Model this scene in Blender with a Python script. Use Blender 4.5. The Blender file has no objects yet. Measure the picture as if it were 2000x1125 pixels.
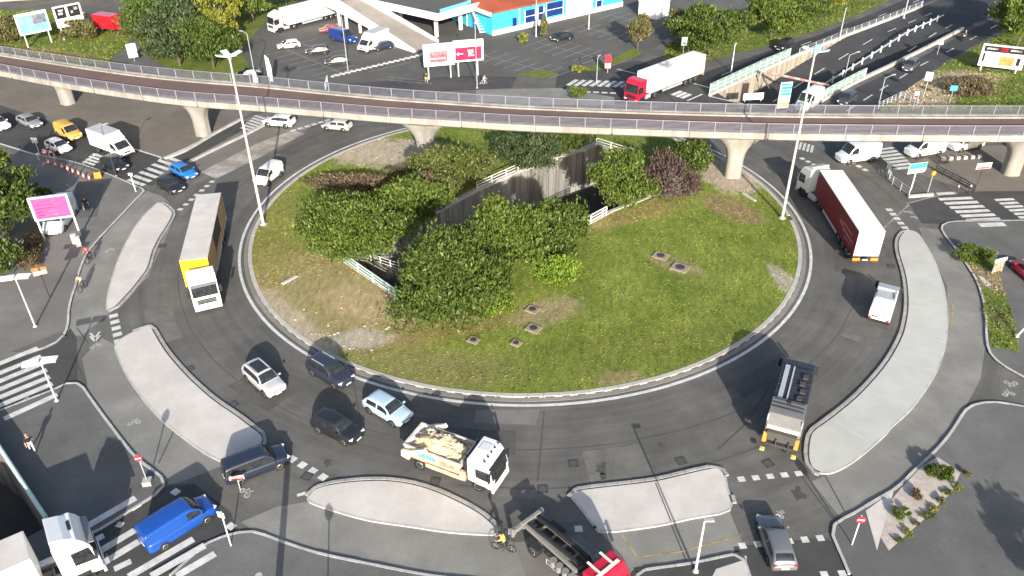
import bpy, bmesh, math, random
import numpy as np
from mathutils import Vector, Matrix, noise as mnoise
from mathutils.geometry import tessellate_polygon

random.seed(7)
SC = bpy.context.scene
COL = SC.collection
R = math.radians

# ------------------------------------------------------------------ camera, world, sun, exposure
CAM_H, PITCH, ROLL, FPX = 44.0, R(33.875), R(-0.612), 1595.2
cam_d = bpy.data.cameras.new('camera')
cam_d.sensor_width = 36.0
cam_d.lens = 36.0 * FPX / 2000.0
cam_d.clip_start = 0.5
cam_d.clip_end = 1500.0
cam = bpy.data.objects.new('camera', cam_d)
COL.objects.link(cam)
cam.matrix_world = Matrix.Translation((0, 0, CAM_H)) @ Matrix.Rotation(math.pi / 2 - PITCH, 4, 'X') @ Matrix.Rotation(ROLL, 4, 'Z')
SC.camera = cam

SUN_EL = R(20.0)
SHADOW_AZ = R(99.5)                                   # direction in which shadows fall, from +X
sun_from = Vector((-math.cos(SHADOW_AZ) * math.cos(SUN_EL), -math.sin(SHADOW_AZ) * math.cos(SUN_EL), math.sin(SUN_EL)))
world = bpy.data.worlds.new('World')
SC.world = world
world.use_nodes = True
wn = world.node_tree
sky = wn.nodes.new('ShaderNodeTexSky')
sky.sky_type = 'NISHITA'
sky.sun_disc = False
sky.sun_elevation = SUN_EL
sky.sun_rotation = math.atan2(sun_from.x, sun_from.y)
sky.air_density = 1.0
sky.dust_density = 2.5
sky.ozone_density = 1.0
wn.links.new(sky.outputs[0], wn.nodes['Background'].inputs[0])
wn.nodes['Background'].inputs[1].default_value = 0.125
sun_d = bpy.data.lights.new('sun', 'SUN')
sun_d.energy = 4.7
sun_d.angle = R(0.5)
sun_d.color = (1.0, 0.94, 0.84)
sun = bpy.data.objects.new('sun', sun_d)
COL.objects.link(sun)
sun.rotation_euler = (-sun_from).to_track_quat('-Z', 'Y').to_euler()
sun.location = (0, 0, 100)
vs = SC.view_settings
vs.view_transform = 'Standard'
vs.look = 'None'
vs.exposure = 0.88
vs.gamma = 1.0
vs.use_curve_mapping = False

# ------------------------------------------------------------------ helpers
def G(px, py, z=0.0):
    """point of the plan (a survey taken from the photograph): picture point -> place on the level z"""
    a, b = px - 1000.0, py - 562.5
    u = (a * math.cos(ROLL) + b * math.sin(ROLL)) / FPX
    v = (-a * math.sin(ROLL) + b * math.cos(ROLL)) / FPX
    dz = -math.sin(PITCH) - v * math.cos(PITCH)
    dy = math.cos(PITCH) - v * math.sin(PITCH)
    t = (z - CAM_H) / dz
    return Vector((u * t, dy * t, z))

def spl(pts, n=6, closed=True):
    """Catmull-Rom through points"""
    out = []
    m = len(pts)
    for i in range(m if closed else m - 1):
        if closed:
            p0, p1, p2, p3 = pts[(i - 1) % m], pts[i], pts[(i + 1) % m], pts[(i + 2) % m]
        else:
            p0, p1, p2, p3 = pts[max(i - 1, 0)], pts[i], pts[i + 1], pts[min(i + 2, m - 1)]
        for k in range(n):
            t = k / n
            out.append(0.5 * ((2 * p1) + (p2 - p0) * t + (2 * p0 - 5 * p1 + 4 * p2 - p3) * t * t + (3 * p1 - p0 - 3 * p2 + p3) * t ** 3))
    if not closed:
        out.append(pts[-1].copy())
    return out

def GP(pts, z=0.0):
    return [G(x, y, z) for x, y in pts]

MATS = {}
def nodes_of(m):
    m.use_nodes = True
    nt = m.node_tree
    return nt, nt.nodes['Principled BSDF']

def pm(name, col, var=0.12, scale=0.6, fine=14.0, rough=0.85, bump=0.0, metal=0.0, coat=0.0, spec=0.3, stain=0.0, stain_scale=0.12, obj=False, stretch=None):
    """procedural surface: base colour with broad and fine variation"""
    if name in MATS:
        return MATS[name]
    m = bpy.data.materials.new(name)
    nt, b = nodes_of(m)
    N, L = nt.nodes, nt.links
    if obj:
        tc = N.new('ShaderNodeTexCoord'); vec = tc.outputs['Object']
    else:
        tc = N.new('ShaderNodeNewGeometry'); vec = tc.outputs['Position']
    if stretch:
        mp = N.new('ShaderNodeMapping'); mp.inputs['Scale'].default_value = stretch[:3]
        if len(stretch) > 3: mp.inputs['Rotation'].default_value = (0, 0, stretch[3])
        L.new(vec, mp.inputs[0]); vec = mp.outputs[0]
    n1 = N.new('ShaderNodeTexNoise'); n1.inputs['Scale'].default_value = scale; n1.inputs['Detail'].default_value = 5; n1.inputs['Roughness'].default_value = 0.6
    n2 = N.new('ShaderNodeTexNoise'); n2.inputs['Scale'].default_value = fine; n2.inputs['Detail'].default_value = 3
    L.new(vec, n1.inputs['Vector']); L.new(vec, n2.inputs['Vector'])
    add = N.new('ShaderNodeMath'); add.operation = 'ADD'
    L.new(n1.outputs[0], add.inputs[0]); L.new(n2.outputs[0], add.inputs[1])
    mr = N.new('ShaderNodeMapRange')
    mr.inputs[1].default_value = 0.65; mr.inputs[2].default_value = 1.35
    mr.inputs[3].default_value = 1 - var; mr.inputs[4].default_value = 1 + var
    L.new(add.outputs[0], mr.inputs[0])
    fac = mr.outputs[0]
    if stain > 0:
        n3 = N.new('ShaderNodeTexNoise'); n3.inputs['Scale'].default_value = stain_scale; n3.inputs['Detail'].default_value = 6; n3.inputs['Roughness'].default_value = 0.7
        L.new(vec, n3.inputs['Vector'])
        r3 = N.new('ShaderNodeMapRange'); r3.inputs[1].default_value = 0.42; r3.inputs[2].default_value = 0.62
        r3.inputs[3].default_value = 1 - stain; r3.inputs[4].default_value = 1.0
        L.new(n3.outputs[0], r3.inputs[0])
        mu = N.new('ShaderNodeMath'); mu.operation = 'MULTIPLY'
        L.new(fac, mu.inputs[0]); L.new(r3.outputs[0], mu.inputs[1]); fac = mu.outputs[0]
    mx = N.new('ShaderNodeVectorMath'); mx.operation = 'SCALE'
    mx.inputs[0].default_value = col[:3]
    L.new(fac, mx.inputs['Scale'])
    L.new(mx.outputs[0], b.inputs['Base Color'])
    b.inputs['Roughness'].default_value = rough
    b.inputs['Metallic'].default_value = metal
    b.inputs['Coat Weight'].default_value = coat
    b.inputs['Coat Roughness'].default_value = 0.08
    b.inputs['Specular IOR Level'].default_value = spec
    if bump > 0:
        bp = N.new('ShaderNodeBump'); bp.inputs['Strength'].default_value = bump; bp.inputs['Distance'].default_value = 0.03
        L.new(n2.outputs[0], bp.inputs['Height']); L.new(bp.outputs[0], b.inputs['Normal'])
    MATS[name] = m
    return m

def paint(col, rough=0.32, metal=0.15):
    k = 'paint_%02x%02x%02x' % tuple(int(max(0, min(1, c)) * 255) for c in col)
    return pm(k, col, var=0.06, scale=0.9, fine=30, rough=rough, metal=metal, coat=0.45, spec=0.5, obj=True)

M_GLASS = pm('tinted_glass', (0.024, 0.027, 0.031), var=0.6, scale=2.2, fine=5, rough=0.05, spec=0.6, obj=True)
M_RUB = pm('rubber', (0.022, 0.022, 0.023), var=0.25, fine=20, rough=0.9, obj=True)
M_RIM = pm('alloy', (0.50, 0.51, 0.52), var=0.12, fine=20, rough=0.35, metal=0.7, obj=True)
M_TRIM = pm('black_plastic', (0.025, 0.026, 0.028), var=0.2, fine=25, rough=0.6, obj=True)
M_STEEL = pm('dark_steel', (0.07, 0.07, 0.072), var=0.3, fine=12, rough=0.55, metal=0.3, obj=True)
M_GALV = pm('galvanised', (0.52, 0.54, 0.56), var=0.12, fine=10, rough=0.45, metal=0.4, obj=True)
M_WHITE = pm('white_enamel', (0.80, 0.80, 0.79), var=0.05, fine=12, rough=0.4, coat=0.2, obj=True)
M_HEAD = pm('headlamp', (0.75, 0.77, 0.8), var=0.2, fine=20, rough=0.12, spec=0.7, obj=True)
M_TAIL = pm('tail_lamp', (0.45, 0.02, 0.02), var=0.2, fine=20, rough=0.2, spec=0.6, obj=True)
M_AMBER = pm('amber_marker', (0.75, 0.28, 0.04), var=0.25, fine=9, rough=0.4, obj=True)
M_RED = pm('sign_red', (0.62, 0.03, 0.06), var=0.08, fine=10, rough=0.45, obj=True)
M_SKIN = pm('skin', (0.45, 0.27, 0.19), var=0.1, fine=20, rough=0.6, obj=True)

def link(o, parent=None):
    COL.objects.link(o)
    if parent is not None:
        o.parent = parent
    return o

def tag(o, label=None, cat=None, group=None, kind=None):
    if label: o['label'] = label
    if cat: o['category'] = cat
    if group: o['group'] = group
    if kind: o['kind'] = kind
    return o

def thing(name, label, cat, loc=(0, 0, 0), rz=0.0, group=None, kind=None):
    o = bpy.data.objects.new(name, None)
    o.empty_display_size = 0.3
    link(o)
    o.location = loc
    o.rotation_euler = (0, 0, rz)
    return tag(o, label, cat, group, kind)

class MB:
    """collects shapes; build() links them as one mesh object"""
    def __init__(s):
        s.v = []; s.f = []; s.sm = []
    def add(s, vs_, fs, smooth=False):
        o = len(s.v)
        s.v.extend([tuple(p) for p in vs_])
        for q in fs:
            s.f.append(tuple(i + o for i in q)); s.sm.append(smooth)
        return s
    def box(s, c, d, bev=0.0, rot=None, taper=None):
        x, y, z = d[0] / 2, d[1] / 2, d[2] / 2
        tx, ty = taper or (1, 1)
        P = [Vector(p) for p in ((-x, -y, -z), (x, -y, -z), (x, y, -z), (-x, y, -z), (-x * tx, -y * ty, z), (x * tx, -y * ty, z), (x * tx, y * ty, z), (-x * tx, y * ty, z))]
        F = [(3, 2, 1, 0), (4, 5, 6, 7), (0, 1, 5, 4), (1, 2, 6, 5), (2, 3, 7, 6), (3, 0, 4, 7)]
        if bev > 0:
            bm = bmesh.new()
            vv = [bm.verts.new(p) for p in P]
            for q in F: bm.faces.new([vv[i] for i in q])
            bmesh.ops.bevel(bm, geom=bm.edges[:], offset=bev, segments=2, affect='EDGES', profile=0.6)
            bm.verts.index_update()
            P = [v.co.copy() for v in bm.verts]; F = [tuple(v.index for v in q.verts) for q in bm.faces]
            bm.free()
        if rot is not None:
            P = [rot @ p for p in P]
        return s.add([p + Vector(c) for p in P], F)
    def prism(s, prof, y0, y1, bev=0.0):
        """profile in x,z pulled from y0 to y1"""
        n = len(prof)
        P = [Vector((x, y0, z)) for x, z in prof] + [Vector((x, y1, z)) for x, z in prof]
        F = [tuple(range(n)), tuple(range(2 * n - 1, n - 1, -1))] + [(i, i + n, (i + 1) % n + n, (i + 1) % n) for i in range(n)]
        bm = bmesh.new()
        vv = [bm.verts.new(p) for p in P]
        for q in F: bm.faces.new([vv[i] for i in q])
        bmesh.ops.recalc_face_normals(bm, faces=bm.faces[:])
        if bev > 0:
            bmesh.ops.bevel(bm, geom=bm.edges[:], offset=bev, segments=2, affect='EDGES', profile=0.6)
        bm.verts.index_update()
        s.add([v.co.copy() for v in bm.verts], [tuple(v.index for v in q.verts) for q in bm.faces])
        bm.free()
        return s
    def tube(s, a, b, r, r2=None, n=8, cap=True):
        a, b = Vector(a), Vector(b)
        r2 = r if r2 is None else r2
        d = (b - a).normalized()
        u = d.orthogonal().normalized(); w = d.cross(u)
        P = []
        for c, rr in ((a, r), (b, r2)):
            for k in range(n):
                t = 2 * math.pi * k / n
                P.append(c + u * math.cos(t) * rr + w * math.sin(t) * rr)
        F = [(k, (k + 1) % n, (k + 1) % n + n, k + n) for k in range(n)]
        s.add(P, F, True)
        if cap:
            s.add(P, [tuple(range(n - 1, -1, -1)), tuple(range(n, 2 * n))])
        return s
    def path(s, pts, r, n=6):
        for a, b in zip(pts[:-1], pts[1:]):
            s.tube(a, b, r, n=n)
        return s
    def quad(s, *p):
        return s.add(p, [tuple(range(len(p)))])
    def lathe(s, prof, n=12, c=(0, 0, 0), axis='z'):
        P = []
        for r, z in prof:
            for k in range(n):
                t = 2 * math.pi * k / n
                q = (r * math.cos(t), r * math.sin(t), z)
                if axis == 'y': q = (q[0], q[2], q[1])
                P.append(Vector(q) + Vector(c))
        F = []
        for i in range(len(prof) - 1):
            for k in range(n):
                F.append((i * n + k, i * n + (k + 1) % n, (i + 1) * n + (k + 1) % n, (i + 1) * n + k))
        s.add(P, F, True)
        s.add(P[:n], [tuple(range(n - 1, -1, -1))]); s.add(P[-n:], [tuple(range(n))])
        return s
    def ico(s, c, r, sub=1, sq=(1, 1, 1), jit=0.0):
        bm = bmesh.new()
        bmesh.ops.create_icosphere(bm, subdivisions=sub, radius=1)
        bm.verts.index_update()
        P = []
        for v in bm.verts:
            k = 1 + jit * (random.random() - .5)
            P.append(Vector((v.co.x * sq[0] * r * k, v.co.y * sq[1] * r * k, v.co.z * sq[2] * r * k)) + Vector(c))
        s.add(P, [tuple(v.index for v in q.verts) for q in bm.faces], jit == 0)
        bm.free()
        return s
    def mesh(s, name):
        me = bpy.data.meshes.new(name)
        me.from_pydata(s.v, [], s.f)
        me.polygons.foreach_set('use_smooth', s.sm)
        bm = bmesh.new(); bm.from_mesh(me)
        bmesh.ops.recalc_face_normals(bm, faces=bm.faces[:])
        bm.to_mesh(me); bm.free()
        return me
    def build(s, name, m, parent=None, loc=None, rz=None):
        me = s.mesh(name)
        me.materials.append(m)
        o = bpy.data.objects.new(name, me)
        link(o, parent)
        if loc is not None: o.location = loc
        if rz is not None: o.rotation_euler = (0, 0, rz)
        return o

def inst(name, me, parent, loc=(0, 0, 0), rz=0.0, sc=None):
    o = bpy.data.objects.new(name, me)
    link(o, parent)
    o.location = loc
    o.rotation_euler = (0, 0, rz)
    if sc: o.scale = sc
    return o

def tess(loops):
    """flat polygon (first loop) with holes -> verts, tris"""
    vl = [Vector((p.x, p.y, 0)) for l in loops for p in l]
    tris = tessellate_polygon([[Vector((p.x, p.y, 0)) for p in l] for l in loops])
    return vl, tris

def sheet(name, pts, z, m, holes=(), parent=None, kind='structure'):
    """flat sheet facing up"""
    vl, tris = tess([pts] + list(holes))
    F = []
    for t in tris:
        a, b, c = (vl[i] for i in t)
        F.append(t if (b - a).cross(c - a).z > 0 else (t[0], t[2], t[1]))
    me = bpy.data.meshes.new(name)
    me.from_pydata([(p.x, p.y, z) for p in vl], [], F)
    me.materials.append(m)
    o = bpy.data.objects.new(name, me)
    link(o, parent)
    if parent is None and kind: o['kind'] = kind
    return o

def area(pts):
    return 0.5 * sum(pts[i].x * pts[(i + 1) % len(pts)].y - pts[(i + 1) % len(pts)].x * pts[i].y for i in range(len(pts)))

def offset(pts, d, closed=True):
    """move a loop outwards (d>0) or a line to its right"""
    n = len(pts)
    sg = 1 if (not closed or area(pts) > 0) else -1
    out = []
    for i in range(n):
        a = pts[(i - 1) % n] if closed else pts[max(i - 1, 0)]
        b = pts[(i + 1) % n] if closed else pts[min(i + 1, n - 1)]
        t = (b - a); t.z = 0
        t = t.normalized() if t.length > 1e-9 else Vector((1, 0, 0))
        nrm = Vector((t.y, -t.x, 0)) * sg
        out.append(pts[i] + nrm * d)
    return out

def band(name, A, B, z0, z1, m, closed=True, parent=None, kind=None):
    """kerb: raised band between two lines"""
    n = len(A)
    P = [Vector((p.x, p.y, z1)) for p in A] + [Vector((p.x, p.y, z1)) for p in B] + [Vector((p.x, p.y, z0)) for p in A] + [Vector((p.x, p.y, z0)) for p in B]
    F = []
    for i in range(n if closed else n - 1):
        j = (i + 1) % n
        F += [(i, j, n + j, n + i), (2 * n + i, 2 * n + j, j, i), (n + i, n + j, 3 * n + j, 3 * n + i)]
    mb = MB().add(P, F)
    o = mb.build(name, m, parent)
    if kind: o['kind'] = kind
    return o

STONES = {}
def kerb_stones(line, w, h, m, parent, closed=False, ln=1.0):
    """kerb laid stone by stone along the middle line of the kerb"""
    k = (w, h, m.name)
    if k not in STONES:
        me = MB().box((0, 0, h / 2), (1, w, h), .018).mesh('kerb_stone'); me.materials.append(m); STONES[k] = me
    ps = resample(line + [line[0]] if closed else line, ln)
    if not closed and (line[-1] - ps[-1]).length > .25: ps.append(line[-1])
    for a, b in zip(ps[:-1], ps[1:]):
        d = b - a
        if d.length < .1: continue
        c = (a + b) / 2
        inst('kerb_stone', STONES[k], parent, (c.x, c.y, random.uniform(-.012, .008)), math.atan2(d.y, d.x) + random.uniform(-.008, .008), (d.length - .018, 1, 1))

def wall_line(mb, pts, z0, z1, th, closed=False):
    """upright wall of thickness th along a line"""
    A = offset(pts, th / 2, closed); B = offset(pts, -th / 2, closed)
    n = len(pts)
    zf = lambda z, i: z[i] if isinstance(z, (list, tuple)) else z
    P = [Vector((A[i].x, A[i].y, zf(z1, i))) for i in range(n)] + [Vector((B[i].x, B[i].y, zf(z1, i))) for i in range(n)]
    P += [Vector((A[i].x, A[i].y, zf(z0, i))) for i in range(n)] + [Vector((B[i].x, B[i].y, zf(z0, i))) for i in range(n)]
    F = []
    for i in range(n if closed else n - 1):
        j = (i + 1) % n
        F += [(i, j, n + j, n + i), (2 * n + i, 2 * n + j, j, i), (n + i, n + j, 3 * n + j, 3 * n + i), (2 * n + i, 3 * n + i, 3 * n + j, 2 * n + j)]
    if not closed:
        F += [(0, n, 3 * n, 2 * n), (n - 1, 3 * n - 1, 4 * n - 1, 2 * n - 1)]
    mb.add(P, F)
    return mb

def resample(pts, step):
    out = [pts[0].copy()]
    acc = 0.0
    for a, b in zip(pts[:-1], pts[1:]):
        d = (b - a).length
        while acc + d >= step:
            t = (step - acc) / d
            a = a.lerp(b, t); out.append(a.copy())
            d = (b - a).length; acc = 0.0
        acc += d
    return out
# ------------------------------------------------------------------ surfaces of the setting
M_ROAD = pm('asphalt_ring', (0.130, 0.126, 0.118), var=0.15, scale=0.35, fine=9, rough=0.9, stain=0.24, stain_scale=0.16)
def tyre_tracks(m, c):
    """faint polished and darkened wheel tracks that follow the ring"""
    nt = m.node_tree; N, L = nt.nodes, nt.links
    b = N['Principled BSDF']; src = b.inputs['Base Color'].links[0].from_socket
    g = N.new('ShaderNodeNewGeometry')
    sb = N.new('ShaderNodeVectorMath'); sb.operation = 'SUBTRACT'; sb.inputs[1].default_value = (c[0], c[1], 0); L.new(g.outputs['Position'], sb.inputs[0])
    ln = N.new('ShaderNodeVectorMath'); ln.operation = 'LENGTH'; L.new(sb.outputs[0], ln.inputs[0])
    xy = N.new('ShaderNodeSeparateXYZ'); L.new(sb.outputs[0], xy.inputs[0])
    at = N.new('ShaderNodeMath'); at.operation = 'ARCTAN2'; L.new(xy.outputs[1], at.inputs[0]); L.new(xy.outputs[0], at.inputs[1])
    cb = N.new('ShaderNodeCombineXYZ'); L.new(ln.outputs['Value'], cb.inputs[0]); L.new(at.outputs[0], cb.inputs[1])
    n = N.new('ShaderNodeTexNoise'); n.inputs['Scale'].default_value = 1.1; n.inputs['Detail'].default_value = 5; n.inputs['Roughness'].default_value = .6; L.new(cb.outputs[0], n.inputs['Vector'])
    r = N.new('ShaderNodeMapRange'); r.inputs[1].default_value = .33; r.inputs[2].default_value = .67; r.inputs[3].default_value = .84; r.inputs[4].default_value = 1.14; L.new(n.outputs[0], r.inputs[0])
    sc = N.new('ShaderNodeVectorMath'); sc.operation = 'SCALE'; L.new(src, sc.inputs[0]); L.new(r.outputs[0], sc.inputs['Scale']); L.new(sc.outputs[0], b.inputs['Base Color'])
tyre_tracks(M_ROAD, (1.37, 79.05))
M_DARK = pm('asphalt_dark', (0.068, 0.067, 0.068), var=0.2, scale=0.5, fine=9, rough=0.88, stain=0.2, stain_scale=0.2)
M_HIGH = pm('asphalt_highway', (0.058, 0.06, 0.064), var=0.2, scale=0.3, fine=9, rough=0.88, stain=0.25, stain_scale=0.06)
M_PATH = pm('asphalt_pale', (0.235, 0.230, 0.212), var=0.16, scale=0.4, fine=10, rough=0.92, stain=0.22, stain_scale=0.16)
M_PAVE = pm('asphalt_pavement', (0.19, 0.18, 0.17), var=0.15, scale=0.3, fine=9, rough=0.9, stain=0.22, stain_scale=0.13)
M_PAVE2 = pm('asphalt_pavement_grey', (0.138, 0.137, 0.134), var=0.2, scale=0.25, fine=9, rough=0.9, stain=0.25, stain_scale=0.1)
M_PLAZA = pm('asphalt_plaza', (0.185, 0.166, 0.143), var=0.14, scale=0.3, fine=9, rough=0.92, stain=0.2, stain_scale=0.1)
M_PARK = pm('asphalt_parking', (0.115, 0.111, 0.105), var=0.16, scale=0.3, fine=6, rough=0.9, stain=0.2, stain_scale=0.07)
M_RESIN = pm('island_resin', (0.55, 0.515, 0.485), var=0.06, scale=0.4, fine=12, rough=0.9, stain=0.13, stain_scale=0.35)
M_RESIN2 = pm('island_resin_grey', (0.46, 0.465, 0.44), var=0.06, scale=0.4, fine=12, rough=0.9, stain=0.1, stain_scale=0.25)
M_KERB = pm('kerb_stone', (0.34, 0.335, 0.325), var=0.15, scale=1.2, fine=12, rough=0.85, stain=0.2, stain_scale=0.6)
M_KERBW = pm('kerb_stone_pale', (0.46, 0.45, 0.435), var=0.14, scale=1.2, fine=12, rough=0.85, stain=0.2, stain_scale=0.7)
M_CONC = pm('concrete', (0.44, 0.415, 0.38), var=0.1, scale=0.5, fine=9, rough=0.88, stain=0.12, stain_scale=0.3)
M_CONCD = pm('concrete_weathered', (0.30, 0.29, 0.265), var=0.25, scale=1.0, fine=9, rough=0.9, stain=0.5, stain_scale=0.8, stretch=(1, 1, 0.07))
M_LINE = pm('road_paint', (0.60, 0.60, 0.585), var=0.14, scale=1.6, fine=12, rough=0.75, stain=0.22, stain_scale=1.3)
M_LINEF = pm('road_paint_worn', (0.32, 0.315, 0.30), var=0.22, scale=2, fine=10, rough=0.8, stain=0.4, stain_scale=1.2)
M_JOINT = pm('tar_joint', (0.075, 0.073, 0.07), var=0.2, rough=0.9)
M_SAND = pm('bare_earth', (0.36, 0.30, 0.235), var=0.15, scale=0.4, fine=6, rough=0.95, stain=0.15)

def blend_ground(name, base, base2, spots, nscale=0.22):
    """soil and grass: two greens mixed by noise, with patches of other growth or bare soil"""
    m = bpy.data.materials.new(name)
    nt, b = nodes_of(m)
    N, L = nt.nodes, nt.links
    g = N.new('ShaderNodeNewGeometry')
    n1 = N.new('ShaderNodeTexNoise'); n1.inputs['Scale'].default_value = nscale; n1.inputs['Detail'].default_value = 8; n1.inputs['Roughness'].default_value = 0.65
    L.new(g.outputs['Position'], n1.inputs['Vector'])
    n2 = N.new('ShaderNodeTexNoise'); n2.inputs['Scale'].default_value = 3.0; n2.inputs['Detail'].default_value = 6; n2.inputs['Roughness'].default_value = 0.75
    mp = N.new('ShaderNodeMapping'); mp.inputs['Scale'].default_value = (1.0, 0.35, 1.0); mp.inputs['Rotation'].default_value = (0, 0, R(-32))
    L.new(g.outputs['Position'], mp.inputs[0]); L.new(mp.outputs[0], n2.inputs['Vector'])
    r1 = N.new('ShaderNodeMapRange'); r1.inputs[1].default_value = 0.35; r1.inputs[2].default_value = 0.65
    L.new(n1.outputs[0], r1.inputs[0])
    mix = N.new('ShaderNodeMixRGB'); mix.inputs[1].default_value = (*base, 1); mix.inputs[2].default_value = (*base2, 1)
    L.new(r1.outputs[0], mix.inputs[0])
    cur = mix.outputs[0]
    n4 = N.new('ShaderNodeTexNoise'); n4.inputs['Scale'].default_value = 0.55; n4.inputs['Detail'].default_value = 6; n4.inputs['Roughness'].default_value = 0.7
    L.new(g.outputs['Position'], n4.inputs['Vector'])
    for c, rx, ry, rot, col, st, soft in spots:
        m2 = N.new('ShaderNodeMapping'); m2.vector_type = 'TEXTURE'
        m2.inputs['Location'].default_value = (c.x, c.y, 0); m2.inputs['Rotation'].default_value = (0, 0, rot)
        m2.inputs['Scale'].default_value = (rx, ry, 1000.0)
        L.new(g.outputs['Position'], m2.inputs[0])
        ln = N.new('ShaderNodeVectorMath'); ln.operation = 'LENGTH'; L.new(m2.outputs[0], ln.inputs[0])
        ad = N.new('ShaderNodeMath'); ad.operation = 'MULTIPLY_ADD'; ad.inputs[1].default_value = 1.6; ad.inputs[2].default_value = -0.8
        L.new(n4.outputs[0], ad.inputs[0])
        s2 = N.new('ShaderNodeMath'); s2.operation = 'ADD'; L.new(ln.outputs['Value'], s2.inputs[0]); L.new(ad.outputs[0], s2.inputs[1])
        rr = N.new('ShaderNodeMapRange'); rr.interpolation_type = 'SMOOTHSTEP'
        rr.inputs[1].default_value = 1.0 - soft; rr.inputs[2].default_value = 1.0 + soft
        rr.inputs[3].default_value = st; rr.inputs[4].default_value = 0.0
        L.new(s2.outputs[0], rr.inputs[0])
        mm = N.new('ShaderNodeMixRGB'); mm.inputs[2].default_value = (*col, 1)
        L.new(rr.outputs[0], mm.inputs[0]); L.new(cur, mm.inputs[1]); cur = mm.outputs[0]
    r2 = N.new('ShaderNodeMapRange'); r2.inputs[1].default_value = 0.3; r2.inputs[2].default_value = 0.7; r2.inputs[3].default_value = 0.62; r2.inputs[4].default_value = 1.38
    L.new(n2.outputs[0], r2.inputs[0])
    sc = N.new('ShaderNodeVectorMath'); sc.operation = 'SCALE'
    L.new(cur, sc.inputs[0]); L.new(r2.outputs[0], sc.inputs['Scale'])
    L.new(sc.outputs[0], b.inputs['Base Color'])
    b.inputs['Roughness'].default_value = 0.95
    b.inputs['Specular IOR Level'].default_value = 0.15
    bp = N.new('ShaderNodeBump'); bp.inputs['Strength'].default_value = 0.5; bp.inputs['Distance'].default_value = 0.08
    L.new(n2.outputs[0], bp.inputs['Height']); L.new(bp.outputs[0], b.inputs['Normal'])
    MATS[name] = m
    return m

# ------------------------------------------------------------------ trenches of the sunken road
CC, RL = Vector((1.37, 79.05, 0)), 30.3                  # centre of the roundabout, radius of its white edge line
T1 = GP([(672, 512), (795, 598), (1130, 450), (1195, 415), (1268, 388), (1238, 308), (1165, 283), (1012, 336), (932, 372)])
T2 = GP([(-8, 868), (97, 1026), (10, 1072), (-120, 1130), (-240, 960), (-120, 790)])
EL = GP([(1385, 188), (1480, 143), (1560, 108), (1650, 72), (1740, 38), (1800, 14)])            # left wall of the sunken road
ER = GP([(1560, 225), (1620, 190), (1670, 163), (1740, 130), (1820, 90), (1880, 58)])           # right wall
T3 = EL + ER[::-1]
BIG = [Vector((-420, 2, 0)), Vector((420, 2, 0)), Vector((420, 620, 0)), Vector((-420, 620, 0))]
sheet('ground', BIG, 0.0, M_ROAD, holes=[T1, T2, T3])

def trench(name, loop, depth, floor_m):
    o = sheet(name + '_floor', loop, -depth, floor_m)
    mb = MB()
    n = len(loop)
    for i in range(n):
        a, b = loop[i], loop[(i + 1) % n]
        mb.quad((a.x, a.y, 0), (b.x, b.y, 0), (b.x, b.y, -depth), (a.x, a.y, -depth))
    w = mb.build(name + '_wall', M_CONCD)
    tag(w, kind='structure')
    return w
trench('trench', T1, 6.0, M_DARK)
trench('lower_road', T2, 6.0, M_DARK)

# ribs and coping of the trench wall
tw = thing('retaining_wall', 'tall ribbed concrete retaining wall along the far side of the trench', 'wall')
wl = [T1[0], T1[8], T1[7], T1[6]]
pts = resample(wl, 1.15)
rib = MB().box((0, 0, -3.0), (0.16, 0.12, 6.0)).mesh('rib'); rib.materials.append(M_CONCD)
for i in range(1, len(pts) - 1):
    d = (pts[i + 1] - pts[i]); a = math.atan2(d.y, d.x)
    inst('rib', rib, tw, pts[i] + Vector((math.sin(a), -math.cos(a), 0)) * 0.06, a)
mb = MB(); wall_line(mb, wl, -0.05, 0.32, 0.5); mb.build('coping', M_CONC, tw)
mb = MB(); wall_line(mb, [T1[0], T1[1], T1[2], T1[3], T1[4], T1[5], T1[6]], -0.05, 0.3, 0.4)
tag(mb.build('trench_kerb', M_CONC), kind='structure')
# beam across the trench near its left mouth
a, b = G(706, 505, -1.3), G(780, 530, -1.3)
mb = MB(); wall_line(mb, [a, b], -2.6, -1.3, 0.5); mb.build('trench_beam', M_CONCD)['kind'] = 'structure'

# ------------------------------------------------------------------ the sunken road on the right (ramp up to grade)
def ramp_z(y):
    return -5.6 + 5.65 * max(0.0, min(1.0, (y - 112.0) / 33.0))
def along(L_, t):
    k = t * (len(L_) - 1); i = min(int(k), len(L_) - 2)
    return L_[i].lerp(L_[i + 1], k - i)
NR = 24
mb = MB(); mw = MB(); mw2 = MB()
LP = [along(EL, i / NR) for i in range(NR + 1)]; RP = [along(ER, i / NR) for i in range(NR + 1)]
for i in range(NR):
    q = []
    for p in (LP[i], LP[i + 1], RP[i + 1], RP[i]):
        q.append((p.x, p.y, min(-0.02, ramp_z(p.y))))
    mb.quad(*q)
    a, b = LP[i], LP[i + 1]
    mw.quad((a.x, a.y, 0), (b.x, b.y, 0), (b.x, b.y, min(-0.02, ramp_z(b.y)) - .05), (a.x, a.y, min(-.02, ramp_z(a.y)) - .05))
    a, b = RP[i], RP[i + 1]
    mw2.quad((a.x, a.y, 0), (b.x, b.y, 0), (b.x, b.y, min(-0.02, ramp_z(b.y)) - .05), (a.x, a.y, min(-.02, ramp_z(a.y)) - .05))
mw2.quad((EL[0].x, EL[0].y, 0), (ER[0].x, ER[0].y, 0), (ER[0].x, ER[0].y, -5.7), (EL[0].x, EL[0].y, -5.7))
tag(mb.build('sunken_road', M_HIGH), kind='structure')
M_RIBW = pm('concrete_ribbed', (0.40, 0.345, 0.28), var=0.25, scale=1.5, fine=8, rough=0.9, stain=0.3, stain_scale=0.9, stretch=(1, 1, 0.06))
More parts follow.
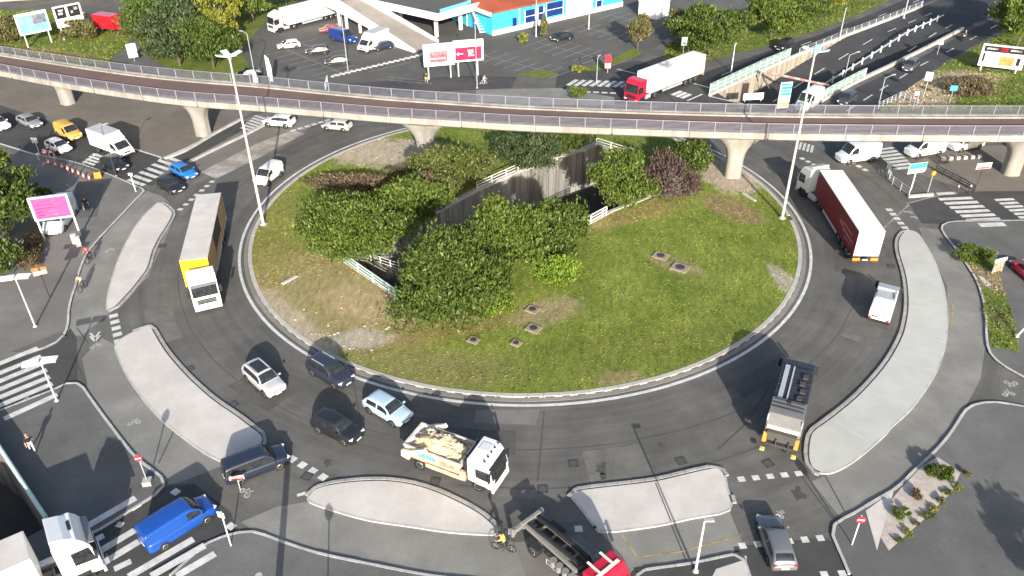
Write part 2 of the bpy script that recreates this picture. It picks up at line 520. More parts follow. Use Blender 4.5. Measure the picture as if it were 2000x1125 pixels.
rw = thing('retaining_wall', 'long beige ribbed retaining wall beside the sunken road', 'wall')
mw.build('face', M_RIBW, rw)
mb = MB(); wall_line(mb, EL, -0.02, 0.45, 0.35); mb.build('coping', M_KERBW, rw)
rib = MB().box((0, 0, -.5), (0.16, 0.14, 1.0)).mesh('rib'); rib.materials.append(M_RIBW)
for p in resample(EL, 1.4)[1:-6]:
    z = ramp_z(p.y)
    if z < -.5:
        inst('rib', rib, rw, p + Vector((.06, -.06, 0)), R(45), (1, 1, -z))
tag(mw2.build('ramp_wall', M_CONCD), kind='structure')
mb = MB(); wall_line(mb, ER, -0.02, 0.5, 0.4)
tag(mb.build('low_wall', M_CONC), 'low concrete wall between the sunken road and the slip road', 'wall')
# continuation at grade and the slip road
d = (EL[-1] - EL[-2]).normalized()
sheet('highway', [EL[-1] - d * 2, ER[-1] - d * 2, ER[-1] + d * 160, EL[-1] + d * 160], 0.006, M_HIGH)
SR = GP([(1548, 236), (1620, 200), (1672, 172), (1745, 138), (1825, 98), (1885, 64)]); 
SRo = GP([(1700, 236), (1740, 200), (1790, 165), (1850, 118), (1930, 75), (2000, 38)])
sheet('slip_road', SR + [SR[-1] + d * 60, SRo[-1] + d * 60] + SRo[::-1], 0.006, M_HIGH)
UL = GP([(1395, 178), (1480, 136), (1560, 101), (1650, 66), (1740, 33), (1830, -2)])
UU = GP([(1290, 178), (1380, 140), (1500, 100), (1600, 68), (1700, 28), (1775, -4)])
sheet('service_road', UL + [UL[-1] + d * 80, UU[-1] + d * 80] + UU[::-1], 0.007, M_HIGH)
def dashes(name, A, B, u, t0, t1, n, ln, w, zf, m):
    mb = MB()
    for k in range(n):
        t = t0 + (t1 - t0) * k / (n - 1)
        a = along(A, t).lerp(along(B, t), u); b = along(A, min(1, t + .01)).lerp(along(B, min(1, t + .01)), u)
        tt = (b - a).normalized(); nn = Vector((-tt.y, tt.x, 0)) * w / 2; e = a + tt * ln
        za, ze = zf(a.y), zf(e.y)
        mb.quad(*[(p.x, p.y, z) for p, z in ((a + nn, za), (a - nn, za), (e - nn, ze), (e + nn, ze))])
    return tag(mb.build(name, m), kind='structure')
zr = lambda y: min(-.02, ramp_z(y)) + .03
dashes('lane_marking', EL, ER, 0.27, 0.1, 0.95, 9, 3.0, .22, zr, M_LINE)
dashes('lane_marking', EL, ER, 0.78, 0.1, 0.95, 9, 3.0, .22, zr, M_LINE)
dashes('lane_marking', SR, SRo, 0.5, 0.1, 0.97, 8, 3.0, .22, lambda y: .012, M_LINE)
dashes('lane_marking', UL, UU, 0.5, 0.15, 0.95, 6, 3.0, .2, lambda y: .012, M_LINE)
# central crash barrier of the sunken road
cb = thing('crash_barrier', 'long grey crash barrier with posts down the middle of the sunken road', 'barrier')
ml = [along(EL, t / 30).lerp(along(ER, t / 30), 0.53) for t in range(31)]
mb = MB()
for a, b in zip(ml[:-1], ml[1:]):
    za, zb = zr(a.y), zr(b.y)
    mb.tube((a.x, a.y, za + .62), (b.x, b.y, zb + .62), .16, n=4)
mb.build('rail', M_GALV, cb)
pm_ = MB().box((0, 0, .5), (.22, .22, 1.1)).mesh('post'); pm_.materials.append(M_WHITE)
for p in resample(ml, 3.0): inst('post', pm_, cb, (p.x, p.y, zr(p.y)))

# ------------------------------------------------------------------ central island
def circ(r, n=128, c=CC):
    return [Vector((c.x + r * math.cos(2 * math.pi * k / n), c.y + r * math.sin(2 * math.pi * k / n), 0)) for k in range(n)]
dry = (0.30, 0.215, 0.12); green2 = (0.10, 0.145, 0.018)
SPOTS = [
    (G(640, 580), 10.5, 8.5, R(-35), (0.285, 0.232, 0.118), 0.85, .35),
    (G(720, 600), 5.0, 2.2, R(-30), (0.36, 0.275, 0.155), 0.8, .3),
    (G(520, 470), 3.5, 13, R(8), (0.22, 0.19, 0.06), 0.55, .4),
    (G(760, 300), 10, 4.2, R(-12), (0.40, 0.335, 0.26), 0.95, .25),
    (G(900, 640), 9, 1.6, R(20), (0.27, 0.18, 0.09), 0.42, .4),
    (G(1070, 610), 3.4, 1.8, R(30), (0.28, 0.225, 0.14), 0.65, .35),
    (G(1210, 430), 8.5, 1.5, R(28), (0.30, 0.20, 0.105), 0.5, .4),
    (G(1430, 410), 4.0, 2.2, R(-60), (0.22, 0.165, 0.09), 0.85, .3),
    (G(1420, 345), 3.2, 5.0, R(20), (0.36, 0.30, 0.235), 0.95, .25),
    (G(1535, 555), 1.0, 3.4, R(10), (0.34, 0.30, 0.24), 0.85, .3),
    (G(1320, 520), 3.0, 1.3, R(-35), (0.25, 0.21, 0.11), 0.6, .3),
    (G(575, 640), 7.5, 1.6, R(-52), (0.40, 0.33, 0.25), 0.75, .35),
    (G(700, 665), 2.8, 1.5, R(0), (0.40, 0.37, 0.32), 0.6, .3),
    (G(850, 720), 7, 2.5, R(-6), (0.22, 0.19, 0.085), 0.6, .4),
    (G(1210, 740), 2.0, .9, R(10), (0.30, 0.22, 0.13), 0.7, .3),
    (G(1250, 690), 13, 3.0, R(12), (0.12, 0.135, 0.03), 0.45, .5),
]
M_GRASS = blend_ground('island_grass', (0.112, 0.148, 0.026), (0.185, 0.22, 0.045), SPOTS)
sheet('roundabout_island', circ(29.05), 0.15, M_GRASS, holes=[T1])
ik = thing('island_kerb', None, None, kind='structure')
band('footing', circ(29.42), circ(29.03), 0.0, 0.12, M_JOINT, parent=ik)
kerb_stones(circ(29.22, 256), .40, .18, M_CONC, ik, True, 1.25)
band('island_apron', circ(29.85), circ(29.45), 0.0, 0.035, M_PATH, kind='structure')
band('edge_line', circ(RL + .14, 160), circ(RL - .14, 160), 0.002, 0.012, M_LINE, kind='structure')

# ------------------------------------------------------------------ tones of asphalt: cycle path, approaches, squares
K1 = [(60, 300), (112, 310), (160, 321), (227, 346), (262, 362), (284, 372), (270, 388), (225, 436), (182, 483), (162, 518), (150, 561), (144, 577), (137, 607), (136, 634), (127, 657), (110, 672), (82, 684), (0, 712)]
K2 = [(0, 802), (110, 759), (135, 747), (160, 751), (170, 764), (195, 799), (225, 839), (266, 891), (301, 918), (322, 935), (326, 946), (308, 968), (271, 991), (163, 1053), (104, 1030)]
K3 = [(330, 1125), (401, 1063), (426, 1051), (464, 1040), (499, 1038), (550, 1056), (600, 1073), (650, 1086), (725, 1101), (800, 1116), (863, 1126), (990, 1140)]
K5 = [(1655, 1123), (1635, 1076), (1623, 1049), (1623, 1031), (1633, 1018), (1660, 1005), (1708, 976), (1750, 951), (1783, 918), (1826, 878), (1856, 842), (1882, 802), (1902, 790), (1940, 785), (2000, 794), (2060, 805)]
K6 = [(2060, 770), (2000, 740), (1945, 707), (1925, 675), (1922, 612), (1910, 562), (1897, 536), (1870, 496), (1847, 466), (1836, 448), (1842, 438), (1862, 433), (1912, 432), (2060, 430)]
EI = [(1777, 453), (1765, 456), (1755, 473), (1757, 498), (1767, 531), (1772, 558), (1774, 600), (1767, 645), (1752, 680), (1725, 722), (1675, 777), (1620, 822), (1592, 842), (1583, 858), (1580, 893), (1588, 916), (1608, 924), (1635, 918), (1675, 893), (1725, 850), (1737, 835), (1775, 800), (1812, 750), (1832, 712), (1845, 667), (1847, 612), (1842, 570), (1837, 551), (1825, 516), (1805, 478), (1790, 458)]
AI = [(314, 398), (332, 411), (336, 421), (325, 443), (310, 466), (297, 493), (287, 526), (265, 556), (250, 574), (225, 600), (212, 603), (213, 577), (217, 561), (230, 518), (246, 481), (272, 436), (300, 406)]
BI = [(290, 640), (250, 657), (228, 676), (232, 694), (247, 727), (272, 767), (300, 800), (332, 832), (390, 876), (423, 895), (446, 900), (498, 878), (512, 864), (508, 850), (488, 835), (462, 815), (412, 780), (362, 734), (322, 687), (299, 649)]
CI = [(604, 976), (618, 958), (650, 949), (700, 943), (751, 942), (801, 948), (851, 963), (901, 986), (939, 1008), (964, 1031), (966, 1041), (951, 1043), (876, 1038), (801, 1027), (726, 1016), (675, 1003), (625, 987)]
DI = [(1118, 968), (1130, 961), (1175, 955), (1276, 943), (1326, 932), (1388, 918), (1406, 921), (1413, 931), (1418, 956), (1423, 995), (1351, 1011), (1276, 1027), (1180, 1038), (1163, 1028), (1140, 998), (1122, 976)]
P = lambda L_: [tuple(p) for p in L_]
def tone(name, px, z, m, smooth=2):
    return sheet(name, spl(GP(px), smooth) if smooth > 1 else GP(px), z, m)
tone('cycle_path', K1[5:15] + [(160, 655), (222, 606), (290, 540), (338, 432), (345, 410), (318, 384)], 0.005, M_PATH, 1)
tone('cycle_path', [(160, 700), (170, 745)] + K2[4:11] + [(352, 942), (446, 905), (390, 882), (330, 836), (268, 772), (236, 715), (222, 672), (200, 660)], 0.005, M_PATH, 1)
tone('cycle_path', [(470, 1020)] + K3[4:] + [(1040, 1124), (1010, 1060), (972, 1046), (876, 1042), (801, 1031), (726, 1020), (675, 1007), (600, 980), (540, 990)], 0.005, M_PATH, 1)
tone('cycle_path', [(1170, 1036), (1423, 993), (1452, 1066), (1440, 1088), (1235, 1125), (1215, 1085)], 0.005, M_PATH, 1)
tone('cycle_path', [(1795, 445), (1850, 560), (1850, 670), (1815, 752), (1740, 836), (1680, 893), (1610, 930), (1585, 940), (1640, 1010)] + K5[5:12] + [(1915, 740)] + K6[3:10], 0.005, M_PATH, 1)
tone('approach_road', [(-60, 735), (0, 712), (82, 684), (110, 672), (127, 657), (137, 640), (150, 660), (152, 745), (135, 747), (110, 759), (0, 802), (-60, 825)], 0.006, M_DARK, 1)
tone('approach_road', [(150, 1062), (271, 991), (308, 968), (330, 948), (380, 945), (450, 1000), (464, 1038), (426, 1051), (401, 1063), (330, 1125), (200, 1200), (-60, 1190)], 0.006, M_DARK, 1)
tone('approach_road', [(1775, 395), (1900, 372), (2080, 368), (2080, 431), (1912, 432), (1862, 433), (1842, 438), (1800, 436)], 0.006, M_DARK, 1)
tone('approach_road', [(1432, 1068), (1610, 1050), (1628, 1060), (1660, 1125), (1680, 1200), (1470, 1200), (1450, 1125)], 0.006, M_DARK, 1)
tone('approach_road', [(1000, 1060), (1130, 1045), (1200, 1100), (1230, 1200), (1060, 1200)], 0.0065, M_PAVE, 1)
tone('plaza', [(-160, 165), (0, 204), (60, 224), (110, 240), (165, 264), (270, 292), (322, 309), (400, 268), (470, 232), (520, 205), (400, 150), (0, 80), (-200, 60)], 0.006, M_PLAZA, 1)
tone('exit_road', [(322, 312), (400, 272), (470, 236), (530, 215), (640, 222), (596, 256), (500, 300), (392, 332), (330, 330)], 0.0075, M_PAVE, 1)
tone('exit_road_strip', [(330, 306), (470, 236), (500, 240), (360, 318)], 0.009, M_DARK, 1)
tone('splitter_strip', [(392, 336), (422, 349), (500, 311), (596, 261), (570, 255), (500, 281)], 0.009, pm('resin_dirty', (.42, .39, .355), var=.14, scale=.5, rough=.9, stain=.45, stain_scale=.28), 1)
tone('approach_road', [(-180, 205), (0, 206), (110, 243), (270, 294), (325, 312), (300, 362), (262, 362), (160, 321), (60, 300), (0, 282), (-180, 225)], 0.008, M_DARK, 1)
tone('approach_road', [(1090, 140), (1250, 118), (1395, 178), (1480, 230), (1250, 205), (1080, 190)], 0.0085, M_DARK, 1)
tone('parking_lot', [(440, 175), (470, 60), (560, -60), (1400, -80), (1330, 60), (1240, 120), (1150, 140), (1000, 148), (700, 170), (540, 190)], 0.006, M_PARK, 1)
tone('footway', [(560, 172), (800, 155), (900, 148), (1010, 150), (1000, 172), (840, 180), (640, 188)], 0.0095, M_DARK, 1)
tone('side_road', [(190, 140), (240, 88), (270, 88), (310, 120), (360, 145), (300, 160)], 0.0075, M_PAVE2, 1)
tone('plaza', [(1760, 330), (1850, 285), (2080, 283), (2080, 372), (1900, 374)], 0.0075, M_PLAZA, 1)
tone('verge_apron', [(930, 175), (1095, 172), (1200, 190), (1200, 205), (930, 205)], 0.0092, M_PATH, 1)

# ------------------------------------------------------------------ splitter islands
def island(name, px, m, h=0.13):
    L_ = spl(GP(px), 3)
    e = thing(name, None, None, kind='structure')
    sheet('fill', L_, h, m, parent=e)
    jo = offset(L_, 0.13); ko = offset(L_, 0.42)
    n = len(L_)
    # kerb only on the sides that face the ring; the back runs out flush behind a pale edging
    on = [((jo[i] - L_[i]).normalized().dot((CC - L_[i]).normalized()) > -.30) for i in range(n)]
    for _ in range(3):                                       # no short breaks in the kerb
        on = [on[i] or (on[i - 1] and on[(i + 2) % n]) or (on[i - 2] and on[(i + 1) % n]) for i in range(n)]
    st = next(i for i in range(n) if on[i] and not on[i - 1])
    pick = lambda A_, I: [A_[i] for i in I]
    ed = offset(L_, .16)
    k = 0
    while k < n:
        i = (st + k) % n; fl = on[i]; run = [i]
        while k + 1 < n and on[(st + k + 1) % n] == fl:
            k += 1; run.append((st + k) % n)
        k += 1
        run.append((run[-1] + 1) % n)
        if fl:
            band('dark_strip', pick(jo, run), pick(L_, run), 0.0, h - .03, M_JOINT, closed=False, parent=e)  # dark strip between the island fill and its kerb stones
            kerb_stones([a.lerp(b, .5) for a, b in zip(pick(ko, run), pick(jo, run))], .27, h + .015, M_KERB, e)
        else:
            band('edging', pick(ed, run), pick(L_, run), 0.0, h - .004, M_KERBW, closed=False, parent=e)
    return e
island('splitter_island', AI, M_RESIN)
island('splitter_island', BI, M_RESIN)
island('splitter_island', CI, M_RESIN)
island('splitter_island', DI, M_RESIN)
iE = island('splitter_island', EI, M_RESIN2)
mb = MB()
for a, b in (((1768, 650), (1846, 672)), ((1740, 702), (1826, 728)), ((1690, 765), (1782, 795)), ((1628, 822), (1700, 868)), ((1776, 600), (1846, 612))):
    p, q = G(*a), G(*b); n = Vector((-(q - p).y, (q - p).x, 0)).normalized() * .06
    mb.quad(*[(r.x, r.y, .137) for r in (p + n, p - n, q - n, q + n)])
mb.build('expansion_joint', M_RESIN, iE)
def joint_line(px, w=.05, z=.0125, m=M_JOINT):
    mb = MB()
    L_ = GP(px)
    for p, q in zip(L_[:-1], L_[1:]):
        n = Vector((-(q - p).y, (q - p).x, 0)).normalized() * w
        mb.quad(*[(r.x, r.y, z) for r in (p + n, p - n, q - n, q + n)])
    return tag(mb.build('tar_seam', m), kind='structure')
joint_line([(1280, 946), (1310, 1020)], .04, .136)
for L_ in ([(1310, 1022), (1340, 1095)], [(1063, 805), (1050, 940)], [(1566, 932), (1625, 1012)], [(1610, 926), (1650, 1000)], [(345, 830), (310, 905)],
           [(690, 745), (704, 820)], [(960, 790), (985, 870)], [(1500, 760), (1455, 830), (1400, 880)], [(110, 700), (153, 715), (165, 745)], [(0, 850), (45, 800)], [(150, 640), (172, 670)],
           [(60, 640), (108, 590), (160, 505), (215, 355)], [(1850, 880), (1925, 905), (2000, 935)], [(1860, 880), (1960, 800)], [(1840, 1040), (1930, 1110)], [(1990, 920), (1880, 1040)]):
    joint_line(L_)
# patches of newer tar and pale scrape marks on the paving
for L_, m in (([(150, 355), (205, 360), (190, 425), (140, 430)], M_PAVE2), ([(1910, 870), (2000, 915), (2000, 980), (1890, 945)], M_DARK), ([(1760, 1000), (1860, 940), (1930, 1000), (1830, 1070)], M_PAVE),
              ([(1800, 440), (1842, 470), (1800, 470)], M_PAVE), ([(20, 690), (120, 650), (130, 660), (60, 690)], M_PAVE2), ([(930, 800), (1055, 800), (1045, 830), (925, 826)], M_PAVE)):
    tone('tar_patch', L_, 0.0128 if m is not M_PAVE2 else 0.137, m, 1)

# ------------------------------------------------------------------ raised pavements with kerbs
def pavement(name, kerb, close, m, h=0.13, km=None):
    line = spl(GP(kerb), 3, closed=False)
    cl = GP(close)
    loop = line + cl
    e = thing(name, None, None, kind='structure')
    sg = 1 if area(loop) > 0 else -1
    inner = offset(line, -0.22 * sg, closed=False)
    sheet('surface', inner + cl, h, m, parent=e)
    kerb_stones([a.lerp(b, .5) for a, b in zip(line, inner)], .21, h + .012, km or M_KERBW, e)
    band('footing', line, inner, 0.0, h - .03, M_JOINT, closed=False, parent=e)
    return e
pavement('pavement', K1, [(-120, 760), (-200, 600), (-160, 400), (-100, 300)], M_PAVE)
pavement('pavement', K2, [(95, 1020), (-5, 865), (-60, 830)], M_PAVE2)
pavement('pavement', K3, [(990, 1260), (300, 1260)], M_PAVE2)
pavement('pavement', K5, [(2150, 850), (2150, 1260), (1720, 1260)], M_PAVE2)
pavement('pavement', K6, [(2200, 430), (2250, 800)], M_PAVE2)
pavement('pavement', [(1238, 1180), (1240, 1122), (1252, 1113), (1345, 1100), (1432, 1082), (1448, 1083), (1456, 1094), (1475, 1150)], [(1480, 1250), (1240, 1250)], M_DARK)

sheet('paving_slab', GP([(1398, 1114), (1450, 1097), (1458, 1110), (1470, 1150), (1380, 1150)]), .139, M_RESIN)
# ------------------------------------------------------------------ markings
def zebra(c0, c1, n, u, w=0.42, z=0.0165, m=M_LINE, tail=None):
    e = thing('zebra_crossing', None, None, kind='structure')
    a, b = G(*c0), G(*c1)
    st = (b - a) / max(1, n - 1)
    for k in range(n):
        c = (c0[0] + (c1[0] - c0[0]) * k / max(1, n - 1), c0[1] + (c1[1] - c0[1]) * k / max(1, n - 1))
        cw = G(*c)
        p, q = G(c[0] - u[0], c[1] - u[1]), G(c[0] + u[0], c[1] + u[1])
        s = (q - p).normalized(); nn = Vector((-s.y, s.x, 0))
        wd = abs(st.dot(nn)) * w * .62
        j = [random.uniform(-.05, .05) for _ in range(4)]
        MB().quad(*[(r.x, r.y, z) for r in (p + nn * (wd / 1) + s * j[0], p - nn * wd + s * j[1], q - nn * wd + s * j[2], q + nn * wd + s * j[3])]).build('stripe', m, e)
    return e
def bars(lst, w, z=0.0165, m=M_LINE):
    e = thing('zebra_crossing', None, None, kind='structure')
    for a, b in lst:
        p, q = G(*a), G(*b); s = (q - p).normalized(); nn = Vector((-s.y, s.x, 0)) * w
        zz = z
        MB().quad(*[(r.x, r.y, zz) for r in (p + nn, p - nn, q - nn, q + nn)]).build('stripe', m, e)
    return e
zebra((254, 364), (338, 311), 8, (16, 5.5))
bars([((75 + 5.5 * i - 150, 682 + 13.5 * i + 62), (75 + 5.5 * i, 682 + 13.5 * i)) for i in range(1, 6)], .3)
bars([((-75, 744), (75, 682)), ((9, 821), (113, 773))], .3, .148)
bars([((44, 786), (58, 777)), ((-10, 812), (22, 798)), ((160, 1068), (203, 1046)), ((223, 1112), (256, 1096)), ((230, 1030), (238, 1020))], .24, .0165)
bars([((183, 1084), (263, 1036)), ((203, 1099), (271, 1058)), ((251, 1127), (378, 1053))], .28)
bars([((150, 1043), (266, 975)), ((346, 1128), (421, 1084)), ((296, 1128), (401, 1068))], .28, .148)
zebra((1867, 388), (1921, 429), 6, (33, -1.5), .5)
bars([((1912, 442), (1962, 440))], .42, .148)
bars([((1830, 379), (1868, 377))], .3)
zebra((1962, 390), (2008, 424), 6, (18, -1), .5)
zebra((1727, 291), (1766, 328), 7, (20, -2.5), .5)
zebra((1118, 161.5), (1223, 165), 8, (9, -5.5), .55)
zebra((1322, 182), (1340, 188), 3, (9, -4), .6)
zebra((484, 253), (511, 230), 6, (13, 4), .5)
zebra((174, 319), (192, 304), 4, (11, 3.5), .5)
zebra((1563, 285), (1586, 291), 4, (2, -7), .5)
def row(p0, p1, n, hw, hl, z=0.017):
    a, b = G(*p0), G(*p1); s = (b - a).normalized(); nn = Vector((-s.y, s.x, 0))
    mb = MB()
    for k in range(n):
        c = a.lerp(b, k / max(1, n - 1))
        mb.quad(*[(r.x, r.y, z) for r in (c + s * hl + nn * hw, c - s * hl + nn * hw, c - s * hl - nn * hw, c + s * hl - nn * hw)])
    return tag(mb.build('give_way_line', M_LINE), kind='structure')
row((352, 409), (414, 355), 7, .3, .26)
row((222, 617), (232, 666), 5, .38, .3)
row((571, 897), (631, 932), 4, .3, .3)
row((1448, 936), (1560, 925), 5, .24, .26)
row((1450, 1066), (1602, 1051), 6, .24, .24)
row((1610, 1122), (1680, 1119), 3, .24, .24)
row((1000, 1038), (1130, 1033), 2, .26, .26)
row((1737, 410), (1767, 445), 5, .34, .3)
row((1567, 310), (1590, 322), 3, .3, .3)
row((1665, 318), (1690, 332), 3, .3, .3)
row((573, 255), (640, 235), 6, .32, .4)
row((1115, 178), (1197, 182), 6, .3, .45)
row((343, 961), (451, 1028), 2, .26, .3)
row((1452, 1090), (1452, 1091), 1, .2, .2)
def lines(lst, w, z=.0135, m=M_LINE, name='road_line'):
    mb = MB()
    for a, b in lst:
        p, q = G(*a), G(*b); s = (q - p).normalized(); nn = Vector((-s.y, s.x, 0)) * w
        mb.quad(*[(r.x, r.y, z) for r in (p + nn, p - nn, q - nn, q + nn)])
    return tag(mb.build(name, m), kind='structure')
lines([((580, 968), (640, 950)), ((-60, 262), (62, 300)), ((0, 300), (26, 303)), ((262, 291), (322, 310)), ((310, 312), (362, 290)), ((362, 290), (470, 234)), ((1205, 135), (1260, 148)),
       ((1355, 163), (1388, 172)), ((1342, 197), (1372, 184)), ((160, 320), (190, 300)), ((1385, 188), (1460, 205))], .14, .0145)
lines([((1770, 398), (1840, 380)), ((1700, 470), (1775, 400))], .1, .0142, M_LINEF)
lines([((1215, 1045), (1245, 1088)), ((1245, 1088), (1330, 1078)), ((1330, 1078), (1448, 1045)), ((262, 700), (330, 820)), ((1862, 590), (1858, 640))], .06, .0142, pm('yellow_paint', (0.42, 0.32, 0.14), var=.2, stain=.4, stain_scale=1.5))
# parking bays
def bays(a, b, n, v1, v2, w=.07):
    l = []
    for k in range(n):
        t = k / (n - 1); c = (a[0] + (b[0] - a[0]) * t, a[1] + (b[1] - a[1]) * t)
        l.append(((c[0] - v1[0], c[1] - v1[1]), (c[0] + v2[0], c[1] + v2[1])))
    l.append((a, b))
    lines(l, w, .0105, M_LINEF, 'bay_marking')
bays((560, 97), (668, 143), 8, (42, -11), (40, -9))
bays((585, 83), (640, 104), 4, (0, 0), (34, -7))
bays((720, 140), (800, 122), 6, (-4, 8), (4, -8))
bays((735, 105), (800, 85), 5, (-20, 7), (16, -6))
bays((945, 108), (1092, 146), 8, (24, -9), (26, -9))
bays((1048, 82), (1205, 124), 9, (28, -11), (30, -10))
bays((1130, 52), (1230, 74), 6, (22, -8), (22, -8))
bays((1190, 30), (1290, 50), 6, (22, -8), (22, -8))
bays((755, 150), (830, 158), 5, (14, -6), (14, 5))
def bike_symbol(c, ang, s):
    g = G(*c); ca, sa = math.cos(ang), math.sin(ang); s *= .74
    mb = MB()
    def T(x, y): return (g.x + (x * ca - y * sa) * s, g.y + (x * sa + y * ca) * s, .0172)
    for cx in (-.55, .55):
        for k in range(10):
            t0, t1 = 2 * math.pi * k / 10, 2 * math.pi * (k + 1) / 10
            mb.quad(T(cx + .4 * math.cos(t0), .4 * math.sin(t0)), T(cx + .4 * math.cos(t1), .4 * math.sin(t1)), T(cx + .2 * math.cos(t1), .2 * math.sin(t1)), T(cx + .2 * math.cos(t0), .2 * math.sin(t0)))
    for a, b in (((-.55, 0), (-.2, .6)), ((-.2, .6), (.4, .6)), ((.4, .6), (0, 0)), ((0, 0), (-.2, .6)), ((.55, 0), (.38, .85)), ((.25, .85), (.55, .9)), ((-.35, .72), (-.05, .72))):
        p, q = Vector(a), Vector(b); n = Vector((-(q - p).y, (q - p).x)).normalized() * .07
        mb.quad(*[T(r.x, r.y) for r in (p + n, p - n, q - n, q + n)])
    return tag(mb.build('cycle_marking', pm('road_paint_symbol', (.45, .45, .43), var=.2, scale=2, rough=.8, stain=.3, stain_scale=1.5)), kind='structure')
for c, a, s in (((214, 489), .6, .7), ((187, 676), .7, .7), ((262, 826), .3, .75), ((478, 963), -.8, .8), ((1974, 748), 3.0, .8), ((1970, 770), 0.2, .8), ((1774, 415), -.5, .7), ((1785, 425), -.5, .6), ((1655, 322), -.4, .6), ((1527, 1005), 1.2, .55)):
    bike_symbol(c, a, s)
lines([((176, 651), (186, 660)), ((186, 660), (195, 648)), ((176, 657), (186, 667)), ((186, 667), (195, 655))], .09, .017, M_LINE, 'chevron_marking')
# manholes on the island
for c, r in (((1290, 503), .75), ((1328, 526), .85), ((1040, 608), .6), ((1042, 645), .65), ((1008, 674), .45), ((925, 668), .5)):
    g = G(*c)
    e = thing('manhole', None, None, (g.x, g.y, .15), R(-32), kind='structure')
    MB().box((0, 0, .05), (r * 2, r * 1.7, .14), .02).build('frame', pm('manhole_concrete', (.27, .22, .17), var=.2, fine=8), e)
    MB().lathe([(r * .55, .1), (r * .55, .15)], 16).build('lid', M_STEEL, e)

# repairs, drains and stains in the carriageway
rs = random.Random(11)
def ring_patch(r, a0, a1, w, m, z):
    n = 10
    A_ = [CC + Vector((math.cos(R(a0 + (a1 - a0) * k / n)) * (r + w / 2 + rs.uniform(-.05, .05)), math.sin(R(a0 + (a1 - a0) * k / n)) * (r + w / 2 + rs.uniform(-.05, .05)), 0)) for k in range(n + 1)]
    B_ = [CC + Vector((math.cos(R(a0 + (a1 - a0) * k / n)) * (r - w / 2 + rs.uniform(-.05, .05)), math.sin(R(a0 + (a1 - a0) * k / n)) * (r - w / 2 + rs.uniform(-.05, .05)), 0)) for k in range(n + 1)]
    sheet('tar_patch', A_ + B_[::-1], z, m)
M_REP = pm('asphalt_repair', (.098, .095, .09), var=.18, scale=.6, fine=9, rough=.9, stain=.2, stain_scale=.5)
M_REP2 = pm('asphalt_repair_pale', (.15, .145, .135), var=.18, scale=.6, fine=9, rough=.9, stain=.25, stain_scale=.4)
for r, a0, a1, w, m in ((34.5, 255, 268, 2.6, M_REP), (37.2, 276, 283, 3.2, M_REP2), (33.4, 300, 311, 1.7, M_REP), (36.5, 322, 331, 2.8, M_REP2), (38.3, 205, 214, 2.4, M_REP2), (34.0, 185, 197, 1.6, M_REP), (35.6, 228, 236, 3.0, M_REP), (33.6, 340, 352, 2.0, M_REP), (35.5, 140, 150, 2.5, M_REP)):
    ring_patch(r, a0, a1, w, m, .0095)
for r, a0, a1 in ((35.2, 246, 300), (39.0, 262, 296), (34.8, 312, 350), (36.2, 190, 240)):
    L_ = [CC + Vector((math.cos(R(a)), math.sin(R(a)), 0)) * (r + rs.uniform(-.04, .04)) for a in range(a0, a1 + 1, 2)]
    mb = MB()
    for p, q in zip(L_[:-1], L_[1:]):
        n = Vector((-(q - p).y, (q - p).x, 0)).normalized() * .045
        mb.quad(*[(v.x, v.y, .0118) for v in (p + n, p - n, q - n, q + n)])
    tag(mb.build('tar_seam', M_REP), kind='structure')
for px, py in ((1500, 905), (1120, 905), (1760, 690), (1690, 790), (455, 790), (370, 720), (850, 940), (1060, 955), (318, 480), (1330, 900), (600, 930), (1740, 520)):
    g = G(px, py)
    e = thing('drain_cover', None, None, (g.x, g.y, .012), math.atan2(g.y - CC.y, g.x - CC.x), kind='structure')
    MB().box((0, 0, .004), (.75, .75, .01)).build('frame', M_STEEL, e)
    MB().lathe([(.3, .009), (.3, .016)], 14).build('lid', M_JOINT, e)
M_OIL = pm('oil_stain', (.07, .068, .064), var=.3, scale=2, rough=.7)
for px, py, r in ((1172, 918, .45), (1178, 930, .3), (815, 910, .35), (640, 905, .3), (505, 760, .4), (1290, 870, .3), (730, 1035, .25), (310, 745, .35), (1560, 965, .5), (1650, 830, .35), (1180, 905, .2)):
    g = G(px, py)
    if (px, py) in ((730, 1035), (310, 745)): continue
    z = .0132
    sheet('oil_stain', [g + Vector((math.cos(t * .5236), math.sin(t * .5236) * 1.3, 0)) * r * rs.uniform(.45, 1.2) for t in range(12)], z, M_OIL)
# ------------------------------------------------------------------ viaduct
BX = [0, 125, 250, 375, 500, 625, 750, 875, 1000, 1125, 1250, 1375, 1500, 1625, 1750, 1875, 2000]
BYB = [152, 176, 196, 212, 221, 232, 243, 251, 259, 264.5, 269, 273.5, 277, 279, 280, 281, 281]
BYF = [102, 121, 139, 152, 162, 175, 187, 196, 204, 209.5, 214, 217.5, 220, 221.5, 222, 222.5, 222.5]
BZ = [4.3, 4.9, 5.3, 5.65, 5.9, 6.05, 6.2, 6.25, 6.3, 6.3, 6.3, 6.25, 6.2, 6.05, 5.9, 5.7, 5.5]
near = [G(x, y, z) for x, y, z in zip(BX, BYB, BZ)]
far = [G(x, y, z + 1.0) - Vector((0, 0, 1.0)) for x, y, z in zip(BX, BYF, BZ)]
def ext(L_):
    a = (L_[0] - L_[2]) ; b = (L_[-1] - L_[-3]); b.z *= .8
    a.z *= .9
    return [L_[0] + a * 2.2, L_[0] + a * 1.1] + L_ + [L_[-1] + b, L_[-1] + b * 2.2]
near = spl(ext(near), 4, closed=False); far = spl(ext(far), 4, closed=False)
NB = len(near)
bridge = thing('viaduct', 'long curved concrete viaduct with brown deck crossing over the roundabout', 'bridge')
M_BRC = pm('viaduct_concrete', (0.36, 0.34, 0.31), var=0.12, scale=0.7, fine=8, rough=0.85, stain=0.3, stain_scale=0.55, stretch=(1, 1, .18))
